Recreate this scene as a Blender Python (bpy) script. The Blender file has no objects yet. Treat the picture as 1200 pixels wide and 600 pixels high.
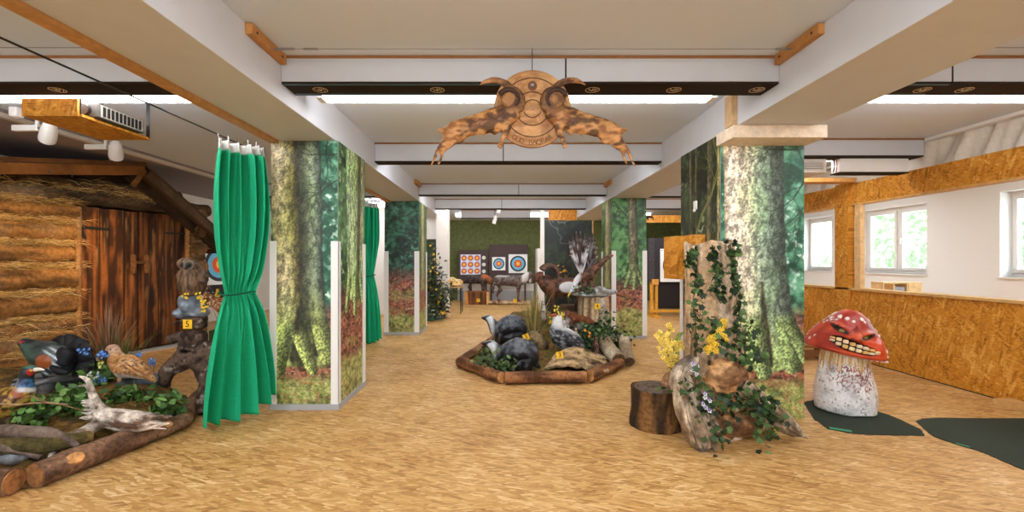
import bpy, bmesh, math, random
import numpy as np
from mathutils import Vector, Matrix, Euler

SC = bpy.context.scene
COL = SC.collection
R = random.Random(7)
PI = math.pi
F, VX, VY, H = 533.0, 588.0, 306.0, 1.45      # camera: focal length in px, vanishing point, eye height


def P(px, py, d):
    """photo pixel at distance d -> point in the room"""
    return Vector(((px - VX) * d / F, d, H - (py - VY) * d / F))


def G(px, py, z=0.0):
    """photo pixel on a level surface at height z -> point in the room"""
    d = (H - z) * F / (py - VY)
    return Vector(((px - VX) * d / F, d, z))


def s2l(v):
    v = np.asarray(v, float)
    return np.where(v <= 0.04045, v / 12.92, ((np.maximum(v, 0) + 0.055) / 1.055) ** 2.4)


def C(r, g, b):
    return tuple(float(x) for x in s2l(np.array([r, g, b]) / 255.0))


# ------------------------------------------------------------------ noise (numpy)
def _h(ix, iy, iz, s):
    n = (ix * 374761393 + iy * 668265263 + iz * 1274126177 + s * 974634541) & 0xffffffff
    n = ((n ^ (n >> 13)) * 1274126177) & 0xffffffff
    n = n ^ (n >> 16)
    return (n & 0xffff) / 65535.0


def vn(p, s=0):
    p = np.asarray(p, float)
    i = np.floor(p).astype(np.int64)
    f = p - i
    f = f * f * (3 - 2 * f)
    out = 0
    for dx in (0, 1):
        for dy in (0, 1):
            for dz in (0, 1):
                w = (f[:, 0] if dx else 1 - f[:, 0]) * (f[:, 1] if dy else 1 - f[:, 1]) * (f[:, 2] if dz else 1 - f[:, 2])
                out = out + w * _h(i[:, 0] + dx, i[:, 1] + dy, i[:, 2] + dz, s)
    return out


def fbm(p, o=4, s=0):
    p = np.asarray(p, float)
    t, a, n = 0, 0.5, 0
    for k in range(o):
        t = t + a * vn(p * (2 ** k) + 17.3 * k, s + k)
        n += a
        a *= 0.5
    return t / n


def sm(a, b, x):
    t = np.clip((np.asarray(x, float) - a) / (b - a), 0, 1)
    return t * t * (3 - 2 * t)


def mixc(a, b, t):
    a = np.asarray(a, float)
    b = np.asarray(b, float)
    t = np.asarray(t, float)[..., None]
    return a * (1 - t) + b * t


# ------------------------------------------------------------------ properties, things
ORG = {}


def tag(o, label=None, cat=None, group=None, kind=None):
    if label: o['label'] = label
    if cat: o['category'] = cat
    if group: o['group'] = group
    if kind: o['kind'] = kind
    return o


def thing(name, label, cat, loc, group=None, kind=None):
    o = bpy.data.objects.new(name, None)
    o.empty_display_size = 0.1
    COL.objects.link(o)
    o.location = Vector(loc)
    ORG[o.name] = Vector(loc)
    return tag(o, label, cat, group, kind)


def dup(root, loc, rotz=0.0, label=None, group=None, scale=None, kids=True):
    r = root.copy()
    COL.objects.link(r)
    r.location = Vector(loc)
    r.rotation_euler = (0, 0, rotz)
    if scale: r.scale = (scale, scale, scale)
    if label: r['label'] = label
    if group: r['group'] = group
    for ch in list(root.children):
        c = ch.copy()
        COL.objects.link(c)
        c.parent = r
        for g in ch.children:
            d = g.copy()
            COL.objects.link(d)
            d.parent = c
    return r


# ------------------------------------------------------------------ mesh builder
class MB:
    def __init__(self, c=(0.5, 0.5, 0.5)):
        self.v, self.f, self.k = [], [], []
        self.c = c
        self.M = None

    def add(self, vs, fs, c=None):
        n = len(self.v)
        c = self.c if c is None else c
        for q in vs:
            q = Vector(q)
            self.v.append(self.M @ q if self.M is not None else q)
            self.k.append(c)
        for f in fs:
            self.f.append(tuple(i + n for i in f))
        return self

    def box(self, x0, x1, y0, y1, z0, z1, c=None):
        vs = [(x0, y0, z0), (x1, y0, z0), (x1, y1, z0), (x0, y1, z0), (x0, y0, z1), (x1, y0, z1), (x1, y1, z1), (x0, y1, z1)]
        fs = [(0, 3, 2, 1), (4, 5, 6, 7), (0, 1, 5, 4), (1, 2, 6, 5), (2, 3, 7, 6), (3, 0, 4, 7)]
        return self.add(vs, fs, c)

    def obox(self, cen, size, rot=None, c=None):
        m = Matrix.Translation(Vector(cen))
        if rot is not None:
            m = m @ (rot.to_matrix().to_4x4() if isinstance(rot, Euler) else rot.to_4x4())
        x, y, z = [s / 2 for s in size]
        vs = [m @ Vector(q) for q in ((-x, -y, -z), (x, -y, -z), (x, y, -z), (-x, y, -z), (-x, -y, z), (x, -y, z), (x, y, z), (-x, y, z))]
        return self.add(vs, [(0, 3, 2, 1), (4, 5, 6, 7), (0, 1, 5, 4), (1, 2, 6, 5), (2, 3, 7, 6), (3, 0, 4, 7)], c)

    def bar(self, a, b, w, h, up=(0, 0, 1), c=None):
        a, b = Vector(a), Vector(b)
        x = (b - a).normalized()
        u = Vector(up)
        y = u.cross(x)
        if y.length < 1e-4: y = Vector((0, 1, 0)).cross(x)
        y.normalize()
        z = x.cross(y)
        vs = []
        for q in (a, b):
            for sy, sz in ((-1, -1), (1, -1), (1, 1), (-1, 1)):
                vs.append(q + y * (sy * w / 2) + z * (sz * h / 2))
        return self.add(vs, [(0, 3, 2, 1), (4, 5, 6, 7), (0, 1, 5, 4), (1, 2, 6, 5), (2, 3, 7, 6), (3, 0, 4, 7)], c)

    def tube(self, pts, rad, n=10, c=None, caps=True, sx=1.0, sz=1.0, up=(0, 0, 1), jag=0.0, seed=0, sub=0):
        """a swept tube; sx / sz squash the cross-section sideways / upwards"""
        pts = [Vector(p) for p in pts]
        if not hasattr(rad, '__len__'): rad = [rad] * len(pts)
        if sub:
            np_, nr = [], []
            for i in range(len(pts) - 1):
                p0, p1, p2, p3 = pts[max(0, i - 1)], pts[i], pts[i + 1], pts[min(len(pts) - 1, i + 2)]
                for k in range(sub):
                    t = k / sub
                    np_.append(0.5 * ((2 * p1) + (p2 - p0) * t + (2 * p0 - 5 * p1 + 4 * p2 - p3) * t * t + (3 * p1 - p0 - 3 * p2 + p3) * t ** 3))
                    nr.append(rad[i] * (1 - t) + rad[i + 1] * t)
            np_.append(pts[-1]); nr.append(rad[-1])
            pts, rad = np_, nr
        rr = random.Random(seed)
        vs, fs = [], []
        m = len(pts)
        u0 = Vector(up)
        for i, p in enumerate(pts):
            t = (pts[min(i + 1, m - 1)] - pts[max(i - 1, 0)])
            if t.length < 1e-9: t = Vector((0, 0, 1))
            t.normalize()
            y = u0.cross(t)
            if y.length < 0.05: y = Vector((1, 0.2, 0)).cross(t)
            y.normalize()
            z = t.cross(y)
            for k in range(n):
                a = 2 * PI * k / n
                j = 1 + (rr.random() - 0.5) * jag
                vs.append(p + (y * math.cos(a) * sx + z * math.sin(a) * sz) * rad[i] * j)
        for i in range(m - 1):
            for k in range(n):
                k2 = (k + 1) % n
                fs.append((i * n + k, i * n + k2, (i + 1) * n + k2, (i + 1) * n + k))
        if caps:
            fs.append(tuple(range(n - 1, -1, -1)))
            fs.append(tuple((m - 1) * n + k for k in range(n)))
        return self.add(vs, fs, c)

    def ell(self, cen, rad, rot=None, nu=14, nv=9, c=None):
        if not hasattr(rad, '__len__'): rad = (rad, rad, rad)
        m = Matrix.Translation(Vector(cen))
        if rot is not None: m = m @ rot.to_matrix().to_4x4()
        vs, fs = [], []
        for j in range(1, nv):
            th = PI * j / nv
            for i in range(nu):
                ph = 2 * PI * i / nu
                vs.append(m @ Vector((rad[0] * math.sin(th) * math.cos(ph), rad[1] * math.sin(th) * math.sin(ph), rad[2] * math.cos(th))))
        top, bot = len(vs), len(vs) + 1
        vs += [m @ Vector((0, 0, rad[2])), m @ Vector((0, 0, -rad[2]))]
        for j in range(nv - 2):
            for i in range(nu):
                i2 = (i + 1) % nu
                fs.append((j * nu + i, (j + 1) * nu + i, (j + 1) * nu + i2, j * nu + i2))
        for i in range(nu):
            i2 = (i + 1) % nu
            fs.append((top, i, i2))
            fs.append((bot, (nv - 2) * nu + i2, (nv - 2) * nu + i))
        return self.add(vs, fs, c)

    def lathe(self, prof, n=24, cen=(0, 0, 0), c=None):
        """profile of (radius, z) about the z axis"""
        cen = Vector(cen)
        vs, fs = [], []
        for r, z in prof:
            for k in range(n):
                a = 2 * PI * k / n
                vs.append(cen + Vector((r * math.cos(a), r * math.sin(a), z)))
        m = len(prof)
        for i in range(m - 1):
            for k in range(n):
                k2 = (k + 1) % n
                fs.append((i * n + k, i * n + k2, (i + 1) * n + k2, (i + 1) * n + k))
        fs.append(tuple(range(n - 1, -1, -1)))
        fs.append(tuple((m - 1) * n + k for k in range(n)))
        return self.add(vs, fs, c)

    def poly(self, pts, h, c=None):
        """a flat outline (anticlockwise from above) made solid by h upwards"""
        pts = [Vector(p) for p in pts]
        n = len(pts)
        up = Vector((0, 0, h)) if not isinstance(h, Vector) else h
        vs = pts + [p + up for p in pts]
        fs = [tuple(range(n - 1, -1, -1)), tuple(range(n, 2 * n))]
        for k in range(n):
            k2 = (k + 1) % n
            fs.append((k, k2, n + k2, n + k))
        return self.add(vs, fs, c)

    def leaf(self, p, d, L, W, c, fold=0.25, ivy=False, rr=R):
        d = Vector(d).normalized()
        s = d.cross(Vector((rr.uniform(-1, 1), rr.uniform(-1, 1), rr.uniform(-0.4, 1))))
        if s.length < 0.05: s = d.cross(Vector((0, 1, 0.3)))
        s.normalize()
        n = s.cross(d)
        p = Vector(p)
        if ivy:
            o = [(0, 0), (0.1, 0.5), (0.42, 0.36), (0.5, 0.62), (0.72, 0.25), (1, 0)]
        else:
            o = [(0, 0), (0.25, 0.42), (0.55, 0.5), (0.82, 0.26), (1, 0)]
        vs = [p + d * (L * t) + n * (-0.10 * L * t * t) for t, w in o]
        m = len(o)
        for t, w in o[1:-1]:
            vs.append(p + d * (L * t) + s * (W * w) + n * (fold * W * w - 0.1 * L * t * t))
        for t, w in o[1:-1]:
            vs.append(p + d * (L * t) - s * (W * w) + n * (fold * W * w - 0.1 * L * t * t))
        fs = []
        q = m - 2
        a = [0] + [m + k for k in range(q)] + [m - 1]
        b = [0] + [m + q + k for k in range(q)] + [m - 1]
        mid = list(range(m))
        for k in range(m - 1):
            for side, flip in ((a, False), (b, True)):
                f = []
                for x in (mid[k], mid[k + 1], side[k + 1], side[k]):
                    if x not in f: f.append(x)
                if len(f) > 2: fs.append(tuple(reversed(f)) if flip else tuple(f))
        return self.add(vs, fs, c)

    def mesh(self, name, org=Vector((0, 0, 0)), smooth=True, angle=40):
        me = bpy.data.meshes.new(name)
        me.from_pydata([tuple(v - org) for v in self.v], [], self.f)
        a = me.color_attributes.new('Col', 'FLOAT_COLOR', 'POINT')
        k = np.ones((len(self.v), 4), np.float32)
        if self.v: k[:, :3] = np.array(self.k, np.float32)
        a.data.foreach_set('color', k.ravel())
        if smooth:
            me.polygons.foreach_set('use_smooth', [True] * len(me.polygons))
            if angle: me.set_sharp_from_angle(angle=math.radians(angle))
        me.update()
        return me

    def build(self, name, mat, parent=None, smooth=True, angle=40, org=None, bevel=0, label=None):
        if parent is not None:
            q = parent
            while q.parent is not None: q = q.parent
            o0 = ORG[q.name]
        else:
            o0 = Vector(org) if org is not None else self.base()
        ob = bpy.data.objects.new(name, self.mesh(name, o0, smooth, angle))
        ob.data.materials.append(mat)
        COL.objects.link(ob)
        if parent is not None:
            ob.parent = parent
        else:
            ob.location = o0
            ORG[ob.name] = o0
        if bevel:
            b = ob.modifiers.new('bevel', 'BEVEL')
            b.width = bevel
            b.segments = 2
            b.limit_method = 'ANGLE'
        if label: ob['label'] = label
        return ob

    def base(self):
        a = np.array([tuple(v) for v in self.v])
        lo, hi = a.min(0), a.max(0)
        return Vector(((lo[0] + hi[0]) / 2, (lo[1] + hi[1]) / 2, lo[2]))

    def noise(self, amp, freq, seed=0, o=3, axis=None):
        """push the vertices about by noise"""
        a = np.array([tuple(v) for v in self.v])
        d = np.stack([fbm(a * freq + 31.7 * k, o, seed + 9 * k) - 0.5 for k in range(3)], 1) * 2 * amp
        if axis is not None: d = d * np.array(axis)
        self.v = [Vector(q) for q in (a + d)]
        return self

    def paint(self, fn):
        """fn(points Nx3) -> linear colours Nx3"""
        a = np.array([tuple(v) for v in self.v])
        self.k = [tuple(q) for q in fn(a)]
        return self


def blob(name, mb, mat, parent, voxel, iters=6, colfn=None, disp=None, M=None, org=None):
    """fuse overlapping closed shapes into one continuous smooth body; colfn / disp see the points before M"""
    tmp = bpy.data.objects.new('tmp', mb.mesh('tmp', smooth=False))
    COL.objects.link(tmp)
    m = tmp.modifiers.new('r', 'REMESH')
    m.mode = 'VOXEL'
    m.voxel_size = voxel
    if iters:
        s = tmp.modifiers.new('s', 'SMOOTH')
        s.factor = 0.5
        s.iterations = iters
    bpy.context.view_layer.update()
    dg = bpy.context.evaluated_depsgraph_get()
    me = bpy.data.meshes.new_from_object(tmp.evaluated_get(dg))
    old = tmp.data
    bpy.data.objects.remove(tmp)
    bpy.data.meshes.remove(old)
    n = len(me.vertices)
    co = np.empty(n * 3)
    me.vertices.foreach_get('co', co)
    co = co.reshape(-1, 3)
    no = np.empty(n * 3)
    me.vertices.foreach_get('normal', no)
    no = no.reshape(-1, 3)
    col = colfn(co, no) if colfn else np.tile(np.array([0.5, 0.5, 0.5]), (n, 1))
    if disp is not None: co = co + no * disp(co)[:, None]
    if M is not None:
        A = np.array(M)
        co = co @ A[:3, :3].T + A[:3, 3]
    if parent is not None:
        q = parent
        while q.parent is not None: q = q.parent
        o0 = ORG[q.name]
    else:
        lo, hi = co.min(0), co.max(0)
        o0 = Vector(org) if org is not None else Vector(((lo[0] + hi[0]) / 2, (lo[1] + hi[1]) / 2, lo[2]))
    co = co - np.array(o0)
    me.vertices.foreach_set('co', co.ravel())
    for at in list(me.color_attributes): me.color_attributes.remove(at)
    a = me.color_attributes.new('Col', 'FLOAT_COLOR', 'POINT')
    k = np.ones((n, 4), np.float32)
    k[:, :3] = col
    a.data.foreach_set('color', k.ravel())
    me.polygons.foreach_set('use_smooth', [True] * len(me.polygons))
    me.materials.clear()
    me.materials.append(mat)
    me.name = name
    me.update()
    ob = bpy.data.objects.new(name, me)
    COL.objects.link(ob)
    if parent is not None:
        ob.parent = parent
    else:
        ob.location = o0
        ORG[ob.name] = o0
    return ob


def place(loc, rz=0.0, s=1.0, rx=0.0, ry=0.0):
    return Matrix.Translation(Vector(loc)) @ Matrix.Rotation(rz, 4, 'Z') @ Matrix.Rotation(ry, 4, 'Y') @ Matrix.Rotation(rx, 4, 'X') @ Matrix.Scale(s, 4)


def text_mb(s, size, M, depth=0.001, c=(0.01, 0.01, 0.01), arc=None):
    """lettering as a solid mesh; M takes the xy plane of the text to the room"""
    cu = bpy.data.curves.new('t', 'FONT')
    cu.body = s
    cu.size = size
    cu.align_x = 'CENTER'
    cu.align_y = 'CENTER'
    cu.extrude = depth
    o = bpy.data.objects.new('t', cu)
    COL.objects.link(o)
    bpy.context.view_layer.update()
    me = bpy.data.meshes.new_from_object(o.evaluated_get(bpy.context.evaluated_depsgraph_get()))
    mb = MB(c)
    mb.add([M @ v.co for v in me.vertices], [tuple(p.vertices) for p in me.polygons])
    bpy.data.objects.remove(o)
    bpy.data.curves.remove(cu)
    bpy.data.meshes.remove(me)
    return mb


# ------------------------------------------------------------------ materials
def nt_new(name):
    m = bpy.data.materials.new(name)
    m.use_nodes = True
    nt = m.node_tree
    b = nt.nodes['Principled BSDF']
    return m, nt, b


def nd(nt, typ, **kw):
    n = nt.nodes.new(typ)
    for k, v in kw.items():
        if k in n.inputs: n.inputs[k].default_value = v
        else: setattr(n, k, v)
    return n


def plain(name, col, rough=0.6, metal=0.0, spec=0.5, noise=0.0, nscale=8.0, bump=0.0):
    m, nt, b = nt_new(name)
    b.inputs['Base Color'].default_value = (*col, 1)
    b.inputs['Roughness'].default_value = rough
    b.inputs['Metallic'].default_value = metal
    b.inputs['Specular IOR Level'].default_value = spec
    if noise or bump:
        tc = nd(nt, 'ShaderNodeTexCoord')
        nz = nd(nt, 'ShaderNodeTexNoise', Scale=nscale, Detail=5.0)
        nt.links.new(tc.outputs['Object'], nz.inputs['Vector'])
        if noise:
            mp = nd(nt, 'ShaderNodeMapRange')
            mp.inputs['From Min'].default_value = 0.3
            mp.inputs['From Max'].default_value = 0.7
            mp.inputs['To Min'].default_value = 1 - noise
            mp.inputs['To Max'].default_value = 1 + noise
            nt.links.new(nz.outputs['Fac'], mp.inputs['Value'])
            mx = nd(nt, 'ShaderNodeVectorMath', operation='MULTIPLY')
            mx.inputs[0].default_value = col
            nt.links.new(mp.outputs[0], mx.inputs[1])
            nt.links.new(mx.outputs[0], b.inputs['Base Color'])
        if bump:
            bp = nd(nt, 'ShaderNodeBump', Strength=bump, Distance=0.01)
            nt.links.new(nz.outputs['Fac'], bp.inputs['Height'])
            nt.links.new(bp.outputs[0], b.inputs['Normal'])
    return m


def natural(name, rough=0.75, scale=(18, 18, 18), amt=0.45, bump=0.4, dist=0.01, detail=6.0, spec=0.3):
    """vertex colour broken up by stretched noise, with relief: bark, fur, stone, prints"""
    m, nt, b = nt_new(name)
    at = nd(nt, 'ShaderNodeAttribute', attribute_name='Col')
    tc = nd(nt, 'ShaderNodeTexCoord')
    mpg = nd(nt, 'ShaderNodeMapping')
    mpg.inputs['Scale'].default_value = scale
    nt.links.new(tc.outputs['Object'], mpg.inputs['Vector'])
    nz = nd(nt, 'ShaderNodeTexNoise', Scale=1.0, Detail=detail, Roughness=0.65)
    nt.links.new(mpg.outputs[0], nz.inputs['Vector'])
    mp = nd(nt, 'ShaderNodeMapRange')
    mp.inputs['From Min'].default_value = 0.28
    mp.inputs['From Max'].default_value = 0.72
    mp.inputs['To Min'].default_value = 1 - amt
    mp.inputs['To Max'].default_value = 1 + amt
    nt.links.new(nz.outputs['Fac'], mp.inputs['Value'])
    mx = nd(nt, 'ShaderNodeVectorMath', operation='MULTIPLY')
    nt.links.new(at.outputs['Color'], mx.inputs[0])
    nt.links.new(mp.outputs[0], mx.inputs[1])
    nt.links.new(mx.outputs[0], b.inputs['Base Color'])
    b.inputs['Roughness'].default_value = rough
    b.inputs['Specular IOR Level'].default_value = spec
    if bump:
        bp = nd(nt, 'ShaderNodeBump', Strength=bump, Distance=dist)
        nt.links.new(nz.outputs['Fac'], bp.inputs['Height'])
        nt.links.new(bp.outputs[0], b.inputs['Normal'])
    return m


def osb(name, axis, cols, flake=(9, 46), rough=0.55, amt=1.0, spread=0.5, fine=1.0):
    """oriented strand board: layers of stretched flakes; axis = the axis normal to the board"""
    m, nt, b = nt_new(name)
    tc = nd(nt, 'ShaderNodeTexCoord')
    prev = None
    for k, ang in enumerate((0.0, spread, -spread, spread * 1.9)):
        m1 = nd(nt, 'ShaderNodeMapping')
        rot = [0, 0, 0]
        rot[axis] = ang
        m1.inputs['Rotation'].default_value = rot
        m1.inputs['Location'].default_value = (3.1 * k, 1.7 * k, 2.3 * k)
        m2 = nd(nt, 'ShaderNodeMapping')
        sc = [flake[1]] * 3
        sc[axis] = 1.5
        sc[{0: 1, 1: 0, 2: 0}[axis]] = flake[0]
        m2.inputs['Scale'].default_value = sc
        v = nd(nt, 'ShaderNodeTexVoronoi', Scale=1.0 - 0.12 * k)
        nt.links.new(tc.outputs['Object'], m1.inputs['Vector'])
        nt.links.new(m1.outputs[0], m2.inputs['Vector'])
        nt.links.new(m2.outputs[0], v.inputs['Vector'])
        sp = nd(nt, 'ShaderNodeSeparateColor')
        nt.links.new(v.outputs['Color'], sp.inputs[0])
        if prev is None:
            prev = sp.outputs[0]
        else:
            gt = nd(nt, 'ShaderNodeMath', operation='GREATER_THAN')
            gt.inputs[1].default_value = 0.55
            nt.links.new(sp.outputs[1], gt.inputs[0])
            mx = nd(nt, 'ShaderNodeMix', data_type='FLOAT')
            nt.links.new(gt.outputs[0], mx.inputs[0])
            nt.links.new(prev, mx.inputs[2])
            nt.links.new(sp.outputs[0], mx.inputs[3])
            prev = mx.outputs[0]
    m3 = nd(nt, 'ShaderNodeMapping')
    sc = [140.0] * 3
    sc[{0: 1, 1: 0, 2: 0}[axis]] = 14.0
    m3.inputs['Scale'].default_value = sc
    nz = nd(nt, 'ShaderNodeTexNoise', Scale=1.0, Detail=4.0)
    nt.links.new(tc.outputs['Object'], m3.inputs['Vector'])
    nt.links.new(m3.outputs[0], nz.inputs['Vector'])
    nz2 = nd(nt, 'ShaderNodeTexNoise', Scale=2.2, Detail=3.0)
    nt.links.new(tc.outputs['Object'], nz2.inputs['Vector'])
    a1 = nd(nt, 'ShaderNodeMath', operation='MULTIPLY_ADD')
    a1.inputs[1].default_value = 0.55 * amt
    nt.links.new(prev, a1.inputs[0])
    fz = nd(nt, 'ShaderNodeMapRange')
    fz.inputs['From Min'].default_value = 0.0
    fz.inputs['From Max'].default_value = 1.0
    fz.inputs['To Min'].default_value = 0.5 - 0.5 * fine + 0.27 * (1 - amt)
    fz.inputs['To Max'].default_value = 0.5 + 0.5 * fine + 0.27 * (1 - amt)
    nt.links.new(nz.outputs['Fac'], fz.inputs['Value'])
    nt.links.new(fz.outputs[0], a1.inputs[2])
    a2 = nd(nt, 'ShaderNodeMath', operation='MULTIPLY_ADD')
    a2.inputs[1].default_value = 0.35
    nt.links.new(nz2.outputs['Fac'], a2.inputs[0])
    nt.links.new(a1.outputs[0], a2.inputs[2])
    rp = nd(nt, 'ShaderNodeValToRGB')
    e = rp.color_ramp.elements
    pos = (0.45, 0.72, 0.95, 1.0)
    e[0].position, e[0].color = 0.5, (*cols[0], 1)
    e[1].position, e[1].color = 1.0, (*cols[-1], 1)
    for i, q in enumerate(cols[1:-1]):
        x = e.new(0.5 + 0.5 * (i + 1) / (len(cols) - 1))
        x.color = (*q, 1)
    # bring the sum (about 0.45 .. 1.25) into 0..1 for the ramp
    mr = nd(nt, 'ShaderNodeMapRange')
    mr.inputs['From Min'].default_value = 0.55
    mr.inputs['From Max'].default_value = 1.35
    mr.inputs['To Min'].default_value = 0.4
    mr.inputs['To Max'].default_value = 1.08
    nt.links.new(a2.outputs[0], mr.inputs['Value'])
    nt.links.new(mr.outputs[0], rp.inputs['Fac'])
    nt.links.new(rp.outputs[0], b.inputs['Base Color'])
    b.inputs['Roughness'].default_value = rough
    b.inputs['Specular IOR Level'].default_value = 0.3
    return m


def emit(name, col, strength):
    m, nt, b = nt_new(name)
    b.inputs['Base Color'].default_value = (0.9, 0.9, 0.9, 1)
    b.inputs['Emission Color'].default_value = (*col, 1)
    b.inputs['Emission Strength'].default_value = strength
    return m


def glass(name):
    m, nt, b = nt_new(name)
    nt.nodes.remove(b)
    out = [n for n in nt.nodes if n.type == 'OUTPUT_MATERIAL'][0]
    t = nd(nt, 'ShaderNodeBsdfTransparent')
    g = nd(nt, 'ShaderNodeBsdfGlossy')
    g.inputs['Roughness'].default_value = 0.02
    lw = nd(nt, 'ShaderNodeLayerWeight')
    pw = nd(nt, 'ShaderNodeMath', operation='POWER')
    pw.inputs[1].default_value = 4.0
    nt.links.new(lw.outputs['Facing'], pw.inputs[0])
    fr = nd(nt, 'ShaderNodeMath', operation='MULTIPLY_ADD')
    fr.inputs[1].default_value = 0.35
    fr.inputs[2].default_value = 0.03
    nt.links.new(pw.outputs[0], fr.inputs[0])
    mx = nd(nt, 'ShaderNodeMixShader')
    nt.links.new(fr.outputs[0], mx.inputs[0])
    nt.links.new(t.outputs[0], mx.inputs[1])
    nt.links.new(g.outputs[0], mx.inputs[2])
    nt.links.new(mx.outputs[0], out.inputs['Surface'])
    return m


OSB_F = [C(140, 92, 42), C(192, 144, 82), C(214, 170, 108), C(244, 218, 172)]
OSB_W = [C(120, 70, 14), C(196, 126, 34), C(212, 144, 50), C(240, 192, 104)]
M_floor = osb('strand_floor', 2, OSB_F, (15, 74), 0.5, 0.62, 0.22, fine=0.5)
M_osbx = osb('strand_board_side', 0, OSB_W, (13, 62), 0.5, 0.62, 0.7, fine=0.7)
M_osby = osb('strand_board_front', 1, OSB_W, (13, 62), 0.5, 0.62, 0.7, fine=0.7)
M_osbz = osb('strand_board_flat', 2, OSB_W, (13, 62), 0.5, 0.62, 0.7, fine=0.7)
M_white = plain('white_paint', C(228, 222, 214), 0.6, noise=0.02, nscale=5)
M_beam = plain('beam_paint', C(208, 210, 216), 0.55, noise=0.02, nscale=6)
M_cross = plain('cross_beam_paint', C(190, 191, 195), 0.55, noise=0.02, nscale=6)
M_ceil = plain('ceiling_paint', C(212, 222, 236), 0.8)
M_bwhite = plain('bright_white_wall', C(240, 240, 238), 0.6)
M_ceil_shade = plain('mauve_ceiling_shade', C(150, 140, 148), 0.8)
M_green = plain('dark_green_felt', C(98, 104, 60), 0.95, noise=0.25, nscale=9)
M_dark = plain('dark_board', C(42, 32, 26), 0.8, spec=0.15)
M_tan = plain('tan_paint', C(214, 186, 150), 0.6)
M_teal = plain('teal_tape', C(40, 74, 86), 0.5)
M_grey = plain('grey_plinth', C(168, 168, 170), 0.6)
M_metal = plain('steel', C(150, 150, 150), 0.35, 0.9)
M_black = plain('black_metal', C(28, 26, 25), 0.5)
M_plastic = plain('white_plastic', C(235, 233, 230), 0.35)
M_glass = glass('clear_glass')
M_lamp = emit('lamp_diffuser', (0.98, 0.985, 1.0), 17.5)
M_lamp2 = emit('added_panel_diffuser', (0.97, 0.985, 1.0), 9.0)
M_print = natural('mural_print', 0.45, (60, 60, 60), 0.22, 0.0, spec=0.4)
M_wood = natural('planed_wood', 0.55, (14, 14, 14), 0.22, 0.08)
M_log = natural('weathered_wood', 0.8, (26, 26, 26), 0.55, 0.55, 0.012)
M_bark = natural('bark', 0.9, (34, 34, 34), 0.6, 0.9, 0.02)
M_fur = natural('foam_fur', 0.6, (60, 60, 60), 0.3, 0.35, 0.006)
M_gloss = natural('glossy_foam', 0.35, (40, 40, 40), 0.22, 0.2, 0.004, spec=0.5)
M_rock = natural('stone', 0.6, (14, 14, 14), 0.5, 0.5, 0.01)
M_moss = natural('moss', 0.95, (55, 55, 55), 0.65, 1.0, 0.02)
M_leaf = natural('leaves', 0.5, (30, 30, 30), 0.3, 0.0, spec=0.4)
M_cloth = natural('woven_cloth', 0.85, (8, 8, 160), 0.10, 0.08, 0.002)
M_vcol = natural('painted', 0.6, (20, 20, 20), 0.06, 0.0)
M_mat = plain('green_mat', C(38, 50, 36), 0.9, noise=0.15, nscale=30)
# ================================================================== the room
CZ = 2.96            # ceiling
BZ = 2.625           # underside of the long beams
LX0, LX1 = -2.17, -1.62
RX0, RX1 = 2.04, 2.72
WX = 5.2             # strand-board half wall
OX = 8.5             # outer wall with the windows


def struct(name, mb, mat, parent=None, **kw):
    o = mb.build(name, mat, parent, **kw)
    if parent is None: o['kind'] = 'structure'
    return o


struct('floor', MB().box(-7, OX + 0.4, -4.5, 17.2, -0.1, 0), M_floor, org=(0, 0, 0), smooth=False)
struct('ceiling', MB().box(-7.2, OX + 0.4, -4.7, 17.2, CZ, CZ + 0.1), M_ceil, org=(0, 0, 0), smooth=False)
wb = MB()
xs = -7.2
for n_, (a_, b_) in enumerate(((-5.8, -2.6), (-1.6, 1.6), (2.4, 4.8))):
    wb.box(xs, a_, -4.7, -4.5, 0, CZ).box(a_, b_, -4.7, -4.5, 0, 0.8).box(a_, b_, -4.7, -4.5, 2.6, CZ)
    xs = b_
wb.box(xs, OX, -4.7, -4.5, 0, CZ)
struct('wall_back', wb, M_white, smooth=False)
for n_, (a_, b_) in enumerate(((-5.8, -2.6), (-1.6, 1.6), (2.4, 4.8))):  # unseen windows added behind the camera to let cool daylight in
    m_ = (a_ + b_) / 2
    fr = MB()
    for z_ in (0.8, 2.53): fr.box(a_, b_, -4.64, -4.57, z_, z_ + 0.07)
    for x_ in (a_, m_ - 0.035, b_ - 0.07): fr.box(x_, x_ + 0.07, -4.64, -4.57, 0.87, 2.53)
    f_ = struct('window_%d' % (n_ + 4), fr, M_plastic, smooth=False)
    for x_ in (a_ + 0.07, m_ + 0.035): MB().box(x_, x_ + (b_ - a_) / 2 - 0.105, -4.61, -4.604, 0.87, 2.53).build('pane', M_glass, f_, smooth=False)
struct('wall_left', MB().box(-7.2, -7, -4.5, 17.2, 0, CZ), M_white, smooth=False)
struct('wall_far', MB().box(-7, OX, 16.9, 17.1, 0, CZ), M_green, smooth=False)
struct('trim_1', MB().box(-7, -4.95, 3.9, 12, 2.935, CZ - 0.001), M_ceil_shade, smooth=False)      # added panel: the ceiling's mauve shade over the hut, painted in
w = MB()
WIN = [(4.6, 7.76), (9.1, 11.5), (11.72, 12.85)]
ys = -4.5
for a, b in WIN:
    w.box(OX, OX + 0.35, ys, a, 0, CZ)
    w.box(OX, OX + 0.35, a, b, 0, 1.18)
    w.box(OX, OX + 0.35, a, b, 2.63, CZ)
    ys = b
w.box(OX, OX + 0.35, ys, 17.2, 0, CZ)
struct('wall_right', w, M_bwhite, smooth=False)
struct('wall_end', MB().box(WX + 0.12, OX, 13.2, 13.35, 0, CZ), M_bwhite, smooth=False)
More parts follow.
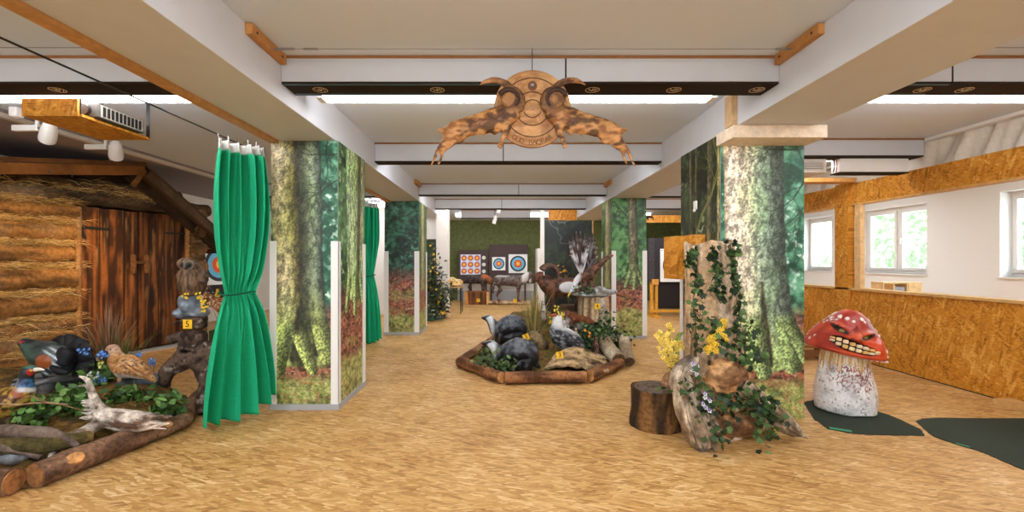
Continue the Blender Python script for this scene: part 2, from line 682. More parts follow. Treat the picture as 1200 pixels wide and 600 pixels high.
# windows: frame, sashes, panes
for n, (a, b) in enumerate(WIN):
    cuts = {0: [a, (a + b) / 2, b], 1: [a, a + 0.86, a + 1.70, b], 2: [a, b]}[n]
    fr = MB()
    x0, x1, z0, z1 = OX + 0.2, OX + 0.27, 1.18, 2.63
    fr.box(x0, x1, a, b, z0, z0 + 0.07).box(x0, x1, a, b, z1 - 0.07, z1)
    for y in cuts:
        y0 = min(max(y - 0.035, a), b - 0.07)
        fr.box(x0, x1, y0, y0 + 0.07, z0 + 0.07, z1 - 0.07)
    f = struct('window_%d' % (n + 1), fr, M_plastic, smooth=False, bevel=0.006)
    for k in range(len(cuts) - 1):
        y0, y1 = cuts[k] + 0.04, cuts[k + 1] - 0.04
        s = MB()
        s.box(x0 - 0.02, x1 - 0.01, y0, y1, z0 + 0.07, z0 + 0.13).box(x0 - 0.02, x1 - 0.01, y0, y1, z1 - 0.13, z1 - 0.07)
        s.box(x0 - 0.02, x1 - 0.01, y0, y0 + 0.06, z0 + 0.13, z1 - 0.13).box(x0 - 0.02, x1 - 0.01, y1 - 0.06, y1, z0 + 0.13, z1 - 0.13)
        so = s.build('sash', M_plastic, f, smooth=False, bevel=0.005)
        MB().box(x0 + 0.02, x0 + 0.028, y0 + 0.06, y1 - 0.06, z0 + 0.13, z1 - 0.13).build('pane', M_glass, so, smooth=False)
        if n < 2 and k == 0:
            MB().box(x0 - 0.05, x0 - 0.02, y1 - 0.045, y1 - 0.02, 1.82, 1.95).build('handle', M_plastic, so, bevel=0.004)
    MB().box(OX - 0.03, x0, a - 0.02, b + 0.02, z0 - 0.03, z0).build('sill', M_plastic, f, smooth=False, bevel=0.004)

# half wall of strand board, its rail, posts and the upper fascia board
def wall_thing(name, lab, cat, loc, kind='thing'):
    return thing(name, lab, cat, loc, kind=kind)


struct('wall_half', MB().box(WX, WX + 0.1, -4.5, 13.2, 0, 1.02), M_osbx, smooth=False)
t = struct('trim_2', MB(C(214, 170, 108)).box(WX - 0.03, WX + 0.13, -4.5, 13.2, 1.02, 1.055), M_wood, smooth=False, bevel=0.004)
t = struct('trim_3', MB().box(WX, WX + 0.1, -4.5, 13.2, 2.30, 2.60), M_osbx, smooth=False)
struct('trim_4', MB(C(206, 158, 92)).box(WX - 0.005, WX + 0.11, -4.5, 13.2, 2.275, 2.30), M_wood, smooth=False)
po = struct('trim_5', MB().box(WX - 0.03, WX + 0.06, 6.78, 7.06, 0.0, 2.62), M_osbx, smooth=False)
MB(C(222, 182, 128)).box(WX + 0.06, WX + 0.15, 6.70, 6.78, 1.056, 2.29).box(WX + 0.0, WX + 0.05, 6.60, 6.70, 1.056, 2.29).build('jamb', M_wood, po, smooth=False, bevel=0.003)
struct('trim_6', MB().box(WX - 0.004, WX, -4.5, 13.2, 0.0, 0.012), M_black, smooth=False)
# wrinkled white sheeting that closes the gap between fascia and ceiling
g = MB(C(226, 218, 206))
n1, n2 = 420, 7
vs, fs = [], []
for i in range(n1):
    for j in range(n2):
        y = -2 + 15.2 * i / (n1 - 1)
        z = 2.59 + (CZ - 2.59) * j / (n2 - 1)
        vs.append((WX + 0.13 + 0.045 * math.sin(y * 15 + z * 11 + 2.2 * math.sin(y * 2.7)) * (0.35 + abs(math.sin(y * 1.3))) + 0.02 * math.sin(y * 41 + z * 17), y, z))
for i in range(n1 - 1):
    for j in range(n2 - 1):
        q = i * n2 + j
        fs.append((q, q + n2, q + n2 + 1, q + 1))
g.add(vs, fs)
struct('trim_7', g, M_vcol, angle=0)
struct('trim_8', MB().box(WX + 0.0, WX + 0.1, -4.5, 13.2, CZ - 0.035, CZ - 0.001), M_plastic, smooth=False)


# ------------------------------------------------------------------ beams
def beam(x0, x1, y0, y1, z0, z1, lab, mat=None):
    o = MB().box(x0, x1, y0, y1, z0, z1).build('ceiling_beam', mat or M_beam, smooth=False, bevel=0.004)
    return tag(o, lab, 'beam', 'white ceiling beams', 'structure')


beam(LX0, LX1, -4.5, 13.9, BZ, CZ - 0.001, 'long white ceiling beam running over the green curtains')
beam(RX0, RX1, -4.5, 16.9, BZ, CZ - 0.001, 'long white ceiling beam running above the large log with ivy')


def emblem(par, x, y, z, c, r=0.052):
    m = MB(c)
    pts = [(x + r * math.cos(a), y + r * math.sin(a), z) for a in np.linspace(0, 2 * PI, 25)]
    m.tube(pts, 0.0032, 5, caps=False, sz=0.5)
    for (a, b) in (((-0.7, -0.5), (0.0, 0.5)), ((0.0, 0.5), (0.0, -0.75)), ((0.0, 0.3), (0.75, -0.45)), ((-0.55, 0.35), (-0.15, 0.0)), ((0.3, 0.65), (0.7, 0.15)), ((0.2, -0.1), (0.35, -0.7))):
        m.tube([(x + r * a[0], y + r * a[1], z), (x + r * b[0], y + r * b[1], z)], 0.003, 5, sz=0.5)
    return m.build('emblem', M_tan, par)


def crossbeam(x0, x1, y0, y1, z0, lab, seams=(), emb=(), teal=None, dark=0.016):
    b = beam(x0, x1, y0, y1, z0 + dark, CZ - 0.001, lab, M_cross)
    b['group'] = 'white cross beams'
    MB().box(x0, x1 - 0.002, y0 + 0.002, y1 - 0.002, z0, z0 + dark).build('underside_board', M_dark, b, smooth=False)
    MB(C(140, 92, 50)).box(x0, x1, y0 - 0.006, y0, CZ - 0.022, CZ - 0.002).build('top_batten', M_wood, b, smooth=False)
    for s in seams:
        MB().box(s - 0.006, s + 0.006, y0 - 0.002, y0 + 0.002, z0 + dark, CZ - 0.022).build('seam', M_dark, b, smooth=False)
    for e in emb:
        emblem(b, e, (y0 + y1) / 2, z0 - 0.001, C(196, 176, 150))
    if teal:
        MB().box(teal[0], teal[1], y0 + 0.004, y0 + 0.03, z0 - 0.002, z0).box(teal[0], teal[1], y1 - 0.045, y1 - 0.004, z0 - 0.002, z0).build('edge_tape', M_teal, b, smooth=False)
    return b


def strip_light(x0, x1, y0, z, lab):
    t = thing('strip_light', lab, 'ceiling light', ((x0 + x1) / 2, y0 + 0.065, z), 'long ceiling strip lights')
    MB().box(x0, x1, y0, y0 + 0.13, z + 0.10, CZ - 0.002).build('housing', M_plastic, t, smooth=False)
    MB().box(x0 + 0.05, x1 - 0.05, y0 + 0.008, y0 + 0.122, z, z + 0.10).build('diffuser', M_lamp, t, smooth=False)
    for xx in (x0, x1 - 0.05): MB().box(xx, xx + 0.05, y0, y0 + 0.13, z, z + 0.10).build('end_cap', M_plastic, t, smooth=False)


ZB = 2.753
mid = (LX1 + 0.002, RX0 - 0.002)
crossbeam(*mid, 3.34, 3.58, ZB, 'white cross beam with dark emblem board behind the carved goat sign', (0.47,), (-1.38, -0.49, 0.69, 1.31, 1.94), (mid[0], 0.25))
crossbeam(-6.99, LX0 - 0.002, 3.34, 3.58, ZB, 'white cross beam with dark underside over the projector tray', (), (-3.38,))
crossbeam(RX1 + 0.002, 5.19, 3.34, 3.58, ZB, 'white cross beam with dark emblem board between column and half wall', (3.31,), (3.2, 3.52, 4.3), (RX1, 3.3))
crossbeam(*mid, 5.79, 5.96, 2.71, 'white cross beam right behind the goat sign', (0.02,))
crossbeam(RX1 + 0.002, 5.19, 5.59, 5.83, 2.735, 'white cross beam above the ventilation box')
crossbeam(*mid, 8.84, 9.0, 2.727, 'white cross beam between the two farther mural columns', (0.33,))
crossbeam(-4.9, LX0 - 0.002, 8.84, 9.0, 2.70, 'white cross beam beyond the log hut roof')
crossbeam(RX1 + 0.002, 5.19, 8.84, 9.0, 2.70, 'white cross beam behind the column with the big mural trunk')
crossbeam(*mid, 11.0, 11.16, 2.71, 'white cross beam past the mural columns', (0.0,))
crossbeam(RX1 + 0.002, 5.19, 11.0, 11.16, 2.71, 'white cross beam over the dark target boards')
crossbeam(-1.2, 0.85, 13.4, 13.56, 2.71, 'short white cross beam before the green wall')
crossbeam(*mid, 0.85, 1.09, ZB, 'white cross beam above the photographer')
for yy, zz, nm in ((3.615, 2.75, 'beside the goat sign'), (6.0, 2.775, 'behind the second cross beam'), (9.05, 2.80, 'between the farther mural columns'), (11.25, 2.80, 'past the mural columns'), (1.15, 2.75, 'above the photographer'), (-1.6, 2.75, 'at the entrance end'), (14.3, 2.85, 'added before the archery wall')):  # the row before the archery wall is added to brighten the far end
    strip_light(-1.48, 1.72, yy, zz, 'long white strip light in the middle aisle ' + nm)
    strip_light(2.95, 4.72, yy, zz + (0.02 if yy > 5 else 0), 'long white strip light along the half wall ' + nm)
    if yy != 6.0: strip_light(-4.75, -2.4, yy, zz, 'long white strip light on the hut side ' + nm)

for yy, nm in ((1.5, 'nearer'), (6.0, 'middle'), (10.0, 'farther')):  # light panels out of view, added to brighten the white room
    t = thing('added_ceiling_panel', nm + ' added square light panel on the ceiling of the white window room', 'ceiling light', (6.9, yy, CZ - 0.05), 'added panels in the white room')
    MB().box(6.3, 7.5, yy - 0.6, yy + 0.6, CZ - 0.04, CZ - 0.001).build('frame', M_plastic, t, smooth=False)
    MB().box(6.34, 7.46, yy - 0.56, yy + 0.56, CZ - 0.05, CZ - 0.04).build('diffuser', M_lamp2, t, smooth=False)
# timber battens and little blocks
bt = MB(C(196, 146, 92)).box(LX0 - 0.09, LX0, -4.5, 4.43, 2.60, 2.68)
tag(struct('trim_9', bt, M_wood, smooth=False, bevel=0.004), 'brown timber curtain batten along the white beam', 'batten')
bt = MB(C(196, 146, 92)).box(LX0 - 0.09, LX0, 5.3, 8.9, 2.60, 2.68)
tag(struct('trim_10', bt, M_wood, smooth=False, bevel=0.004), 'brown timber batten of the farther green curtain', 'batten')
for x0, x1, y0, y1, z0, lab in ((LX1, LX1 + 0.045, 2.87, 3.33, 2.885, 'short brown wood block on the beam by the curtain side'), (RX0 - 0.045, RX0, 2.87, 3.33, 2.885, 'short brown wood block on the beam above the ivy log'),
                                (LX1, LX1 + 0.06, 8.4, 8.83, 2.88, 'small brown wood block at the third cross beam, curtain side'), (RX0 - 0.06, RX0, 8.4, 8.83, 2.88, 'small brown wood block at the third cross beam, eagle side')):
    o = MB(C(186, 130, 72)).box(x0, x1, y0, y1, z0, CZ - 0.004).build('wood_block', M_wood, smooth=False, bevel=0.004)
    tag(o, lab, 'wood block', 'timber blocks')
    for yy in (y0 + 0.06, y1 - 0.06):
        xx = x1 if x0 < 0 else x0
        MB().tube([(xx - 0.003, yy, z0 + 0.035), (xx + 0.003, yy, z0 + 0.035)], 0.009, 8).build('screw', M_black, o)
# capital box over the column with the ivy log
cp = thing('column_capital_box', 'pale wooden box over the column with the big mural trunk', 'box', (2.4, 4.05, 2.514))
MB(C(232, 212, 188)).box(1.99, 2.80, 3.91, 4.22, 2.514, 2.622).build('board', M_wood, cp, smooth=False, bevel=0.003)
MB(C(200, 166, 124)).box(1.985, 2.038, 3.93, 4.05, 2.626, 2.90).build('post_block', M_wood, cp, smooth=False, bevel=0.003)
# ventilation box, duct and plank under the cross beam
vb = thing('ventilation_box', 'pale ventilation box with louvred grille under the cross beam', 'vent', (3.9, 5.75, 2.56))
m = MB(C(226, 214, 204)).box(3.70, 4.07, 5.70, 5.73, 2.56, 2.59).box(3.70, 4.07, 5.70, 5.73, 2.70, 2.73).box(3.70, 3.79, 5.70, 5.73, 2.59, 2.70).box(4.04, 4.07, 5.70, 5.73, 2.59, 2.70).box(3.70, 4.07, 5.73, 6.1, 2.56, 2.73)
m.build('casing', M_vcol, vb, smooth=False, bevel=0.003)
for k in range(5):
    MB(C(238, 230, 222)).obox((3.915, 5.712, 2.602 + 0.0225 * k), (0.25, 0.03, 0.006), Euler((0.6, 0, 0))).build('slat', M_vcol, vb, smooth=False)
MB(C(30, 26, 24)).box(3.79, 4.04, 5.722, 5.729, 2.59, 2.70).build('grille_back', M_vcol, vb, smooth=False)
du = thing('ceiling_duct_box', 'long pale duct box hanging beside the ventilation grille', 'duct', (4.65, 5.75, 2.56))
MB().box(4.23, 5.08, 5.68, 5.84, 2.565, 2.732).build('casing', M_white, du, smooth=False, bevel=0.003)
MB().box(4.22, 5.085, 5.676, 5.845, 2.55, 2.565).build('bottom_board', M_dark, du, smooth=False)
for k, cc in enumerate((C(170, 60, 40), C(40, 34, 32))):
    MB(cc).tube([(4.19 - 0.03 * k, 5.70, 2.735), (4.195 - 0.03 * k, 5.69, 2.65), (4.19 - 0.035 * k, 5.70, 2.56)], 0.006, 6, sub=3).build('cable', M_vcol, du)
pk = MB(C(206, 150, 84)).box(4.25, 5.15, 6.6, 6.80, 2.60, 2.66)
tag(struct('trim_11', pk, M_wood, smooth=False), 'brown plank hanging under the ceiling behind the mural column', 'plank')
# tension wires and curtain wire
wr = MB().tube([(LX1 + 0.05, 3.12, 2.905), (RX0 - 0.05, 3.12, 2.905)], 0.0025, 6)
wr.tube([(LX1 + 0.06, 3.12, 2.905), (LX1 + 0.2, 3.12, 2.905)], 0.008, 6).tube([(LX1 + 0.26, 3.12, 2.905), (LX1 + 0.36, 3.12, 2.905)], 0.007, 6).tube([(RX0 - 0.16, 3.12, 2.905), (RX0 - 0.06, 3.12, 2.905)], 0.007, 6)
tag(wr.build('ceiling_wire', M_metal), 'thin steel tension wire with turnbuckle before the first cross beam', 'wire')
for x, lab in ((-4.0, 'thin wire stretched over the hut aisle below the ceiling'), (4.0, 'thin wire stretched between column beam and half wall')):
    a, b = (-6.9, LX0 - 0.01) if x < 0 else (RX1 + 0.01, 5.1)
    tag(MB().tube([(a, 3.1, 2.905), (b, 3.1, 2.905)], 0.003, 6).build('ceiling_wire', M_metal), lab, 'wire')
tag(MB().tube([(-2.5, -1.0, 2.56), (-2.44, 4.4, 2.54)], 0.006, 6).build('curtain_wire', M_black), 'dark wire that carries the nearer green curtain', 'wire')
tag(MB().tube([(-2.33, 5.6, 2.56), (-2.33, 8.85, 2.56)], 0.006, 6).build('curtain_wire', M_black), 'dark wire that carries the farther green curtain', 'wire')

# ------------------------------------------------------------------ far end of the hall
o = MB().box(-1.66, -1.36, 11.5, 11.9, 0, CZ - 0.002).build('column', M_white, smooth=False, bevel=0.005)
tag(o, 'plain white column beside the yellow flowers and green panel', 'column', kind='thing')
o = MB(C(228, 214, 196)).box(-4.5, -1.67, 12.35, 12.5, 0, CZ - 0.002)
struct('partition_wall', o, M_white, smooth=False)
o = MB().box(0.89, 0.98, 10.45, 10.55, 0, 2.62).build('column', M_white, smooth=False, bevel=0.004)
tag(o, 'slim white post at the edge of the dark animal mural', 'post', kind='thing')
o = MB().box(1.18, 1.32, 15.0, 15.9, 0, 1.87).build('partition_wall', M_white, smooth=False)
tag(o, 'narrow pale screen beyond the slim white post', 'screen', kind='thing')
o = MB(C(236, 226, 212)).box(-1.62, 1.18, 16.78, 16.895, 0.0, 0.62)
struct('trim_12', o, M_white, smooth=False)
o = MB().box(-1.62, 1.18, 16.74, 16.775, 0.0, 0.36)
struct('baseboard_far', o, M_grey, smooth=False)
o = MB().box(1.27, 2.035, 12.38, 12.42, 2.53, 2.90).build('hanging_header_board', M_osby, smooth=False)
tag(o, 'small strand board header above the dark animal mural', 'board', 'strand board headers')
hb = MB().box(2.73, 5.18, 12.38, 12.42, 2.50, 2.70).build('hanging_header_board', M_osby, smooth=False)
tag(hb, 'wide strand board header with black scroll above the dark target board', 'board', 'strand board headers')
m = MB(C(30, 24, 22))
for k, (dx, dz, rr_) in enumerate(((0, 0, 0.10), (0.05, 0.01, 0.06), (-0.06, -0.02, 0.05))):
    pts = [(3.98 + dx + rr_ * 1.5 * math.cos(a), 12.377, 2.60 + dz + rr_ * 0.75 * math.sin(a) * (1 - 0.1 * a)) for a in np.linspace(-0.6, 3.6, 12)]
    m.tube(pts, [0.006 + 0.012 * math.sin(PI * i / 11) for i in range(12)], 6, sy if False else None) if False else m.tube(pts, [0.006 + 0.014 * math.sin(PI * i / 11) for i in range(12)], 6)
m.build('scroll', M_vcol, hb)
# felt screen behind the far boards on the other side
# ------------------------------------------------------------------ outside
for k, (x, y, h, rr_) in enumerate(((16.5, 10.0, 5.0, 1.9), (17.5, 14.6, 5.6, 2.0), (16.8, 19.2, 5.2, 2.0), (18.0, 24.2, 5.4, 2.2))):
    t = thing('garden_tree', 'leafy pale green garden tree outside the windows of the white room', 'tree', (x, y, 0), 'trees outside the windows')
    m = MB()
    q = random.Random(k)
    for i in range(900):
        a, b, c = q.gauss(0, 1), q.gauss(0, 1), q.gauss(0, 1)
        l = math.sqrt(a * a + b * b + c * c)
        r3 = rr_ * (0.55 + 0.45 * q.random())
        p = Vector((x + a / l * r3, y + b / l * r3, h * 0.5 + c / l * r3 * 0.95))
        if p.z < 0.2: continue
        g_ = q.uniform(0.7, 1.3)
        m.leaf(p, (a + q.uniform(-1, 1), b + q.uniform(-1, 1), c - 0.4), 0.42, 0.24, tuple(v * g_ for v in C(176, 200, 160)), rr=q)
    m.build('foliage', M_leaf, t)
    MB(C(90, 72, 54)).tube([(x, y, 0), (x + 0.1, y, h * 0.5), (x, y + 0.1, h * 0.8)], [0.2, 0.14, 0.05], 8).build('trunk', M_bark, t)
o = MB(C(206, 206, 200)).box(OX + 0.4, 60, -40, 60, -0.3, -0.2).box(-60, OX + 0.4, -40, -4.75, -0.3, -0.2)
struct('bounce_ground', o, M_vcol, org=(30, 10, -0.3), smooth=False)  # pale ground added outside, reflects daylight up onto the ceiling
pp = MB(C(170, 176, 184)).tube([(11.4, 15.4, -0.2), (11.4, 15.4, 3.2)], 0.09, 10)
tag(pp.build('garden_post', M_vcol), 'grey post standing outside the smallest window', 'post')

# ------------------------------------------------------------------ camera, world, sun
cam = bpy.data.cameras.new('camera')
cam.sensor_width = 36
cam.lens = 36 * F / 1200
cam.shift_x = (600 - VX) / 1200
cam.shift_y = (VY - 300) / 1200
cam.clip_start = 0.05
co = bpy.data.objects.new('camera', cam)
COL.objects.link(co)
co.location = (0, 0, H)
co.rotation_euler = (PI / 2, 0, 0)
SC.camera = co
wd = bpy.data.worlds.new('overcast_sky')
SC.world = wd
wd.use_nodes = True
wd.node_tree.nodes['Background'].inputs[0].default_value = (0.80, 0.91, 1.0, 1)
wd.node_tree.nodes['Background'].inputs[1].default_value = 8.0
SC.cycles.use_denoising = True
SC.view_settings.view_transform = 'Standard'
SC.view_settings.look = 'None'
SC.view_settings.exposure = 0.08
SC.view_settings.gamma = 1.0
SC.view_settings.use_curve_mapping = False
# ================================================================== mural columns
def seg_dist(U, V, segs):
    """smallest (distance minus half width) to a list of tapered segments"""
    best = np.full(U.shape, 9.0)
    for (x0, y0, w0, x1, y1, w1) in segs:
        dx, dy = x1 - x0, y1 - y0
        t = np.clip(((U - x0) * dx + (V - y0) * dy) / (dx * dx + dy * dy + 1e-9), 0, 1)
        d = np.hypot(U - x0 - t * dx, V - y0 - t * dy) - (w0 + (w1 - w0) * t)
        best = np.minimum(best, d)
    return best


def twigs(rr, x, y, ang, L, w, depth, out):
    n = 4
    for i in range(n):
        a2 = ang + rr.uniform(-0.35, 0.35)
        x2, y2 = x + math.cos(a2) * L / n, y + math.sin(a2) * L / n
        w2 = w * (1 - 0.18)
        out.append((x, y, w, x2, y2, w2))
        if depth > 0 and rr.random() < 0.75:
            twigs(rr, x2, y2, a2 + rr.choice((-1, 1)) * rr.uniform(0.4, 1.0), L * 0.6, w2 * 0.6, depth - 1, out)
        x, y, w, ang = x2, y2, w2, a2
    return out


def mural(W, Hh, step, spec, seed):
    """a printed forest photograph, computed per point of a fine grid (sRGB 0..1 -> linear)"""
    nx, nz = max(8, int(W / step) + 1), int(Hh / step) + 1
    u, v = np.meshgrid(np.linspace(0, W, nx), np.linspace(0, Hh, nz), indexing='ij')
    U, V = u.ravel(), v.ravel()
    q = np.stack([U, V, np.zeros_like(U)], 1)
    qr = np.stack([U * 0.83 - V * 0.56, U * 0.56 + V * 0.83, U * 0], 1)
    def N(su, sv, o=4, s=0): return fbm((qr if abs(su - sv) < 0.36 * max(su, sv) else q) * np.array([su, sv, 1.0]), o, seed * 13 + s)
    c = lambda t: np.array(t) / 255.0
    # far foliage
    a = N(16, 16, 5, 1)
    b = N(3.2, 2.6, 3, 2)
    col = mixc(c(spec['bg'][0]), c(spec['bg'][1]), sm(0.3, 0.68, 0.62 * a + 0.38 * b))
    col = mixc(col, c(spec['bg'][2]), sm(0.56, 0.72, N(26, 26, 4, 3)) * sm(0.35, 0.65, N(2.4, 1.7, 3, 4)) * spec.get('lit', 0.8))
    col = mixc(col, c(spec['bg'][0]) * 0.6, sm(0.55, 0.75, N(9, 11, 4, 5)) * 0.7)
    # undergrowth and floor
    g = spec['ground']
    edge = g[0] + 0.10 * (N(5, 2, 3, 6) - 0.5)
    tg = sm(edge + 0.10, edge - 0.06, V)
    leafy = mixc(c(g[2]), c(g[3]), sm(0.35, 0.65, N(34, 44, 4, 7)))
    leafy = mixc(leafy, c((226, 200, 186)), sm(0.66, 0.74, N(48, 60, 3, 8)) * 0.75)
    leafy = mixc(leafy, leafy * 0.35, sm(0.55, 0.72, N(18, 30, 4, 9)) * 0.9)
    dark = mixc(c((52, 40, 38)), c((110, 92, 84)), sm(0.4, 0.7, N(16, 34, 4, 10)))
    leafy = mixc(leafy, dark, sm(g[0] - 0.25, g[0] + 0.02, V) * 0.75)
    mossy = mixc(c(g[4]), c(g[5]), sm(0.3, 0.7, 0.5 * N(30, 38, 4, 11) + 0.5 * N(95, 115, 3, 17)))
    mossy = mixc(mossy, mossy * 0.55, sm(0.54, 0.68, N(14, 18, 4, 18)) * 0.7)
    mossy = mixc(mossy, c((196, 132, 92)), sm(0.64, 0.72, N(30, 40, 3, 12)) * 0.7)
    me = g[1] + 0.24 * (N(4, 5, 3, 13) - 0.5)
    grd = mixc(leafy, mossy, np.maximum(sm(me + 0.06, me - 0.06, V), sm(0.60, 0.68, N(4, 9, 3, 14)) * 0.55))
    col = mixc(col, grd, tg)
    rr = random.Random(seed)
    # branches behind the trunks
    for (x, y, ang, L, w, tint) in spec.get('twigs', ()):
        d = seg_dist(U, V, twigs(rr, x, y, ang, L, w, 3, []))
        col = mixc(col, c(tint), sm(0.006, -0.002, d) * 0.9)
    for k, tr in enumerate(spec['trunks']):
        zs = [e_[0] for e_ in tr['edges']]
        wob = 0.025 * (N(3, 4, 3, 20 + k) - 0.5)
        L_ = np.interp(V, zs, [e_[1] for e_ in tr['edges']]) + wob
        R_ = np.interp(V, zs, [e_[2] for e_ in tr['edges']]) + wob + 0.02 * (N(5, 7, 3, 30 + k) - 0.5)
        x = (2 * U - L_ - R_) / np.maximum(R_ - L_, 1e-3)
        base = zs[0] + 0.08 * (N(12, 3, 2, 40 + k) - 0.5)
        mask = sm(1.02, 0.97, np.abs(x)) * sm(base - 0.015, base + 0.02, V)
        bark = N(34, 16, 5, 21 + k)
        fine = N(90, 70, 3, 22 + k)
        xs = [q_[0] for q_ in tr['stops']]
        xw = x + 0.16 * (N(6, 2.5, 3, 23 + k) - 0.5)
        bc = np.stack([np.interp(xw, xs, [q_[1][j] / 255.0 for q_ in tr['stops']]) for j in range(3)], 1)
        gn = sm(0.45, 0.62, N(5, 3, 4, 24 + k)) * tr.get('mossy', 0.4)
        bc = mixc(bc, bc * np.array(tr.get('tint', (0.86, 0.98, 0.66))), gn)
        lowm = sm(tr['low'] + 0.5, tr['low'] - 0.15, V + 0.3 * (N(8, 3, 3, 25 + k) - 0.5))
        lum = bc.mean(1, keepdims=True) / 0.5
        bc = mixc(bc, c(tr['moss']) * np.clip(lum, 0.35, 1.25), lowm)
        for (pts, w0, w1) in tr.get('grooves', ()):
            sg = [(pts[i][0], pts[i][1], w0 + (w1 - w0) * i / len(pts), pts[i + 1][0], pts[i + 1][1], w0 + (w1 - w0) * (i + 1) / len(pts)) for i in range(len(pts) - 1)]
            bc = mixc(bc, c((40, 36, 24)), sm(0.02, -0.012, seg_dist(U, V, sg)) * 0.8)
        bc = bc * (0.62 + 0.76 * sm(0.28, 0.72, bark * 0.55 + fine * 0.45))[:, None]
        col = mixc(col, bc, mask)
        for (x0, z0, w0, x1, z1, w1, lit) in tr.get('roots', ()):
            t = np.clip(((U - x0) * (x1 - x0) + (V - z0) * (z1 - z0)) / ((x1 - x0) ** 2 + (z1 - z0) ** 2), 0, 1)
            px_, pz_ = x0 + t * (x1 - x0), z0 + t * (z1 - z0)
            w_ = (w0 + (w1 - w0) * t) * (1 + 0.25 * (N(14, 12, 3, 50 + k) - 0.5))
            dd = np.hypot(U - px_, V - pz_) / w_
            cx_ = (U - px_) / w_
            rc = c(tr['moss']) * (lit * (0.5 + 0.75 * sm(0.9, -0.6, cx_)) * (0.66 + 0.68 * sm(0.28, 0.72, fine)))[:, None]
            col = mixc(col, rc, sm(1.02, 0.92, dd) * sm(0.0, 0.25, t))
    for (x, y, ang, L, w, tint) in spec.get('front', ()):
        d = seg_dist(U, V, twigs(rr, x, y, ang, L, w, 3, []))
        col = mixc(col, c(tint), sm(0.005, -0.003, d) * 0.92)
    col = np.clip(col, 0.01, 1)
    return nx, nz, U, V, s2l(col * spec.get('gain', 1.0))


TEAL = ((34, 84, 62), (112, 176, 142), (214, 240, 226))
FRESH = ((40, 70, 38), (104, 150, 92), (206, 230, 196))
DEEP = ((22, 46, 36), (70, 126, 100), (150, 206, 178))
WOODS = ((26, 32, 18), (70, 88, 44), (196, 216, 190))
GR = lambda h, m: (h, m, (120, 62, 46), (176, 112, 84), (116, 126, 60), (204, 206, 134))
ST_TAN = [(-1, (150, 132, 96)), (-0.7, (186, 172, 138)), (-0.35, (168, 158, 110)), (-0.12, (112, 104, 56)), (0.05, (54, 50, 32)), (0.26, (70, 76, 56)), (0.6, (128, 140, 112)), (0.85, (80, 92, 78)), (1, (44, 54, 48))]
ST_GREEN = [(-1, (150, 176, 130)), (-0.4, (172, 192, 146)), (0.1, (146, 168, 118)), (0.3, (92, 84, 60)), (0.5, (84, 74, 56)), (0.62, (150, 164, 120)), (1, (140, 150, 110))]
ST_PALE = [(-1, (186, 170, 140)), (-0.75, (232, 222, 200)), (-0.35, (222, 210, 184)), (-0.05, (182, 190, 160)), (0.2, (146, 166, 142)), (0.5, (116, 134, 116)), (0.75, (80, 92, 82)), (1, (56, 66, 60))]
ST_SLIM = [(-1, (96, 84, 66)), (-0.3, (110, 100, 80)), (0.3, (84, 78, 60)), (1, (48, 46, 36))]
ST_COL = [(-1, (104, 92, 60)), (-0.4, (176, 164, 124)), (0.2, (150, 142, 102)), (1, (84, 80, 54))]


def column(lab, x0, x1, y0, y1, z1, prints, step, strips, plinth=0.05):
    t = thing('mural_column', lab, 'column', ((x0 + x1) / 2, (y0 + y1) / 2, 0), 'forest mural columns', 'thing')
    MB().box(x0 + 0.002, x1 - 0.002, y0 + 0.002, y1 - 0.002, 0, z1).build('shaft', M_white, t, smooth=False)
    e = 0.004
    for side, (spec, seed) in prints.items():
        W = (x1 - x0) if side == 'front' else (y1 - y0)
        zb = plinth if plinth else 0.0
        nx, nz, U, V, k = mural(W, z1 - zb, step, spec, seed)
        m = MB()
        if side == 'front': vs = np.stack([x0 + U, np.full_like(U, y0 - e), zb + V], 1)
        elif side == 'east': vs = np.stack([np.full_like(U, x1 + e), y0 + U, zb + V], 1)
        else: vs = np.stack([np.full_like(U, x0 - e), y1 - U, zb + V], 1)
        i, j = np.meshgrid(np.arange(nx - 1), np.arange(nz - 1), indexing='ij')
        q = (i * nz + j).ravel()
        m.v = [Vector(p) for p in vs]
        m.k = [tuple(p) for p in k]
        m.f = [tuple(p) for p in np.stack([q, q + nz, q + nz + 1, q + 1], 1).tolist()]
        m.build('mural_print', M_print, t, smooth=False)
    for (sx0, sx1, sy0, sy1) in strips:
        MB().box(sx0, sx1, sy0, sy1, plinth, 1.645).build('corner_strip', M_plastic, t, smooth=False, bevel=0.002)
    if plinth:
        p = MB()
        p.box(x0 - 0.014, x1 + 0.014, y0 - 0.014, y0 + 0.002, 0, plinth + 0.006).box(x1 - 0.002, x1 + 0.014, y0 + 0.002, y1 + 0.014, 0, plinth + 0.006).box(x0 - 0.014, x0 + 0.002, y0 + 0.002, y1 + 0.014, 0, plinth + 0.006)
        p.build('plinth', M_grey, t, smooth=False)
    return t


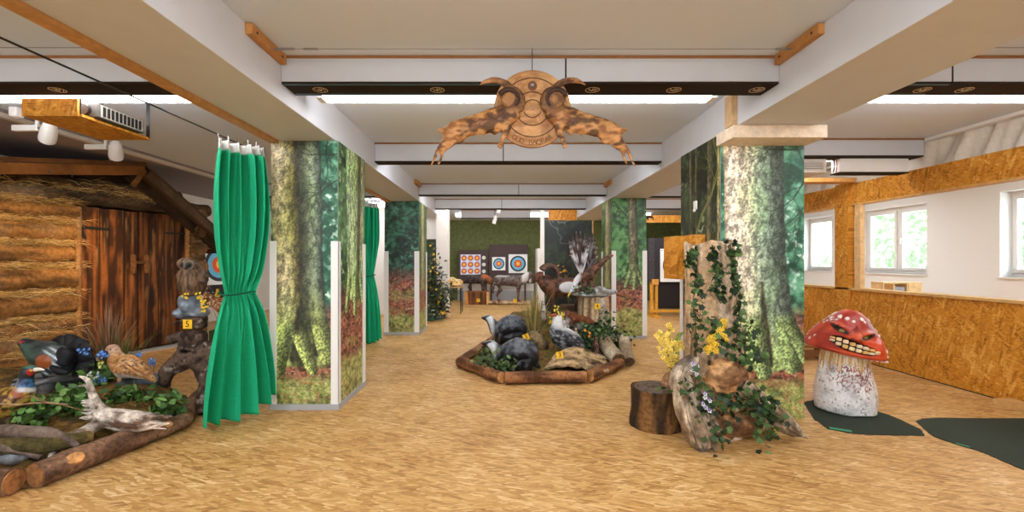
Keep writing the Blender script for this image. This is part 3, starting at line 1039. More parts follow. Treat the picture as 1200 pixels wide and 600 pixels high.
# near column on the curtain side
xa, xb, ya, yb = -2.25, -1.60, 4.44, 5.30
column('mural column behind the tied green curtain, mossy yellow-green trunk on its front', xa, xb, ya, yb, BZ - 0.001, {
    'front': (dict(bg=TEAL, lit=1.0, ground=GR(0.95, 0.30), trunks=[dict(edges=[(0.36, 0.0, 0.56), (0.62, 0.01, 0.58), (0.95, 0.05, 0.53), (1.4, 0.02, 0.51), (2.1, 0.0, 0.50), (2.6, -0.01, 0.48)], stops=ST_TAN, moss=(138, 148, 86), low=0.75, mossy=0.4, tint=(0.92, 1.0, 0.74),
                       grooves=[([(0.27, 0.95), (0.25, 0.7), (0.22, 0.45)], 0.012, 0.05), ([(0.42, 0.75), (0.44, 0.5)], 0.01, 0.04)], roots=[(0.15, 0.85, 0.10, 0.05, 0.36, 0.10, 1.1), (0.24, 0.75, 0.07, 0.40, 0.34, 0.06, 1.1), (0.46, 0.85, 0.09, 0.55, 0.48, 0.09, 0.95)])],
                   front=[(0.66, 2.45, 3.5, 0.35, 0.006, (30, 40, 32)), (0.66, 2.2, 3.7, 0.3, 0.005, (30, 40, 32)), (0.64, 1.8, 2.4, 0.3, 0.004, (40, 60, 44)), (0.55, 2.56, 4.4, 0.4, 0.005, (30, 40, 32))]), 3),
    'east': (dict(bg=FRESH, ground=GR(1.10, 0.42), trunks=[dict(edges=[(0.98, 0.22, 0.80), (1.3, 0.26, 0.78), (2.6, 0.22, 0.86)], stops=ST_GREEN, moss=(150, 176, 110), low=1.0, mossy=0.4, roots=[(0.36, 1.3, 0.07, 0.24, 0.92, 0.05, 1.0), (0.52, 1.3, 0.07, 0.50, 0.86, 0.05, 1.0), (0.68, 1.3, 0.06, 0.78, 0.95, 0.05, 0.9)])],
                  twigs=[(0.05, 1.6, 1.2, 0.5, 0.006, (70, 80, 60))]), 5)}, 0.006,
    [(xb - 0.065, xb + 0.012, ya - 0.012, ya - 0.004), (xb + 0.004, xb + 0.012, ya - 0.012, ya + 0.05), (xb + 0.004, xb + 0.012, yb - 0.09, yb + 0.01), (xa - 0.012, xa + 0.055, ya - 0.012, ya - 0.004)])
# near column on the mushroom side
xa, xb, ya, yb = 2.02, 2.79, 4.20, 5.12
column('mural column behind the ivy log, broad pale grey-green trunk with mossy roots', xa, xb, ya, yb, BZ - 0.001, {
    'front': (dict(bg=TEAL, ground=GR(0.98, 0.36), lit=0.9, trunks=[dict(edges=[(0.44, 0.16, 0.76), (0.7, 0.12, 0.74), (1.0, 0.06, 0.66), (1.5, 0.04, 0.60), (2.6, 0.02, 0.58)], stops=ST_PALE, moss=(140, 162, 104), low=0.6, mossy=0.35, tint=(0.90, 1.0, 0.80),
                       grooves=[([(0.38, 1.25), (0.40, 0.95), (0.44, 0.5)], 0.008, 0.06)], roots=[(0.30, 1.0, 0.09, 0.40, 0.42, 0.075, 1.0), (0.58, 1.0, 0.10, 0.66, 0.50, 0.09, 0.9), (0.62, 0.9, 0.06, 0.80, 0.56, 0.07, 0.8), (0.14, 0.9, 0.1, 0.14, 0.44, 0.1, 1.1)])],
                   front=[(0.80, 2.5, 3.6, 0.35, 0.008, (34, 44, 36)), (0.79, 2.25, 4.1, 0.5, 0.006, (40, 52, 42)), (0.80, 2.0, 3.9, 0.4, 0.005, (44, 60, 48)), (0.66, 2.6, 4.9, 0.5, 0.006, (34, 44, 36))]), 8),
    'west': (dict(bg=WOODS, ground=GR(0.95, 0.25), lit=0.7, trunks=[dict(edges=[(0.85, 0.244, 0.356), (1.05, 0.265, 0.335), (2.6, 0.229, 0.292)], stops=ST_SLIM, moss=(120, 130, 80), low=0.85, mossy=0.4), dict(edges=[(0.90, 0.380, 0.460), (1.10, 0.395, 0.445), (2.6, 0.378, 0.423)], stops=ST_SLIM, moss=(120, 130, 80), low=0.90, mossy=0.4), dict(edges=[(0.80, 0.604, 0.796), (1.00, 0.640, 0.760), (2.6, 0.666, 0.774)], stops=ST_SLIM, moss=(120, 130, 80), low=0.80, mossy=0.4), dict(edges=[(0.8, 0.85, 0.94), (2.6, 0.86, 0.94)], stops=ST_COL, moss=(130, 130, 70), low=0.8)],
                   twigs=[(0.30, 2.0, 0.7, 0.6, 0.010, (40, 44, 24)), (0.72, 1.9, 2.2, 0.6, 0.010, (36, 40, 22)), (0.70, 2.2, 0.9, 0.4, 0.008, (36, 40, 22)), (0.1, 2.3, 0.2, 0.5, 0.006, (30, 34, 20))],
                   front=[(0.42, 1.75, 1.1, 0.95, 0.020, (128, 128, 62))]), 11)}, 0.006,
    [(xa - 0.012, xa - 0.004, yb - 0.07, yb + 0.01)], 0.0)
# farther columns
xa, xb, ya, yb = -2.30, -1.63, 8.93, 9.85
column('mural column farther down the aisle, dark teal thicket over brown leaves', xa, xb, ya, yb, BZ - 0.001, {
    'front': (dict(bg=DEEP, ground=GR(1.20, 0.38), lit=0.6, trunks=[], twigs=[(0.05, 1.5, 0.6, 0.8, 0.012, (24, 40, 34)), (0.6, 1.9, 2.6, 0.7, 0.010, (24, 40, 34)), (0.1, 2.2, 0.1, 0.7, 0.010, (24, 40, 34)), (0.15, 0.95, 0.2, 0.45, 0.014, (120, 104, 90))]), 14),
    'east': (dict(bg=FRESH, ground=GR(1.15, 0.40), trunks=[dict(edges=[(0.8, 0.2, 0.75), (2.6, 0.25, 0.7)], stops=ST_COL, moss=(140, 150, 90), low=0.9)]), 15)}, 0.015,
    [(xb - 0.085, xb + 0.012, ya - 0.012, ya - 0.004), (xa - 0.012, xa + 0.08, ya - 0.012, ya - 0.004), (xb + 0.004, xb + 0.012, yb - 0.1, yb)])
xa, xb, ya, yb = 2.06, 2.70, 8.50, 9.35
column('mural column behind the eagle, single slender tree over brown forest floor', xa, xb, ya, yb, BZ - 0.001, {
    'front': (dict(bg=((36, 74, 42), (104, 156, 94), (184, 220, 166)), ground=GR(1.02, 0.48), lit=0.5, trunks=[dict(edges=[(0.98, 0.28, 0.56), (1.15, 0.31, 0.51), (1.5, 0.32, 0.49), (2.6, 0.29, 0.46)], stops=[(-1, (86, 84, 62)), (-0.4, (128, 122, 96)), (0.2, (96, 92, 68)), (1, (52, 52, 38))], moss=(140, 160, 104), low=1.15, mossy=0.4, roots=[(0.36, 1.25, 0.05, 0.26, 0.94, 0.04, 0.9), (0.44, 1.25, 0.05, 0.42, 0.90, 0.04, 0.9), (0.47, 1.25, 0.04, 0.58, 0.96, 0.04, 0.8)])],
                   twigs=[(0.40, 2.1, 2.6, 0.5, 0.010, (40, 48, 34)), (0.40, 2.3, 0.5, 0.4, 0.010, (40, 48, 34)), (0.05, 2.5, 5.4, 0.4, 0.010, (40, 48, 34)), (0.05, 1.0, 0.3, 0.3, 0.012, (70, 60, 54))]), 21),
    'west': (dict(bg=FRESH, ground=GR(1.05, 0.45), trunks=[dict(edges=[(0.85, 0.2, 0.8), (2.6, 0.3, 0.7)], stops=ST_COL, moss=(140, 150, 90), low=0.9)]), 22)}, 0.015,
    [(xa - 0.012, xa + 0.075, ya - 0.012, ya - 0.004), (xb - 0.075, xb + 0.012, ya - 0.012, ya - 0.004), (xa - 0.012, xa - 0.004, yb - 0.1, yb)])
o = MB().box(1.985, 2.008, 4.66, 4.72, 1.98, 2.07).build('wall_mounted_sensor', M_plastic, bevel=0.006)
tag(o, 'small white motion sensor on the dark forest side of the ivy log column', 'sensor')
MB().ell((1.985, 4.69, 1.972), (0.014, 0.02, 0.016), nu=10, nv=6).build('lens', M_plastic, o)
# ================================================================== log hut
A0 = Vector((-6.02, 6.494, 0))
HU = Vector((0.305, 0.952, 0)).normalized()
HN = Vector((0.952, -0.305, 0)).normalized()


def W(t, out, z): return A0 + HU * t + HN * out + Vector((0, 0, z))


hut = thing('log_hut', 'rustic log hut with straw between its logs and a brown double plank door', 'hut', W(0.3, 0, 0))
rq = random.Random(3)


def logcol(base, seed, dk=0.32):
    def fn(a):
        n = fbm(a * np.array([3, 3, 30]), 4, seed)
        p = fbm(a * 2.2, 3, seed + 5)
        c = mixc(np.array(base) * dk, np.array(base) * 1.15, sm(0.3, 0.7, n))
        return mixc(c, np.array(C(150, 128, 100)), sm(0.55, 0.75, p) * 0.5)
    return fn


def hlog(t0, t1, z, r, seed, base=C(150, 104, 54), out=-0.03, dz=0.0, name='wall_log'):
    m = MB()
    n = max(4, int((t1 - t0) / 0.09))
    q = random.Random(seed)
    pts = [W(t0 + (t1 - t0) * i / n, out + q.uniform(-0.008, 0.008), z + dz * i / n + q.uniform(-0.006, 0.006)) for i in range(n + 1)]
    m.tube(pts, [r * q.uniform(0.95, 1.05) for _ in pts], 16, seed=seed, jag=0.05)
    m.noise(0.014, 6, seed)
    m.paint(logcol(base, seed))
    return m.build(name, M_log, hut, angle=60)


LOGS = [(0.10, 0.12), (0.36, 0.105), (0.565, 0.09), (0.85, 0.145), (1.215, 0.145), (1.545, 0.13), (1.85, 0.125), (2.13, 0.12)]
for k, (z, r) in enumerate(LOGS):
    hlog(-2.3, -0.07 + rq.uniform(-0.03, 0.02), z, r, 10 + k)
for k, (z, r) in enumerate(LOGS):
    hlog(1.62, 1.88 + rq.uniform(-0.06, 0.03), z, r * 0.95, 40 + k, C(140, 104, 66))
    m = MB()                                   # crossing logs of the end wall, cut ends showing
    c = W(1.72, 0.02, z + 0.13)
    m.tube([c + HN * 0.16, c - HN * 0.1, c - HN * 1.9], r * 0.86, 14, jag=0.06, seed=k)
    m.noise(0.012, 7, 60 + k)
    m.paint(logcol(C(132, 98, 60), 60 + k))
    m.build('corner_log', M_log, hut, angle=50)
hlog(-2.3, 1.98, 2.37, 0.11, 80, C(92, 72, 50), name='lintel_log')
hlog(-1.9, 1.45, 2.56, 0.10, 81, C(80, 62, 44), name='gable_log')
m = MB()
for k, (t0, t1, z0, z1) in enumerate(((-2.3, 1.3, 2.62, 2.70),)):
    m.poly([W(-2.3, -0.05, 2.40), W(1.7, -0.05, 2.40), W(1.25, -0.05, 2.62), W(0.62, -0.05, 2.80), W(-1.0, -0.05, 2.56), W(-2.3, -0.05, 2.36)], HN * -0.03)
m.paint(lambda a: np.tile(np.array(C(60, 44, 30)), (len(a), 1)))
m.build('gable_board', M_wood, hut, smooth=False)
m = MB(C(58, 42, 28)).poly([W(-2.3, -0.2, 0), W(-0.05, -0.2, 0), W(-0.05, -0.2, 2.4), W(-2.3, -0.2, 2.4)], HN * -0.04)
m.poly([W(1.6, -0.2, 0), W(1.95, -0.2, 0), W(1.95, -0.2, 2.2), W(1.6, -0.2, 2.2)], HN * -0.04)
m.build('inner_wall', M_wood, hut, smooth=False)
# door frame and two leaves of planks
fcol = C(160, 112, 60)
for k, (t0, t1) in enumerate(((-0.075, -0.005), (1.535, 1.60))):
    m = MB()
    p = [W((t0 + t1) / 2, 0.03, 0.02 + 0.22 * i) for i in range(11)]
    m.tube(p, [0.042] * 11, 8, up=HN, jag=0.12, seed=k)
    m.paint(logcol(fcol, 90 + k, 0.7))
    m.build('door_post', M_log, hut, angle=60)


def doorcol(seed):
    def fn(a):
        s = np.stack([a[:, 0] * 26 + a[:, 1] * 26, a[:, 2] * 1.6, a[:, 0] * 0 + seed], 1)
        n = fbm(s, 4, seed)
        p = fbm(np.stack([a[:, 0] * 7 + a[:, 1] * 7, a[:, 2] * 2.2, a[:, 0] * 0], 1), 4, seed + 3)
        c = mixc(np.array(C(66, 36, 18)), np.array(C(160, 94, 42)), sm(0.34, 0.70, n))
        c = mixc(c, np.array(C(40, 24, 16)), sm(0.50, 0.66, p) * 0.85)
        return mixc(c, np.array(C(198, 150, 96)), sm(0.62, 0.74, fbm(s * 1.3, 3, seed + 8)) * 0.5)
    return fn


def gridbox(m, t0, t1, o0, o1, z0, z1, nt, nz):
    """front-gridded plank so that its colour can vary"""
    vs, fs = [], []
    for i in range(nt + 1):
        for j in range(nz + 1):
            vs.append(W(t0 + (t1 - t0) * i / nt, o1, z0 + (z1 - z0) * j / nz))
    for i in range(nt):
        for j in range(nz):
            q = i * (nz + 1) + j
            fs.append((q, q + nz + 1, q + nz + 2, q + 1))
    m.add(vs, fs)
    m.add([W(t0, o0, z0), W(t1, o0, z0), W(t1, o0, z1), W(t0, o0, z1), W(t0, o1, z0), W(t1, o1, z0), W(t1, o1, z1), W(t0, o1, z1)],
          [(0, 1, 5, 4), (1, 2, 6, 5), (2, 3, 7, 6), (3, 0, 4, 7), (0, 3, 2, 1)])


LEAF = []
for k, (t0, t1, wd_) in enumerate(((0.0, 0.765, (0.24, 0.12, 0.21, 0.195)), (0.775, 1.53, (0.15, 0.16, 0.14, 0.17, 0.135)))):
    m = MB()
    t = t0
    for i, w_ in enumerate(wd_):
        gridbox(m, t + 0.004, t + w_ - 0.004, -0.05, 0.0 + 0.008 * ((i + k) % 2), 0.06, 2.235 - 0.012 * (i % 2), 8, 60)
        t += w_
    m.paint(doorcol(5 + 3 * k))
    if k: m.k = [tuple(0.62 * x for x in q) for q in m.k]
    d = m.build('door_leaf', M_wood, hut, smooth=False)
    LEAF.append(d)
MB(C(52, 42, 34)).bar(W(0.0, 0.02, 1.94), W(0.34, 0.02, 1.93), 0.012, 0.035).bar(W(0.0, 0.02, 1.94), W(0.05, 0.02, 1.78), 0.012, 0.03).build('hinge', M_black, LEAF[0], smooth=False)
MB(C(52, 42, 34)).bar(W(1.2, 0.02, 1.92), W(1.53, 0.02, 1.93), 0.012, 0.03).build('hinge', M_black, LEAF[1], smooth=False)
for k, tt in enumerate((0.68, 0.88)):
    MB(C(120, 76, 40)).tube([W(tt, 0.035, 1.26), W(tt, 0.045, 1.40), W(tt, 0.035, 1.55)], [0.036, 0.042, 0.036], 8, up=HN).build('handle', M_log, LEAF[k])
MB(C(96, 62, 34)).bar(W(0.70, 0.05, 1.43), W(0.86, 0.05, 1.43), 0.03, 0.04).build('latch_bar', M_log, LEAF[0], smooth=False)
MB().poly([W(0.2, -0.05, 0.0), W(0.2, 0.02, 0.0), W(0.25, 0.16, 0.0), W(1.62, 0.16, 0.0), W(1.62, -0.05, 0.0)][::-1], 0.028, C(168, 162, 156)).build('door_step', M_grey, hut, smooth=False)
# roof
PK = (0.55, 2.885)
RE = (2.32, 1.60)
LE = (-2.5, 2.36)


def slab(m, a, b, o0, o1, th):
    d = Vector((0, 0, th))
    m.poly([W(a[0], o0, a[1]), W(b[0], o0, b[1]), W(b[0], o1, b[1]), W(a[0], o1, a[1])], d)


dark = lambda c, s: (lambda a: mixc(np.array(c) * 0.5, np.array(c) * 1.2, sm(0.3, 0.7, fbm(a * np.array([6, 6, 40]), 4, s))))
for k in range(7):
    o0 = 0.50 - 0.34 * k
    m = MB()
    slab(m, PK, RE, o0, o0 - 0.33, 0.035)
    m.noise(0.006, 5, k)
    m.paint(dark(C(86, 64, 44), k))
    m.build('roof_board', M_log, hut, smooth=False)
    m = MB()
    slab(m, LE, PK, o0, o0 - 0.33, 0.035)
    m.noise(0.006, 5, 20 + k)
    m.paint(dark(C(110, 74, 42), 20 + k))
    m.build('roof_board', M_log, hut, smooth=False)


def timber(a, b, w_, h_, c, seed, name):
    m = MB()
    n = 16
    for i in range(n):
        p, q = a.lerp(b, i / n), a.lerp(b, (i + 1) / n)
        m.bar(p, q, w_, h_)
    m.noise(0.006, 6, seed)
    m.paint(lambda x: mixc(np.array(c) * 0.55, np.array(c) * 1.25, sm(0.3, 0.7, fbm(x * np.array([5, 5, 34]), 4, seed))))
    return m.build(name, M_wood, hut, smooth=False)


timber(W(PK[0] + 0.05, 0.46, PK[1] - 0.10), W(RE[0], 0.46, RE[1] - 0.06), 0.06, 0.12, C(92, 68, 44), 2, 'barge_board')
timber(W(PK[0], 0.10, PK[1] - 0.09), W(RE[0], 0.10, RE[1] - 0.07), 0.08, 0.14, C(70, 50, 34), 3, 'rafter')
timber(W(LE[0], 0.47, LE[1] - 0.06), W(PK[0], 0.47, PK[1] - 0.06), 0.05, 0.15, C(150, 92, 40), 4, 'barge_board')
timber(W(LE[0], 0.50, LE[1] + 0.05), W(PK[0], 0.50, PK[1] + 0.035), 0.05, 0.045, C(120, 74, 34), 5, 'edge_board')
timber(W(PK[0] + 0.04, 0.42, PK[1] - 0.05), W(PK[0] - 0.14, 0.44, PK[1] - 0.32), 0.035, 0.06, C(140, 92, 46), 6, 'cross_peg')
for k, tt in enumerate((-0.62, -0.38)):
    MB().tube([W(tt, 0.50, 2.60), W(tt, 0.52, 2.585), W(tt, 0.515, 2.55)], 0.008, 6).build('hook', M_metal, hut)
# straw stuffed between the logs
m = MB()
cs = [C(222, 178, 104), C(190, 142, 70), C(240, 208, 146), C(160, 116, 58)]
def straw(t, z, out, n, L, spread):
    for _ in range(n):
        p = W(t + rq.gauss(0, spread), out + rq.uniform(0, 0.05), z + rq.gauss(0, 0.030))
        a = rq.gauss(0, 0.45) + (PI if rq.random() < 0.5 else 0)
        d = HU * math.cos(a) + Vector((0, 0, 1)) * math.sin(a) * 0.8 + HN * rq.uniform(-0.1, 0.25)
        d.normalize()
        l = L * rq.uniform(0.4, 1.2)
        s = Vector((0, 0, 1)).cross(d)
        s = (s.normalized() if s.length > 0.1 else HN) * 0.35 + Vector((0, 0, 0.9))
        s *= 0.0022
        q1 = p + d * l * 0.5 + HN * rq.uniform(-0.01, 0.03)
        q2 = p + d * l + Vector((0, 0, -rq.uniform(0, 0.06)))
        c = rq.choice(cs)
        m.add([p - s, p + s, q1 + s, q1 - s, q2 + s * 0.3, q2 - s * 0.3], [(0, 1, 2, 3), (3, 2, 4, 5)], c)
for i in range(len(LOGS)):
    z = LOGS[i][0] + LOGS[i][1] + 0.02
    for j in range(28):
        t = -1.35 + 1.3 * j / 27
        straw(t, z + 0.02, 0.01, 24 if i > 3 else 17, 0.16, 0.05)
for j in range(30):
    straw(-1.2 + 2.7 * j / 29, 2.47 + 0.02 * math.sin(j), 0.02, 13, 0.2, 0.08)
for j in range(14):
    straw(0.2 + 1.2 * j / 13, 2.56 - 0.012 * j, 0.05, 16, 0.16, 0.06)
for i in range(len(LOGS)):
    for j in range(5): straw(1.62 + 0.3 * j / 4, LOGS[i][0] + 0.14, 0.03, 8, 0.1, 0.03)
o = m.build('straw', M_leaf, hut, smooth=False)
o['kind'] = 'stuff'
# bedding behind the straw so that no gaps show between the logs
m = MB()
for i in range(len(LOGS) - 1):
    z = (LOGS[i][0] + LOGS[i][1] + LOGS[i + 1][0] - LOGS[i + 1][1]) / 2
    m.tube([W(-2.3 + 2.25 * k / 24, -0.075, z) for k in range(25)], [0.08] * 25, 9, jag=0.3, seed=i)
m.noise(0.02, 14, 4)
m.paint(lambda a: mixc(np.array(C(120, 84, 40)), np.array(C(216, 172, 98)), sm(0.35, 0.65, fbm(a * 40, 3, 2))))
m.build('straw_bedding', M_moss, hut, angle=0)

# ------------------------------------------------------------------ green curtains
def curtain(lab, x0, y0, y1, ztop, ztie, spread_top, spread_tie, spread_bot, hem, seed, tilt):
    """hangs along y on the wire; gathered by a band at ztie, fanning out below"""
    yc = (y0 + y1) / 2
    t = thing('curtain', lab, 'curtain', (x0, yc, 0), 'tied green curtains')
    nU, nV = 240, 90
    green = C(32, 180, 130)
    white = C(226, 226, 222)
    def surf(u, v):
        # u 0..1 along the curtain, v 0..1 from the header to the hem
        zt = ztop
        tie = (ztop - ztie) / ztop
        if v < tie:
            s = v / tie
            wd_ = spread_top + (spread_tie - spread_top) * (s ** 3.2) + 0.10 * math.sin(PI * min(s, 0.98)) * (1 - s * 0.4)
            z = zt + (ztie - zt) * s
        else:
            s = (v - tie) / (1 - tie)
            wd_ = spread_tie + (spread_bot - spread_tie) * (1 - (1 - s) ** 1.7)
            hz = hem + tilt * (u - 0.35) ** 2 * 1.2
            z = ztie + (hz - ztie) * s
        amp = 0.078 * (0.55 + 0.45 * min(1, abs(v - tie) * 5)) * (0.55 if v < 0.03 else 1)
        ph = u * 2 * PI * 5.0 + 1.1 * math.sin(u * 5.3 + seed) + 0.5 * math.sin(v * 4 + u * 7)
        sh = 0.35 + 0.65 * min(1, abs(v - tie) * 4)
        f = sh * (math.sin(ph) + 0.28 * math.sin(2 * ph + 0.6)) + (1.25 - sh) * 0.8 * math.sin(ph * 2.2 + seed) + 0.22 * math.sin(ph * 3.1 + v * 6 + seed) + 0.4 * math.sin(ph * 0.33 + v * 2)
        if v > tie: f *= 0.8 + 0.5 * (v - tie)
        # the gather bunches the cloth round a core
        g = math.exp(-((v - tie) / 0.05) ** 2)
        y = yc + (u - 0.5) * wd_ + 0.02 * math.cos(ph) * (1 - g)
        bulge = 0.055 * math.cos((u - 0.5) * PI) * (0.4 + g)
        return y, f * amp * (1 - 0.35 * g) - bulge, z
    # the cloth runs diagonally: its near edge further into the side aisle
    ang = 0.62
    def place_(y, o, z):
        dy = y - yc
        return Vector((x0 + dy * math.sin(ang) + o * math.cos(ang) * 1.0, yc + dy * math.cos(ang) - o * math.sin(ang), z))
    for nm, v0, v1, n0 in (('header_tape', -0.012, 0.022, 4), ('cloth', 0.022, 1.0, nV)):
        m = MB()
        vs, k = [], []
        for i in range(nU + 1):
            for j in range(n0 + 1):
                v = v0 + (v1 - v0) * j / n0
                y, o, z = surf(i / nU, max(v, 0))
                if v < 0: z += -v * ztop
                vs.append(place_(y, o, z))
                k.append(white if nm == 'header_tape' else green)
        fs = []
        for i in range(nU):
            for j in range(n0):
                q = i * (n0 + 1) + j
                fs.append((q, q + 1, q + n0 + 2, q + n0 + 1))
        m.add(vs, fs)
        m.k = k
        o = m.build(nm, M_cloth, t, angle=0)
        s = o.modifiers.new('thickness', 'SOLIDIFY')
        s.thickness = 0.003
    b = MB(C(10, 84, 60))
    pts = [place_(yc + (spread_tie * 0.52 + 0.02) * math.cos(a), 0.105 * math.sin(a) - 0.05, ztie + 0.01 * math.sin(2 * a)) for a in np.linspace(0, 2 * PI, 28)]
    b.tube(pts, 0.009, 6, caps=False)
    b.build('tie_band', M_cloth, t)
    for i in range(9):
        y, o_, z = surf((i + 0.5) / 9, 0)
        p = place_(y, o_ * 0.6, ztop + 0.03)
        q = place_(y, 0, ztop + 0.07)
        MB().tube([p, (p + q) / 2 + Vector((0, 0, 0.01)), q], 0.004, 5).build('hook', M_metal, t)
    return t


curtain('bright green curtain tied at mid height, hanging before the nearer mural column', -2.33, 3.83, 4.27, 2.47, 1.165, 0.36, 0.25, 0.66, 0.04, 1, 0.25)
curtain('darker tied green curtain beside the farther teal mural column', -2.33, 7.7, 8.25, 2.45, 1.2, 0.34, 0.26, 0.62, 0.015, 4, 0.05)

# ------------------------------------------------------------------ projector tray, spotlights
tr = thing('projector_tray', 'strand board tray hanging under the ceiling with the projector in it', 'tray', (-3.57, 3.95, 2.60), kind='thing')
MB().box(-3.80, -3.36, 3.60, 3.62, 2.60, 2.74).build('front_board', M_osby, tr, smooth=False)
MB().box(-3.80, -3.34, 3.62, 4.32, 2.60, 2.62).build('bottom_board', M_osbz, tr, smooth=False)
MB().box(-3.80, -3.78, 3.62, 4.32, 2.62, 2.70).build('side_board', M_osbx, tr, smooth=False)
for k, (x, y) in enumerate(((-3.79, 4.3), (-3.345, 4.3), (-3.79, 3.63), (-3.37, 3.63))):
    MB().bar((x, y, 2.61), (x, y, CZ - 0.002), 0.03, 0.006).bar((x, y, CZ - 0.006), (x - 0.05, y, CZ - 0.006), 0.03, 0.006).build('hanger', M_black, tr, smooth=False)
pr = thing('projector', 'dark projector lying in the strand board tray under the ceiling', 'projector', (-3.44, 3.96, 2.621))
MB(C(70, 66, 62)).box(-3.60, -3.30, 3.72, 4.2, 2.625, 2.745).build('body', M_vcol, pr, smooth=False, bevel=0.012)
MB(C(150, 140, 128)).box(-3.299, -3.296, 3.74, 4.18, 2.635, 2.735).build('vent_panel', M_vcol, pr, smooth=False)
for k in range(10):
    MB(C(24, 22, 22)).box(-3.296, -3.292, 3.76 + 0.041 * k, 3.785 + 0.041 * k, 2.645, 2.725).build('vent_slot', M_vcol, pr, smooth=False)
MB(C(30, 28, 28)).tube([(-3.40, 3.725, 2.685), (-3.40, 3.69, 2.685)], 0.045, 16).build('lens', M_gloss, pr)
MB(C(214, 206, 196)).tube([(-4.9, 3.3, 2.93), (-4.5, 3.45, 2.86), (-4.1, 3.55, 2.80), (-3.75, 3.8, 2.72)], 0.008, 6, sub=5).build('cable', M_vcol, pr)
o = MB(C(214, 206, 196)).box(-5.05, -4.98, 4.5, 9.0, 2.89, 2.934).build('cable_duct', M_vcol, smooth=False)
tag(o, 'long slim cable duct along the ceiling over the log hut', 'cable duct')
o = MB().box(-4.80, -4.72, 4.42, 4.50, 2.86, CZ - 0.002).build('ceiling_sensor', M_plastic, bevel=0.01)
tag(o, 'small square white sensor box on the ceiling near the spotlights', 'sensor')


def spotlight(lab, loc, aim):
    t = thing('spotlight', lab, 'spotlight', loc, 'white spotlights over the log hut')
    x, y, z = loc
    MB().box(x - 0.24, x + 0.02, y - 0.025, y + 0.025, z - 0.03, z + 0.03).build('driver_box', M_plastic, t, smooth=False, bevel=0.008)
    MB().tube([(x, y, z + 0.02), (x, y, CZ - 0.001)], 0.018, 10).build('stem', M_plastic, t)
    MB().tube([(x, y, z), (x + 0.07, y, z - 0.005)], 0.016, 10).build('joint', M_metal, t)
    d = (Vector(aim) - Vector(loc)).normalized()
    c = Vector((x + 0.12, y, z - 0.03))
    m = MB().tube([c - d * 0.11, c - d * 0.09, c - d * 0.02, c + d * 0.09, c + d * 0.125], [0.03, 0.052, 0.066, 0.074, 0.070], 20)
    m.build('head', M_plastic, t)
    MB().tube([c + d * 0.1255, c + d * 0.128], 0.06, 20).build('lamp_lens', M_spot, t)
    l = bpy.data.lights.new('spot', 'SPOT')
    l.energy = 120
    l.color = (1.0, 0.70, 0.38)
    l.spot_size = math.radians(62)
    l.spot_blend = 0.8
    l.shadow_soft_size = 0.05
    o = bpy.data.objects.new('lamp', l)
    COL.objects.link(o)
    o.parent = t
    o.location = c + d * 0.14 - ORG[t.name]
    o.rotation_euler = d.to_track_quat('-Z', 'Y').to_euler()
    return t


M_spot = emit('spot_lens', (1.0, 0.85, 0.6), 8.0)
spotlight('white spotlight on the ceiling aimed at the hut logs, beside the projector tray', (-4.72, 4.62, 2.80), W(-0.7, 0, 1.4))
spotlight('white spotlight hanging just over the hut roof timber', (-4.72, 5.42, 2.81), W(0.4, 0, 1.3))
# ================================================================== shared bits for the animal beds
def barkcol(a_, b_, seed, f=(5, 5, 5), moss=0.0, mosscol=C(110, 110, 48)):
    def fn(p):
        n = fbm(p * np.array(f), 4, seed)
        c = mixc(np.array(a_), np.array(b_), sm(0.32, 0.68, n))
        if moss: c = mixc(c, np.array(mosscol), sm(0.5, 0.65, fbm(p * 4, 3, seed + 4)) * moss)
        return c
    return fn


def log(name, lab, cat, pts, rad, a_, b_, seed, group=None, n=18, cut=None, amp=0.012, frq=9, mat=None, sub=6, moss=0.0, knots=(), f=(5, 5, 5)):
    """a log of its own: bark mesh, pale cut ends and knots as parts"""
    pts = [Vector(p) for p in pts]
    c0 = sum(pts, Vector()) / len(pts)
    t = thing(name, lab, cat, (c0.x, c0.y, min(p.z - r for p, r in zip(pts, rad))), group)
    m = MB().tube(pts, rad, n, sub=sub, jag=0.05, seed=seed, caps=True)
    m.noise(amp, frq, seed)
    m.paint(barkcol(a_, b_, seed, f, moss))
    m.build('bark', mat or M_bark, t, angle=70)
    if cut is not None:
        for p, q, r in ((pts[0], pts[1], rad[0]), (pts[-1], pts[-2], rad[-1])):
            d = (p - q).normalized()
            e = MB().tube([p - d * 0.012, p + d * 0.010], [r * 0.93, r * 0.90], n, jag=0.04, seed=seed)
            e.paint(lambda x, p=p, r=r: mixc(np.array(cut), np.array(cut) * 0.6, sm(0.4, 0.6, 0.5 + 0.5 * np.sin(np.linalg.norm(x - np.array(p), axis=1) / max(r, 0.01) * 24))))
            e.build('cut_face', M_log, t, angle=50)
    for (p, d, r) in knots:
        d = Vector(d).normalized()
        e = MB(C(196, 140, 86)).tube([Vector(p) - d * 0.02, Vector(p) + d * 0.006], [r, r * 0.94], 14, sz=0.75)
        e.build('knot', M_log, t, angle=50, label='pale sawn knot')
    return t


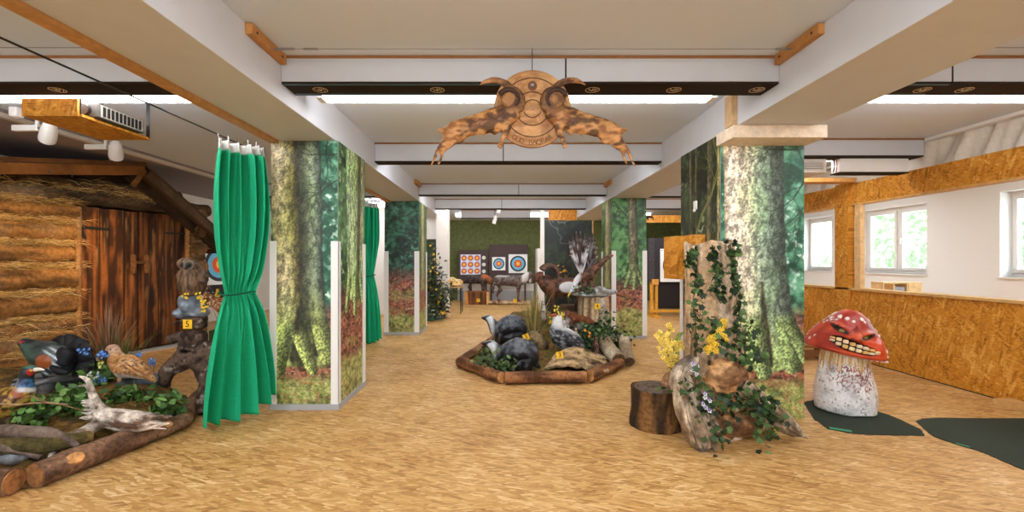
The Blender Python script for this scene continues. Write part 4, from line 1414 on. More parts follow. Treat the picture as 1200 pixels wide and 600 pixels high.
def fissured(name, lab, cat, pts, rad, seed, cols, n=26, twist=0.9, group=None, flare=0.0, extra=()):
    pts = [Vector(p) for p in pts]
    t = thing(name, lab, cat, min(pts, key=lambda p: p.z), group)
    q = random.Random(seed)
    m = MB()
    for (P_, R_) in [(pts, rad)] + list(extra):
        P_ = [Vector(p) for p in P_]
        d = (P_[-1] - P_[0]).normalized()
        e1 = d.cross(Vector((0, 1, 0.2))).normalized()
        e2 = d.cross(e1)
        m.tube(P_, [r * 0.86 for r in R_], 16, sub=5, jag=0.04, seed=seed, c=(0.32, 0.32, 0.32))
        for k in range(n):
            a0 = 2 * PI * k / n + q.uniform(-0.1, 0.1)
            tw = twist * q.uniform(0.8, 1.2)
            i0 = 0 if q.random() < 0.7 else 1
            i1 = len(P_) if q.random() < 0.75 else len(P_) - 1
            pp, rr_ = [], []
            for i in range(i0, i1):
                a = a0 + tw * i / len(P_)
                pp.append(P_[i] + (e1 * math.cos(a) + e2 * math.sin(a)) * R_[i] * q.uniform(0.80, 0.9))
                rr_.append(R_[i] * q.uniform(0.15, 0.24))
            if len(pp) < 2: continue
            e_ = (pp[-1] - pp[-2]).normalized() * q.uniform(0.0, 0.05)
            pp.append(pp[-1] + e_); rr_.append(0.004)
            g = q.uniform(0.55, 1.1)
            m.tube(pp, rr_, 7, sub=4, jag=0.25, seed=k, c=(g, g, g))
    g = np.array(m.k)
    m.noise(0.010, 9, seed)
    a = np.array([tuple(v) for v in m.v])
    k = mixc(np.array(cols[0]), np.array(cols[1]), sm(0.3, 0.62, fbm(a * 12, 4, seed)))
    k = mixc(k, np.array(cols[2]), sm(0.54, 0.68, fbm(a * 6, 3, seed + 4)) * 0.7)
    m.k = [tuple(v) for v in k * g]
    m.build('wood', M_log, t, angle=60)
    return t


def inside(poly, x, y):
    r = np.zeros(x.shape, bool)
    n = len(poly)
    for i in range(n):
        x0, y0 = poly[i]
        x1, y1 = poly[(i + 1) % n]
        c = ((y0 > y) != (y1 > y)) & (x < (x1 - x0) * (y - y0) / ((y1 - y0) + 1e-12) + x0)
        r ^= c
    return r


def edge_d(poly, x, y):
    b = np.full(x.shape, 99.0)
    n = len(poly)
    for i in range(n):
        x0, y0 = poly[i]
        x1, y1 = poly[(i + 1) % n]
        dx, dy = x1 - x0, y1 - y0
        t = np.clip(((x - x0) * dx + (y - y0) * dy) / (dx * dx + dy * dy), 0, 1)
        b = np.minimum(b, np.hypot(x - x0 - t * dx, y - y0 - t * dy))
    return b


def mound(name, lab, poly, hfn, cols, seed, step=0.03):
    xs = [p[0] for p in poly]
    ys = [p[1] for p in poly]
    X, Y = np.meshgrid(np.arange(min(xs), max(xs), step), np.arange(min(ys), max(ys), step), indexing='ij')
    ok = inside(poly, X, Y)
    q = np.stack([X.ravel(), Y.ravel(), X.ravel() * 0], 1)
    Z = hfn(X, Y) + 0.05 * (fbm(q * 7, 4, seed).reshape(X.shape) - 0.5) + 0.03 * (fbm(q * 28, 3, seed + 3).reshape(X.shape) - 0.5)
    Z = np.maximum(Z, 0.012)
    idx = -np.ones(X.shape, int)
    idx[ok] = np.arange(ok.sum())
    m = MB()
    m.v = [Vector(v) for v in np.stack([X[ok], Y[ok], Z[ok]], 1)]
    pts = np.stack([X[ok], Y[ok], Z[ok]], 1)
    n1, n2 = fbm(pts * 6, 4, seed + 7), fbm(pts * 20, 3, seed + 8)
    k = mixc(np.array(cols[0]), np.array(cols[1]), sm(0.35, 0.65, n2))
    k = mixc(k, np.array(cols[2]), sm(0.48, 0.62, n1) * 0.8)
    m.k = [tuple(c) for c in k]
    fs = []
    for i in range(X.shape[0] - 1):
        for j in range(X.shape[1] - 1):
            f = (idx[i, j], idx[i + 1, j], idx[i + 1, j + 1], idx[i, j + 1])
            if min(f) >= 0: fs.append(tuple(int(v) for v in f))
    m.f = fs
    o = m.build(name, M_moss, angle=0)
    return tag(o, lab, 'moss mound')


LG = [C(92, 128, 58), C(70, 108, 46), C(120, 152, 76), C(54, 84, 40)]
IV = [C(38, 60, 30), C(54, 82, 40), C(28, 46, 25), C(84, 114, 58)]


def leafy(lab, cat, name, base, heads, n, L, Wd, pal, seed, spread=0.06, ivy=False, flowers=None, group=None, down=0.15, part='foliage'):
    """a small plant: stems from base to each head, leaves round the outer part of every stem"""
    q = random.Random(seed)
    base = Vector(base)
    t = thing(name, lab, cat, base, group)
    ms, ml = MB(C(82, 84, 46)), MB()
    for h in heads:
        h = Vector(h)
        mid_ = base.lerp(h, 0.5) + Vector((q.uniform(-1, 1), q.uniform(-1, 1), 1)) * 0.03
        ms.tube([base, mid_, h], [0.005, 0.004, 0.002], 5, sub=4)
        for i in range(n):
            s = q.uniform(0.25, 1.0)
            p = (base.lerp(mid_, s * 2) if s < 0.5 else mid_.lerp(h, s * 2 - 1)) + Vector((q.gauss(0, spread), q.gauss(0, spread), q.gauss(0, spread * 0.7)))
            d = Vector((q.uniform(-1, 1), q.uniform(-1, 0.6), q.uniform(-0.5, 0.7) - down))
            g = q.uniform(0.7, 1.25)
            ml.leaf(p, d, L * q.uniform(0.6, 1.15), Wd * q.uniform(0.7, 1.1), tuple(v * g for v in q.choice(pal)), ivy=ivy, rr=q)
    ms.build('stem', M_leaf, t)
    ml.build(part, M_leaf, t, angle=0)
    if flowers:
        col, rad, per = flowers
        for h in heads:
            for i in range(per):
                p = Vector(h) + Vector((q.gauss(0, spread * 0.7), q.gauss(0, spread * 0.5) - 0.01, q.gauss(0, spread * 0.8)))
                m = MB()
                floret(m, p, rad, col, q)
                m.build('blossom', M_leaf, t, angle=0)
    return t


def floret(m, p, r, col, q, eye=C(232, 200, 60), face=None):
    fwd = Vector(face) if face is not None else Vector((q.uniform(-0.5, 0.5), -1, q.uniform(0.1, 0.9)))
    fwd.normalize()
    s = fwd.cross(Vector((0, 0, 1))).normalized()
    u = s.cross(fwd)
    for k in range(5):
        a = 2 * PI * k / 5 + q.uniform(0, 0.4)
        d = s * math.cos(a) + u * math.sin(a) + fwd * 0.25
        g = q.uniform(0.8, 1.15)
        c = tuple(v * g for v in col)
        e = d.normalized().cross(fwd).normalized()
        m.add([p, p + d * r * 0.6 + e * r * 0.4, p + d * r * 1.1, p + d * r * 0.6 - e * r * 0.4], [(0, 1, 2, 3)], c)
    m.ell(p + fwd * r * 0.15, r * 0.25, nu=6, nv=4, c=eye)


def tuft(lab, name, base, n, h, spread, pal, seed, cat='grass tuft', wd=0.005, lean=(0, 0)):
    q = random.Random(seed)
    base = Vector(base)
    t = thing(name, lab, cat, base)
    m = MB()
    for i in range(n):
        a = q.uniform(0, 2 * PI)
        r = abs(q.gauss(0, 1)) * spread
        b = base + Vector((math.cos(a), math.sin(a), 0)) * 0.05 * q.random()
        hh = h * q.uniform(0.45, 1.05)
        top = base + Vector((math.cos(a) * r + lean[0] * hh, math.sin(a) * r + lean[1] * hh, hh))
        mid_ = b.lerp(top, 0.55) + Vector((0, 0, 0.12 * hh))
        s = Vector((math.sin(a), -math.cos(a), 0)) * wd * q.uniform(0.5, 1)
        c = q.choice(pal)
        m.add([b - s, b + s, mid_ + s * 0.8, mid_ - s * 0.8, top], [(0, 1, 2, 3), (3, 2, 4)], c)
    m.build('blades', M_leaf, t, angle=0)
    return t


def number_tag(lab, p, s, face, num, tilt=0.0, lean=0.0):
    """small yellow plate with its number"""
    p = Vector(p)
    t = thing('number_tag', lab, 'number tag', p - Vector((0, 0, s / 2)), 'yellow number tags')
    M = Matrix.Translation(p) @ Matrix.Rotation(face, 4, 'Z') @ Matrix.Rotation(tilt, 4, 'Y') @ Matrix.Rotation(PI / 2 + lean, 4, 'X')
    m = MB(C(250, 196, 40))
    m.M = M
    m.box(-s / 2, s / 2, -s / 2, s / 2, -0.004, 0.0)
    m.build('plate', M_vcol, t, smooth=False, bevel=0.001)
    text_mb(num, s * 0.95, M @ Matrix.Translation((0, 0, 0.001)), 0.0008, C(36, 28, 20)).build('numeral', M_vcol, t, smooth=False)
    return t


def rockthing(name, lab, cat, ells, seed, cols, voxel=0.012, amp=0.03, mat=None):
    m = MB()
    for e in ells: m.ell(*e)
    def cf(p, no):
        n = fbm(p * 9, 4, seed)
        k = mixc(np.array(cols[0]), np.array(cols[1]), sm(0.35, 0.65, n))
        return mixc(k, np.array(cols[2]), sm(0.52, 0.66, fbm(p * 6, 4, seed + 5)) * 0.8)
    def dp(p): return (fbm(p * 9, 4, seed + 1) - 0.5) * 2 * amp
    o = blob(name, m, mat or M_rock, None, voxel, 3, cf, dp)
    return tag(o, lab, cat)


# ================================================================== middle bed
CB = [(-0.58, 6.22), (0.02, 5.36), (1.02, 5.40), (1.60, 6.15), (1.86, 7.6), (1.2, 8.3), (-0.1, 8.1)]


def mz(x, y):
    x, y = np.asarray(x, float), np.asarray(y, float)
    h = np.interp(y, [5.3, 5.7, 6.0, 6.3, 6.6, 7.2, 7.7], [0.05, 0.05, 0.07, 0.14, 0.29, 0.46, 0.58])
    return 0.02 + h * sm(0.0, 0.42, edge_d(CB, x, y))


def MZ(x, y): return float(mz(np.array([x]), np.array([y]))[0])


def GM(px, d, dz=0.0):
    """on the middle mound, at photo column px and distance d"""
    x = (px - VX) * d / F
    return Vector((x, d, MZ(x, d) + dz))


mound('moss_mound', 'brown mossy mound inside the log border of the middle animal bed', CB, mz, (C(84, 62, 34), C(138, 104, 56), C(108, 104, 44)), 5)
LB = [C(84, 50, 30), C(156, 106, 66)]
names = ('log border of the middle bed, piece pointing at the curtain side', 'long front log of the middle bed border', 'log border of the middle bed, piece under the two grey logs', 'log border of the middle bed, side piece below the column',
         'log border of the middle bed, rear piece by the animal mural', 'log border of the middle bed, rear piece', 'log border of the middle bed, side piece behind the badgers')
for k in range(7):
    a, b = CB[k], CB[(k + 1) % 7]
    d = (Vector((*b, 0)) - Vector((*a, 0))).normalized()
    p0, p1 = Vector((*a, 0.072)) + d * 0.03, Vector((*b, 0.072)) - d * 0.03
    log('border_log', names[k], 'log', [p0, p0.lerp(p1, 0.35) + Vector((0, 0, 0.006)), p0.lerp(p1, 0.7), p1], [0.074, 0.070, 0.076, 0.07], LB[0], LB[1], 70 + k, 'border logs of the middle bed', cut=C(196, 140, 84), amp=0.022, frq=6, mat=M_log, f=(2.6, 2.6, 22))

# badgers
def badger_col(p, no):
    x, y, z = p[:, 0], p[:, 1], p[:, 2]
    n = fbm(p * 26, 3, 4)
    c = mixc(np.array(C(28, 28, 31)), np.array(C(92, 97, 106)), sm(0.44, 0.70, n * 0.55 + 0.3 * sm(0.14, 0.34, z)))
    c = mixc(c, np.array(C(30, 28, 30)), sm(0.16, 0.06, z))
    head = sm(0.20, 0.26, x)
    c = mixc(c, np.array(C(196, 200, 204)), head)
    stripe = head * sm(0.012, 0.020, np.abs(y)) * sm(0.050, 0.040, np.abs(y)) * sm(0.24, 0.27, x)
    c = mixc(c, np.array(C(28, 28, 32)), stripe)
    c = mixc(c, np.array(C(24, 22, 24)), sm(0.375, 0.39, x))
    return c


def badger(lab, loc, rz, s, hz, spine_up):
    t = thing('badger', lab, 'badger', loc, 'foam badgers')
    m = MB()
    u = spine_up
    m.tube([(-0.27, 0, 0.13), (-0.20, 0, 0.19 + u), (-0.06, 0, 0.22 + u), (0.08, 0, 0.20 + u * 0.5), (0.17, 0, 0.22), (0.23, 0, 0.22 + hz * 0.55), (0.29, 0, 0.22 + hz), (0.35, 0, 0.225 + hz * 1.06), (0.40, 0, 0.222 + hz * 1.08)],
           [0.06, 0.135, 0.165, 0.145, 0.108, 0.080, 0.064, 0.044, 0.020], 16, sub=3)
    m.tube([(-0.24, 0, 0.12), (-0.05, 0, 0.12), (0.12, 0, 0.13)], [0.10, 0.135, 0.10], 14, sub=3)
    for sy in (-1, 1):
        m.tube([(0.12, 0.07 * sy, 0.16), (0.14, 0.085 * sy, 0.08), (0.145, 0.085 * sy, 0.025)], [0.058, 0.042, 0.034], 10)
        m.tube([(0.145, 0.085 * sy, 0.022), (0.205, 0.088 * sy, 0.018)], [0.032, 0.022], 8)
        m.tube([(-0.16, 0.07 * sy, 0.16), (-0.17, 0.095 * sy, 0.09), (-0.16, 0.095 * sy, 0.028)], [0.085, 0.06, 0.036], 10)
        m.tube([(-0.17, 0.095 * sy, 0.024), (-0.09, 0.098 * sy, 0.018)], [0.034, 0.024], 8)
        m.ell((0.27, 0.045 * sy, 0.265 + hz), (0.014, 0.012, 0.022), nu=8, nv=6)
    m.tube([(-0.25, 0, 0.14), (-0.31, 0, 0.10), (-0.35, 0, 0.06)], [0.04, 0.034, 0.014], 8)
    M = place(loc, rz, s)
    blob('body', m, M_gloss, t, 0.011, 5, badger_col, lambda p: (fbm(p * 40, 2, 3) - 0.5) * 0.006, M)
    for sy in (-1, 1):
        e = MB(C(10, 8, 8))
        e.M = M
        e.ell((0.325, 0.038 * sy, 0.245 + hz * 1.03), 0.008, nu=8, nv=6)
        e.build('eye', M_gloss, t)
    e = MB(C(14, 12, 12))
    e.M = M
    e.ell((0.405, 0, 0.226 + hz * 1.08), (0.014, 0.014, 0.012), nu=8, nv=6).build('nose', M_gloss, t)
    return t


badger('dark badger with raised striped head standing on the moss', GM(594, 6.55, -0.03), PI + 0.2, 0.90, 0.19, 0.09)
badger('bigger badger crouching in the green leaves behind the front border log', GM(602, 5.82, -0.05), PI - 0.1, 0.98, 0.13, 0.075)

# grey bird with a white head
def goose_col(p, no):
    x, z = p[:, 0], p[:, 2]
    n = fbm(p * np.array([22, 40, 40]), 3, 9)
    c = mixc(np.array(C(38, 38, 42)), np.array(C(150, 154, 160)), sm(0.44, 0.68, n + 0.18 * (x + 0.02)))
    c = mixc(c, np.array(C(48, 42, 40)), sm(-0.12, -0.28, x))
    return mixc(c, np.array(C(216, 216, 214)), sm(0.20, 0.27, z))
t = thing('goose', 'grey goose with white head and red beak behind the driftwood slab', 'goose', GM(660, 6.25, -0.02))
m = MB()
m.tube([(-0.30, 0, 0.03), (-0.2, 0, 0.085), (-0.05, 0, 0.135), (0.08, 0, 0.16), (0.15, 0, 0.20), (0.175, 0, 0.27), (0.19, 0, 0.32), (0.205, 0, 0.35)], [0.03, 0.085, 0.12, 0.115, 0.085, 0.058, 0.052, 0.035], 14, sub=3)
for sy in (-1, 1): m.tube([(0.10, 0.08 * sy, 0.15), (-0.08, 0.115 * sy, 0.12), (-0.27, 0.05 * sy, 0.05)], [0.04, 0.055, 0.012], 8, sz=1.3)
M = place(ORG[t.name] + Vector((0, 0, 0.05)), PI + 0.40, 1.32, ry=-0.36)
blob('body', m, M_fur, t, 0.011, 5, goose_col, None, M)
e = MB(C(190, 78, 50)); e.M = M
e.tube([(0.225, 0, 0.345), (0.25, 0, 0.345), (0.285, 0, 0.33)], [0.024, 0.018, 0.006], 8, sz=0.7).build('beak', M_gloss, t)
for sy in (-1, 1):
    e = MB(C(14, 12, 12)); e.M = M
    e.ell((0.21, 0.038 * sy, 0.355), 0.007, nu=8, nv=6).build('eye', M_gloss, t)


def slim_col(brown, chest, seed=2):
    def fn(p, no):
        n = fbm(p * np.array([30, 30, 30]), 3, seed)
        c = mixc(np.array(brown) * 0.6, np.array(brown) * 1.25, sm(0.35, 0.65, n))
        # chest and throat: the underside towards the front
        k = sm(0.45, 0.8, no[:, 0]) * sm(0.03, 0.08, p[:, 2]) * sm(0.04, 0.026, np.abs(p[:, 1]))
        return mixc(c, np.array(chest), k)
    return fn


def weasel(lab, name, cat, loc, rz, h, brown, chest):
    """upright slim animal: haunches, long chest, small head with ears, forepaws held in front"""
    t = thing(name, lab, cat, loc)
    m = MB()
    m.tube([(-0.02, 0, 0.0), (-0.015, 0, 0.07), (0, 0, 0.16), (0.0, 0, 0.23), (0.008, 0, 0.27)], [0.06, 0.066, 0.05, 0.040, 0.034], 12, sub=3)
    m.tube([(-0.008, 0, 0.29), (0.02, 0, 0.295), (0.055, 0, 0.285)], [0.036, 0.035, 0.014], 10)
    for sy in (-1, 1):
        m.ell((-0.012, 0.028 * sy, 0.325), (0.010, 0.012, 0.016), nu=8, nv=6)
        m.tube([(0.02, 0.035 * sy, 0.20), (0.055, 0.03 * sy, 0.165), (0.07, 0.022 * sy, 0.14)], [0.022, 0.015, 0.012], 8)
        m.ell((0.01, 0.05 * sy, 0.04), (0.055, 0.03, 0.045), nu=10, nv=7)
        m.tube([(0.04, 0.05 * sy, 0.012), (0.085, 0.052 * sy, 0.010)], [0.016, 0.012], 8)
    m.tube([(-0.05, 0, 0.03), (-0.13, 0.02, 0.02), (-0.2, 0.05, 0.02)], [0.026, 0.022, 0.008], 8)
    M = place(loc, rz, h / 0.33)
    blob('body', m, M_fur, t, 0.009, 4, slim_col(brown, chest), None, M)
    for sy in (-1, 1):
        e = MB(C(10, 8, 8)); e.M = M
        e.ell((0.035, 0.021 * sy, 0.302), 0.006, nu=8, nv=6).build('eye', M_gloss, t)
    e = MB(C(14, 10, 10)); e.M = M
    e.ell((0.067, 0, 0.284), 0.007, nu=8, nv=6).build('nose', M_gloss, t)


DN = -PI / 2
weasel('upright brown marten with long white bib below the horned sheep', 'marten', 'marten', GM(637, 7.15, 0.02), DN - 0.1, 0.34, C(112, 64, 38), C(206, 206, 206))
weasel('small upright stoat with cream chest between the goose and the orange flowers', 'stoat', 'stoat', GM(675, 6.45, 0.02), DN - 0.2, 0.26, C(74, 48, 34), C(206, 182, 160))
weasel('dark little stoat half hidden beside the grey logs', 'stoat', 'stoat', GM(698, 6.25, 0.03), DN + 0.2, 0.26, C(64, 34, 24), C(120, 88, 76))
# lying marten
t = thing('marten', 'reddish brown marten lying slanted over the stoat, head raised', 'marten', P(679, 378, 6.9))
m = MB()
m.tube([(-0.24, 0, -0.06), (-0.14, 0, 0.0), (0, 0, 0.05), (0.10, 0, 0.085), (0.16, 0, 0.12), (0.20, 0, 0.145), (0.25, 0, 0.145)], [0.05, 0.075, 0.07, 0.058, 0.046, 0.040, 0.014], 12, sub=3)
for sy in (-1, 1):
    m.ell((0.175, 0.03 * sy, 0.182), (0.010, 0.014, 0.016), nu=8, nv=6)
    m.tube([(0.11, 0.04 * sy, 0.06), (0.13, 0.045 * sy, 0.0), (0.15, 0.045 * sy, -0.05)], [0.03, 0.02, 0.016], 8)
    m.ell((-0.15, 0.045 * sy, -0.03), (0.06, 0.03, 0.05), nu=10, nv=7)
m.tube([(-0.22, 0, -0.06), (-0.32, 0, -0.08), (-0.40, 0.03, -0.1)], [0.034, 0.034, 0.012], 8)
M = place(ORG[t.name], PI + 0.2, 1.0)
blob('body', m, M_fur, t, 0.010, 4, slim_col(C(122, 66, 36), C(200, 200, 204), 6), None, M)
for sy in (-1, 1):
    e = MB(C(10, 8, 8)); e.M = M
    e.ell((0.222, 0.026 * sy, 0.158), 0.006, nu=8, nv=6).build('eye', M_gloss, t)
e = MB(C(16, 12, 12)); e.M = M
e.ell((0.262, 0, 0.145), 0.008, nu=8, nv=6).build('nose', M_gloss, t)
rockthing('rock', 'dark mossy stone that carries the lying marten', 'rock', [(GM(680, 6.95, 0.02), (0.26, 0.2, 0.11)), (GM(690, 6.95, 0.0), (0.2, 0.2, 0.1))], 4, (C(54, 50, 44), C(92, 88, 78), C(88, 96, 52)))
rockthing('rock', 'pale grey stone beside the lying marten', 'rock', [(GM(662, 6.85, 0.06), (0.07, 0.09, 0.13)), (GM(666, 6.9, 0.16), (0.05, 0.07, 0.06))], 9, (C(132, 136, 142), C(214, 216, 218), C(120, 100, 80)), amp=0.015)

# horned sheep (mouflon)
t = thing('mouflon', 'brown wild sheep with curled horn and white saddle patch beside the eagle', 'wild sheep', GM(657, 7.65, -0.13))
def mouf_col(p, no):
    n = fbm(p * 22, 3, 6)
    c = mixc(np.array(C(58, 36, 26)), np.array(C(116, 74, 52)), sm(0.35, 0.65, n))
    s = ((p[:, 0] + 0.09) / 0.15) ** 2 + ((p[:, 2] - 0.50) / 0.085) ** 2
    c = mixc(c, np.array(C(206, 204, 202)), sm(1.05, 0.8, s) * sm(0.03, 0.06, np.abs(p[:, 1])))
    c = mixc(c, np.array(C(50, 36, 30)), sm(0.36, 0.2, p[:, 2]))
    return mixc(c, np.array(C(196, 184, 172)), sm(0.44, 0.48, p[:, 0]))
m = MB()
m.tube([(-0.32, 0, 0.46), (-0.24, 0, 0.50), (-0.05, 0, 0.49), (0.12, 0, 0.49), (0.22, 0, 0.56), (0.28, 0, 0.64)], [0.07, 0.14, 0.15, 0.15, 0.125, 0.095], 14, sub=3)
m.tube([(0.27, 0, 0.66), (0.34, 0, 0.66), (0.42, 0, 0.60), (0.47, 0, 0.565)], [0.07, 0.068, 0.048, 0.034], 12, sub=3)
for sy in (-1, 1):
    m.tube([(0.13, 0.07 * sy, 0.42), (0.14, 0.075 * sy, 0.25), (0.13, 0.075 * sy, 0.02)], [0.055, 0.034, 0.026], 10)
    m.tube([(-0.24, 0.07 * sy, 0.44), (-0.27, 0.08 * sy, 0.26), (-0.25, 0.08 * sy, 0.02)], [0.075, 0.04, 0.026], 10)
    m.tube([(0.29, 0.06 * sy, 0.68), (0.26, 0.12 * sy, 0.66)], [0.022, 0.008], 8)
m.tube([(-0.34, 0, 0.5), (-0.38, 0, 0.42)], [0.03, 0.02], 8)
M = place(ORG[t.name], PI + 0.1, 1.12)
blob('body', m, M_fur, t, 0.014, 4, mouf_col, None, M)
for sy in (-1, 1):
    h = MB(); h.M = M
    pts = [(0.30 - 0.125 + 0.13 * math.cos(a), sy * (0.045 + 0.05 * i / 13), 0.675 + 0.145 * math.sin(a)) for i, a in enumerate(np.linspace(0.6, 4.4, 14))]
    h.tube(pts, [0.048 - 0.0027 * i for i in range(14)], 10, jag=0.06)
    h.paint(lambda a: np.tile(np.array(C(96, 74, 60)), (len(a), 1)))
    h.build('horn', M_log, t)
    e = MB(C(10, 8, 8)); e.M = M
    e.ell((0.365, 0.052 * sy, 0.675), 0.010, nu=8, nv=6).build('eye', M_gloss, t)

# stump with slate, eagle on it
sx, sy_ = (696 - VX) * 7.2 / F, 7.2
st = thing('tree_stump', 'tall pale stump in the middle bed carrying grey slabs and the eagle', 'tree stump', (sx, sy_, 0.1))
m = MB()
n = 40
prof = [(0.33, 0.1), (0.27, 0.3), (0.235, 0.55), (0.225, 0.84), (0.22, 0.90), (0.02, 0.905)]
m.lathe(prof, 48, (sx, sy_, 0))
vs = []
for v in m.v:
    a = math.atan2(v.y - sy_, v.x - sx)
    k = 1 + 0.07 * math.sin(a * 7) + 0.05 * math.sin(a * 13 + 1)
    vs.append(Vector((sx + (v.x - sx) * k, sy_ + (v.y - sy_) * k, v.z)))
m.v = vs
m.noise(0.012, 8, 3)
m.paint(lambda a: mixc(np.array(C(112, 84, 56)), np.array(C(206, 178, 140)), sm(0.3, 0.62, fbm(np.stack([np.arctan2(a[:, 1] - sy_, a[:, 0] - sx) * 6, a[:, 2] * 1.5, a[:, 0] * 0], 1), 4, 7))))
m.build('trunk', M_log, st, angle=60)
log('grey_branch', 'pale branch stub leaning against the eagle stump', 'branch', [P(706, 350, 6.93), P(708, 370, 6.9), P(712, 398, 6.85)], [0.06, 0.07, 0.062], C(150, 132, 108), C(206, 192, 170), 12, cut=C(190, 166, 130), mat=M_log, amp=0.01)
rockthing('slate_slab', 'grey slate slabs lying on the stump under the eagle', 'slate', [((sx - 0.05, sy_ - 0.03, 0.925), (0.33, 0.28, 0.035)), ((sx + 0.17, sy_ - 0.05, 0.965), (0.19, 0.2, 0.04)), ((sx + 0.06, sy_, 1.0), (0.14, 0.16, 0.06))], 21, (C(112, 116, 122), C(188, 192, 196), C(120, 108, 84)), amp=0.02)
t = thing('eagle', 'brown eagle with raised white-streaked wings bending its white head over the stump', 'eagle', (sx - 0.02, sy_, 1.03))
Z0 = 1.03
m = MB()
E = lambda px, py, d=7.15: P(px, py, d)
m.tube([E(668, 343, 7.05), E(672, 336, 7.08), E(677, 327, 7.12), E(684, 324), E(691, 321), E(699, 313), E(707, 306), E(714, 301), E(719, 299)], [0.022, 0.036, 0.05, 0.085, 0.095, 0.068, 0.045, 0.032, 0.012], 12, sub=3)
for dx in (-0.06, 0.06): m.tube([E(688, 326) + Vector((dx, 0, 0)), E(690, 336) + Vector((dx, -0.02, 0)), Vector((sx + dx, sy_ - 0.03, 1.05))], [0.05, 0.032, 0.02], 8)
def eag_col(p, no):
    n = fbm(p * np.array([24, 24, 40]), 3, 4)
    c = mixc(np.array(C(58, 38, 30)), np.array(C(120, 84, 62)), sm(0.35, 0.65, n))
    x1 = E(681, 326).x
    return mixc(c, np.array(C(206, 206, 210)), sm(x1 + 0.01, x1 - 0.05, p[:, 0]))
blob('body', m, M_fur, t, 0.012, 3, eag_col)
e = MB(C(206, 170, 60)); e.tube([E(668, 343, 7.05), E(666, 347, 7.03), E(666.5, 350, 7.03)], [0.02, 0.014, 0.004], 8).build('beak', M_gloss, t)
e = MB(C(14, 10, 10)); e.ell(E(670, 338, 7.035), 0.007, nu=8, nv=6).build('eye', M_gloss, t)
for wk, (root, tips, dd) in enumerate((((681, 322), [(667, 288), (666, 280), (670, 274), (675, 271), (680, 271), (685, 273), (688, 278), (690, 286)], 7.05), ((690, 318), [(684, 288), (687, 279), (691, 273), (695, 273), (698, 279), (700, 288), (701, 298)], 7.25))):
    w_ = MB()
    r0 = E(*root, dd)
    for k, tp in enumerate(tips):
        q = E(*tp, dd - 0.05 + 0.015 * k)
        mid_ = r0.lerp(q, 0.55) + Vector((-0.02 + 0.004 * k, -0.02, 0))
        w_.tube([r0, mid_, r0.lerp(q, 0.85), q], [0.030, 0.046, 0.042, 0.010], 8, sub=4, sz=0.32, up=(1, 0.2, 0.1))
    def wc(a, r0=r0, dd=dd):
        l = np.linalg.norm(a - np.array(r0), axis=1)
        n = fbm(a * np.array([34, 34, 34]), 3, 8)
        c = mixc(np.array(C(44, 30, 26)), np.array(C(96, 70, 60)), sm(0.3, 0.7, n))
        s = 0.5 + 0.5 * np.sin(l * 95 + 3 * n)
        k = sm(0.35, 0.7, s) * sm(0.62, 0.3, l) * (1.0 if dd < 7.1 else 0.45) * sm(0.28, 0.5, fbm(a * 9, 2, 3) + 0.12)
        c = mixc(c, np.array(C(226, 226, 230)), k)
        return mixc(c, np.array(C(190, 186, 190)), sm(0.62, 0.70, l) * 0.5)
    w_.paint(wc)
    w_.build('wing', M_fur, t, angle=70)
number_tag('yellow number tag pinned high on the eagle stump', (P(700, 359, 6.86)), 0.085, 0.0, '4')
# logs at the side of the bed
log('grey_log', 'thick grey log leaning out of the middle bed, beside the stoat', 'log', [P(706, 396, 6.65), P(714, 410, 6.4), P(725, 428, 6.12) + Vector((0, 0, 0.07))], [0.10, 0.11, 0.10], C(150, 128, 100), C(202, 184, 156), 31, 'grey logs by the middle bed', cut=C(120, 92, 66), mat=M_log, amp=0.016)
log('grey_log', 'thinner grey log leaning at the outer corner of the middle bed', 'log', [P(731, 398, 6.6), P(734, 412, 6.35), P(737, 430, 6.15) + Vector((0, 0, 0.07))], [0.075, 0.088, 0.082], C(140, 120, 96), C(196, 178, 152), 32, 'grey logs by the middle bed', cut=C(104, 80, 58), mat=M_log, amp=0.016)
log('grey_branch', 'short grey branch resting on the two leaning logs', 'branch', [P(724, 392, 6.7), P(731, 396, 6.68), P(738, 404, 6.6)], [0.045, 0.05, 0.04], C(140, 122, 98), C(190, 172, 146), 33, mat=M_log, amp=0.012)
# driftwood slab
t = thing('driftwood_slab', 'cracked weathered slab of driftwood behind the front border log', 'driftwood', (0.98, 5.85, 0.05))
m = MB()
q = random.Random(5)
for k in range(20):
    f_ = k / 19
    a = P(638 + 12 * f_, 432 - 16 * f_, 5.62 + 0.4 * f_)
    b = P(672 + 8 * f_, 429 - 19 * f_, 5.60 + 0.42 * f_)
    c_ = P(714 - 4 * f_, 436 - 17 * f_, 5.62 + 0.4 * f_)
    m.tube([a, a.lerp(b, 0.5) + Vector((0, 0, 0.02 + 0.01 * q.random())), b + Vector((0, 0, 0.015 * q.random())), b.lerp(c_, 0.5), c_], [0.012, 0.027, 0.031, 0.027, 0.010], 7, sub=6, jag=0.5, seed=k)
m.noise(0.012, 18, 2)
m.paint(barkcol(C(62, 44, 28), C(196, 164, 120), 3, (8, 14, 40)))
m.build('wood', M_log, t, angle=50)
number_tag('tilted yellow number tag on the cracked driftwood slab', P(656, 416, 5.60), 0.085, 0.1, '3', tilt=-0.12, lean=-0.1)
number_tag('tilted yellow number tag on the moss next to the badgers', P(616.5, 395, 6.35), 0.085, 0.1, '3', tilt=-0.3, lean=-0.1)
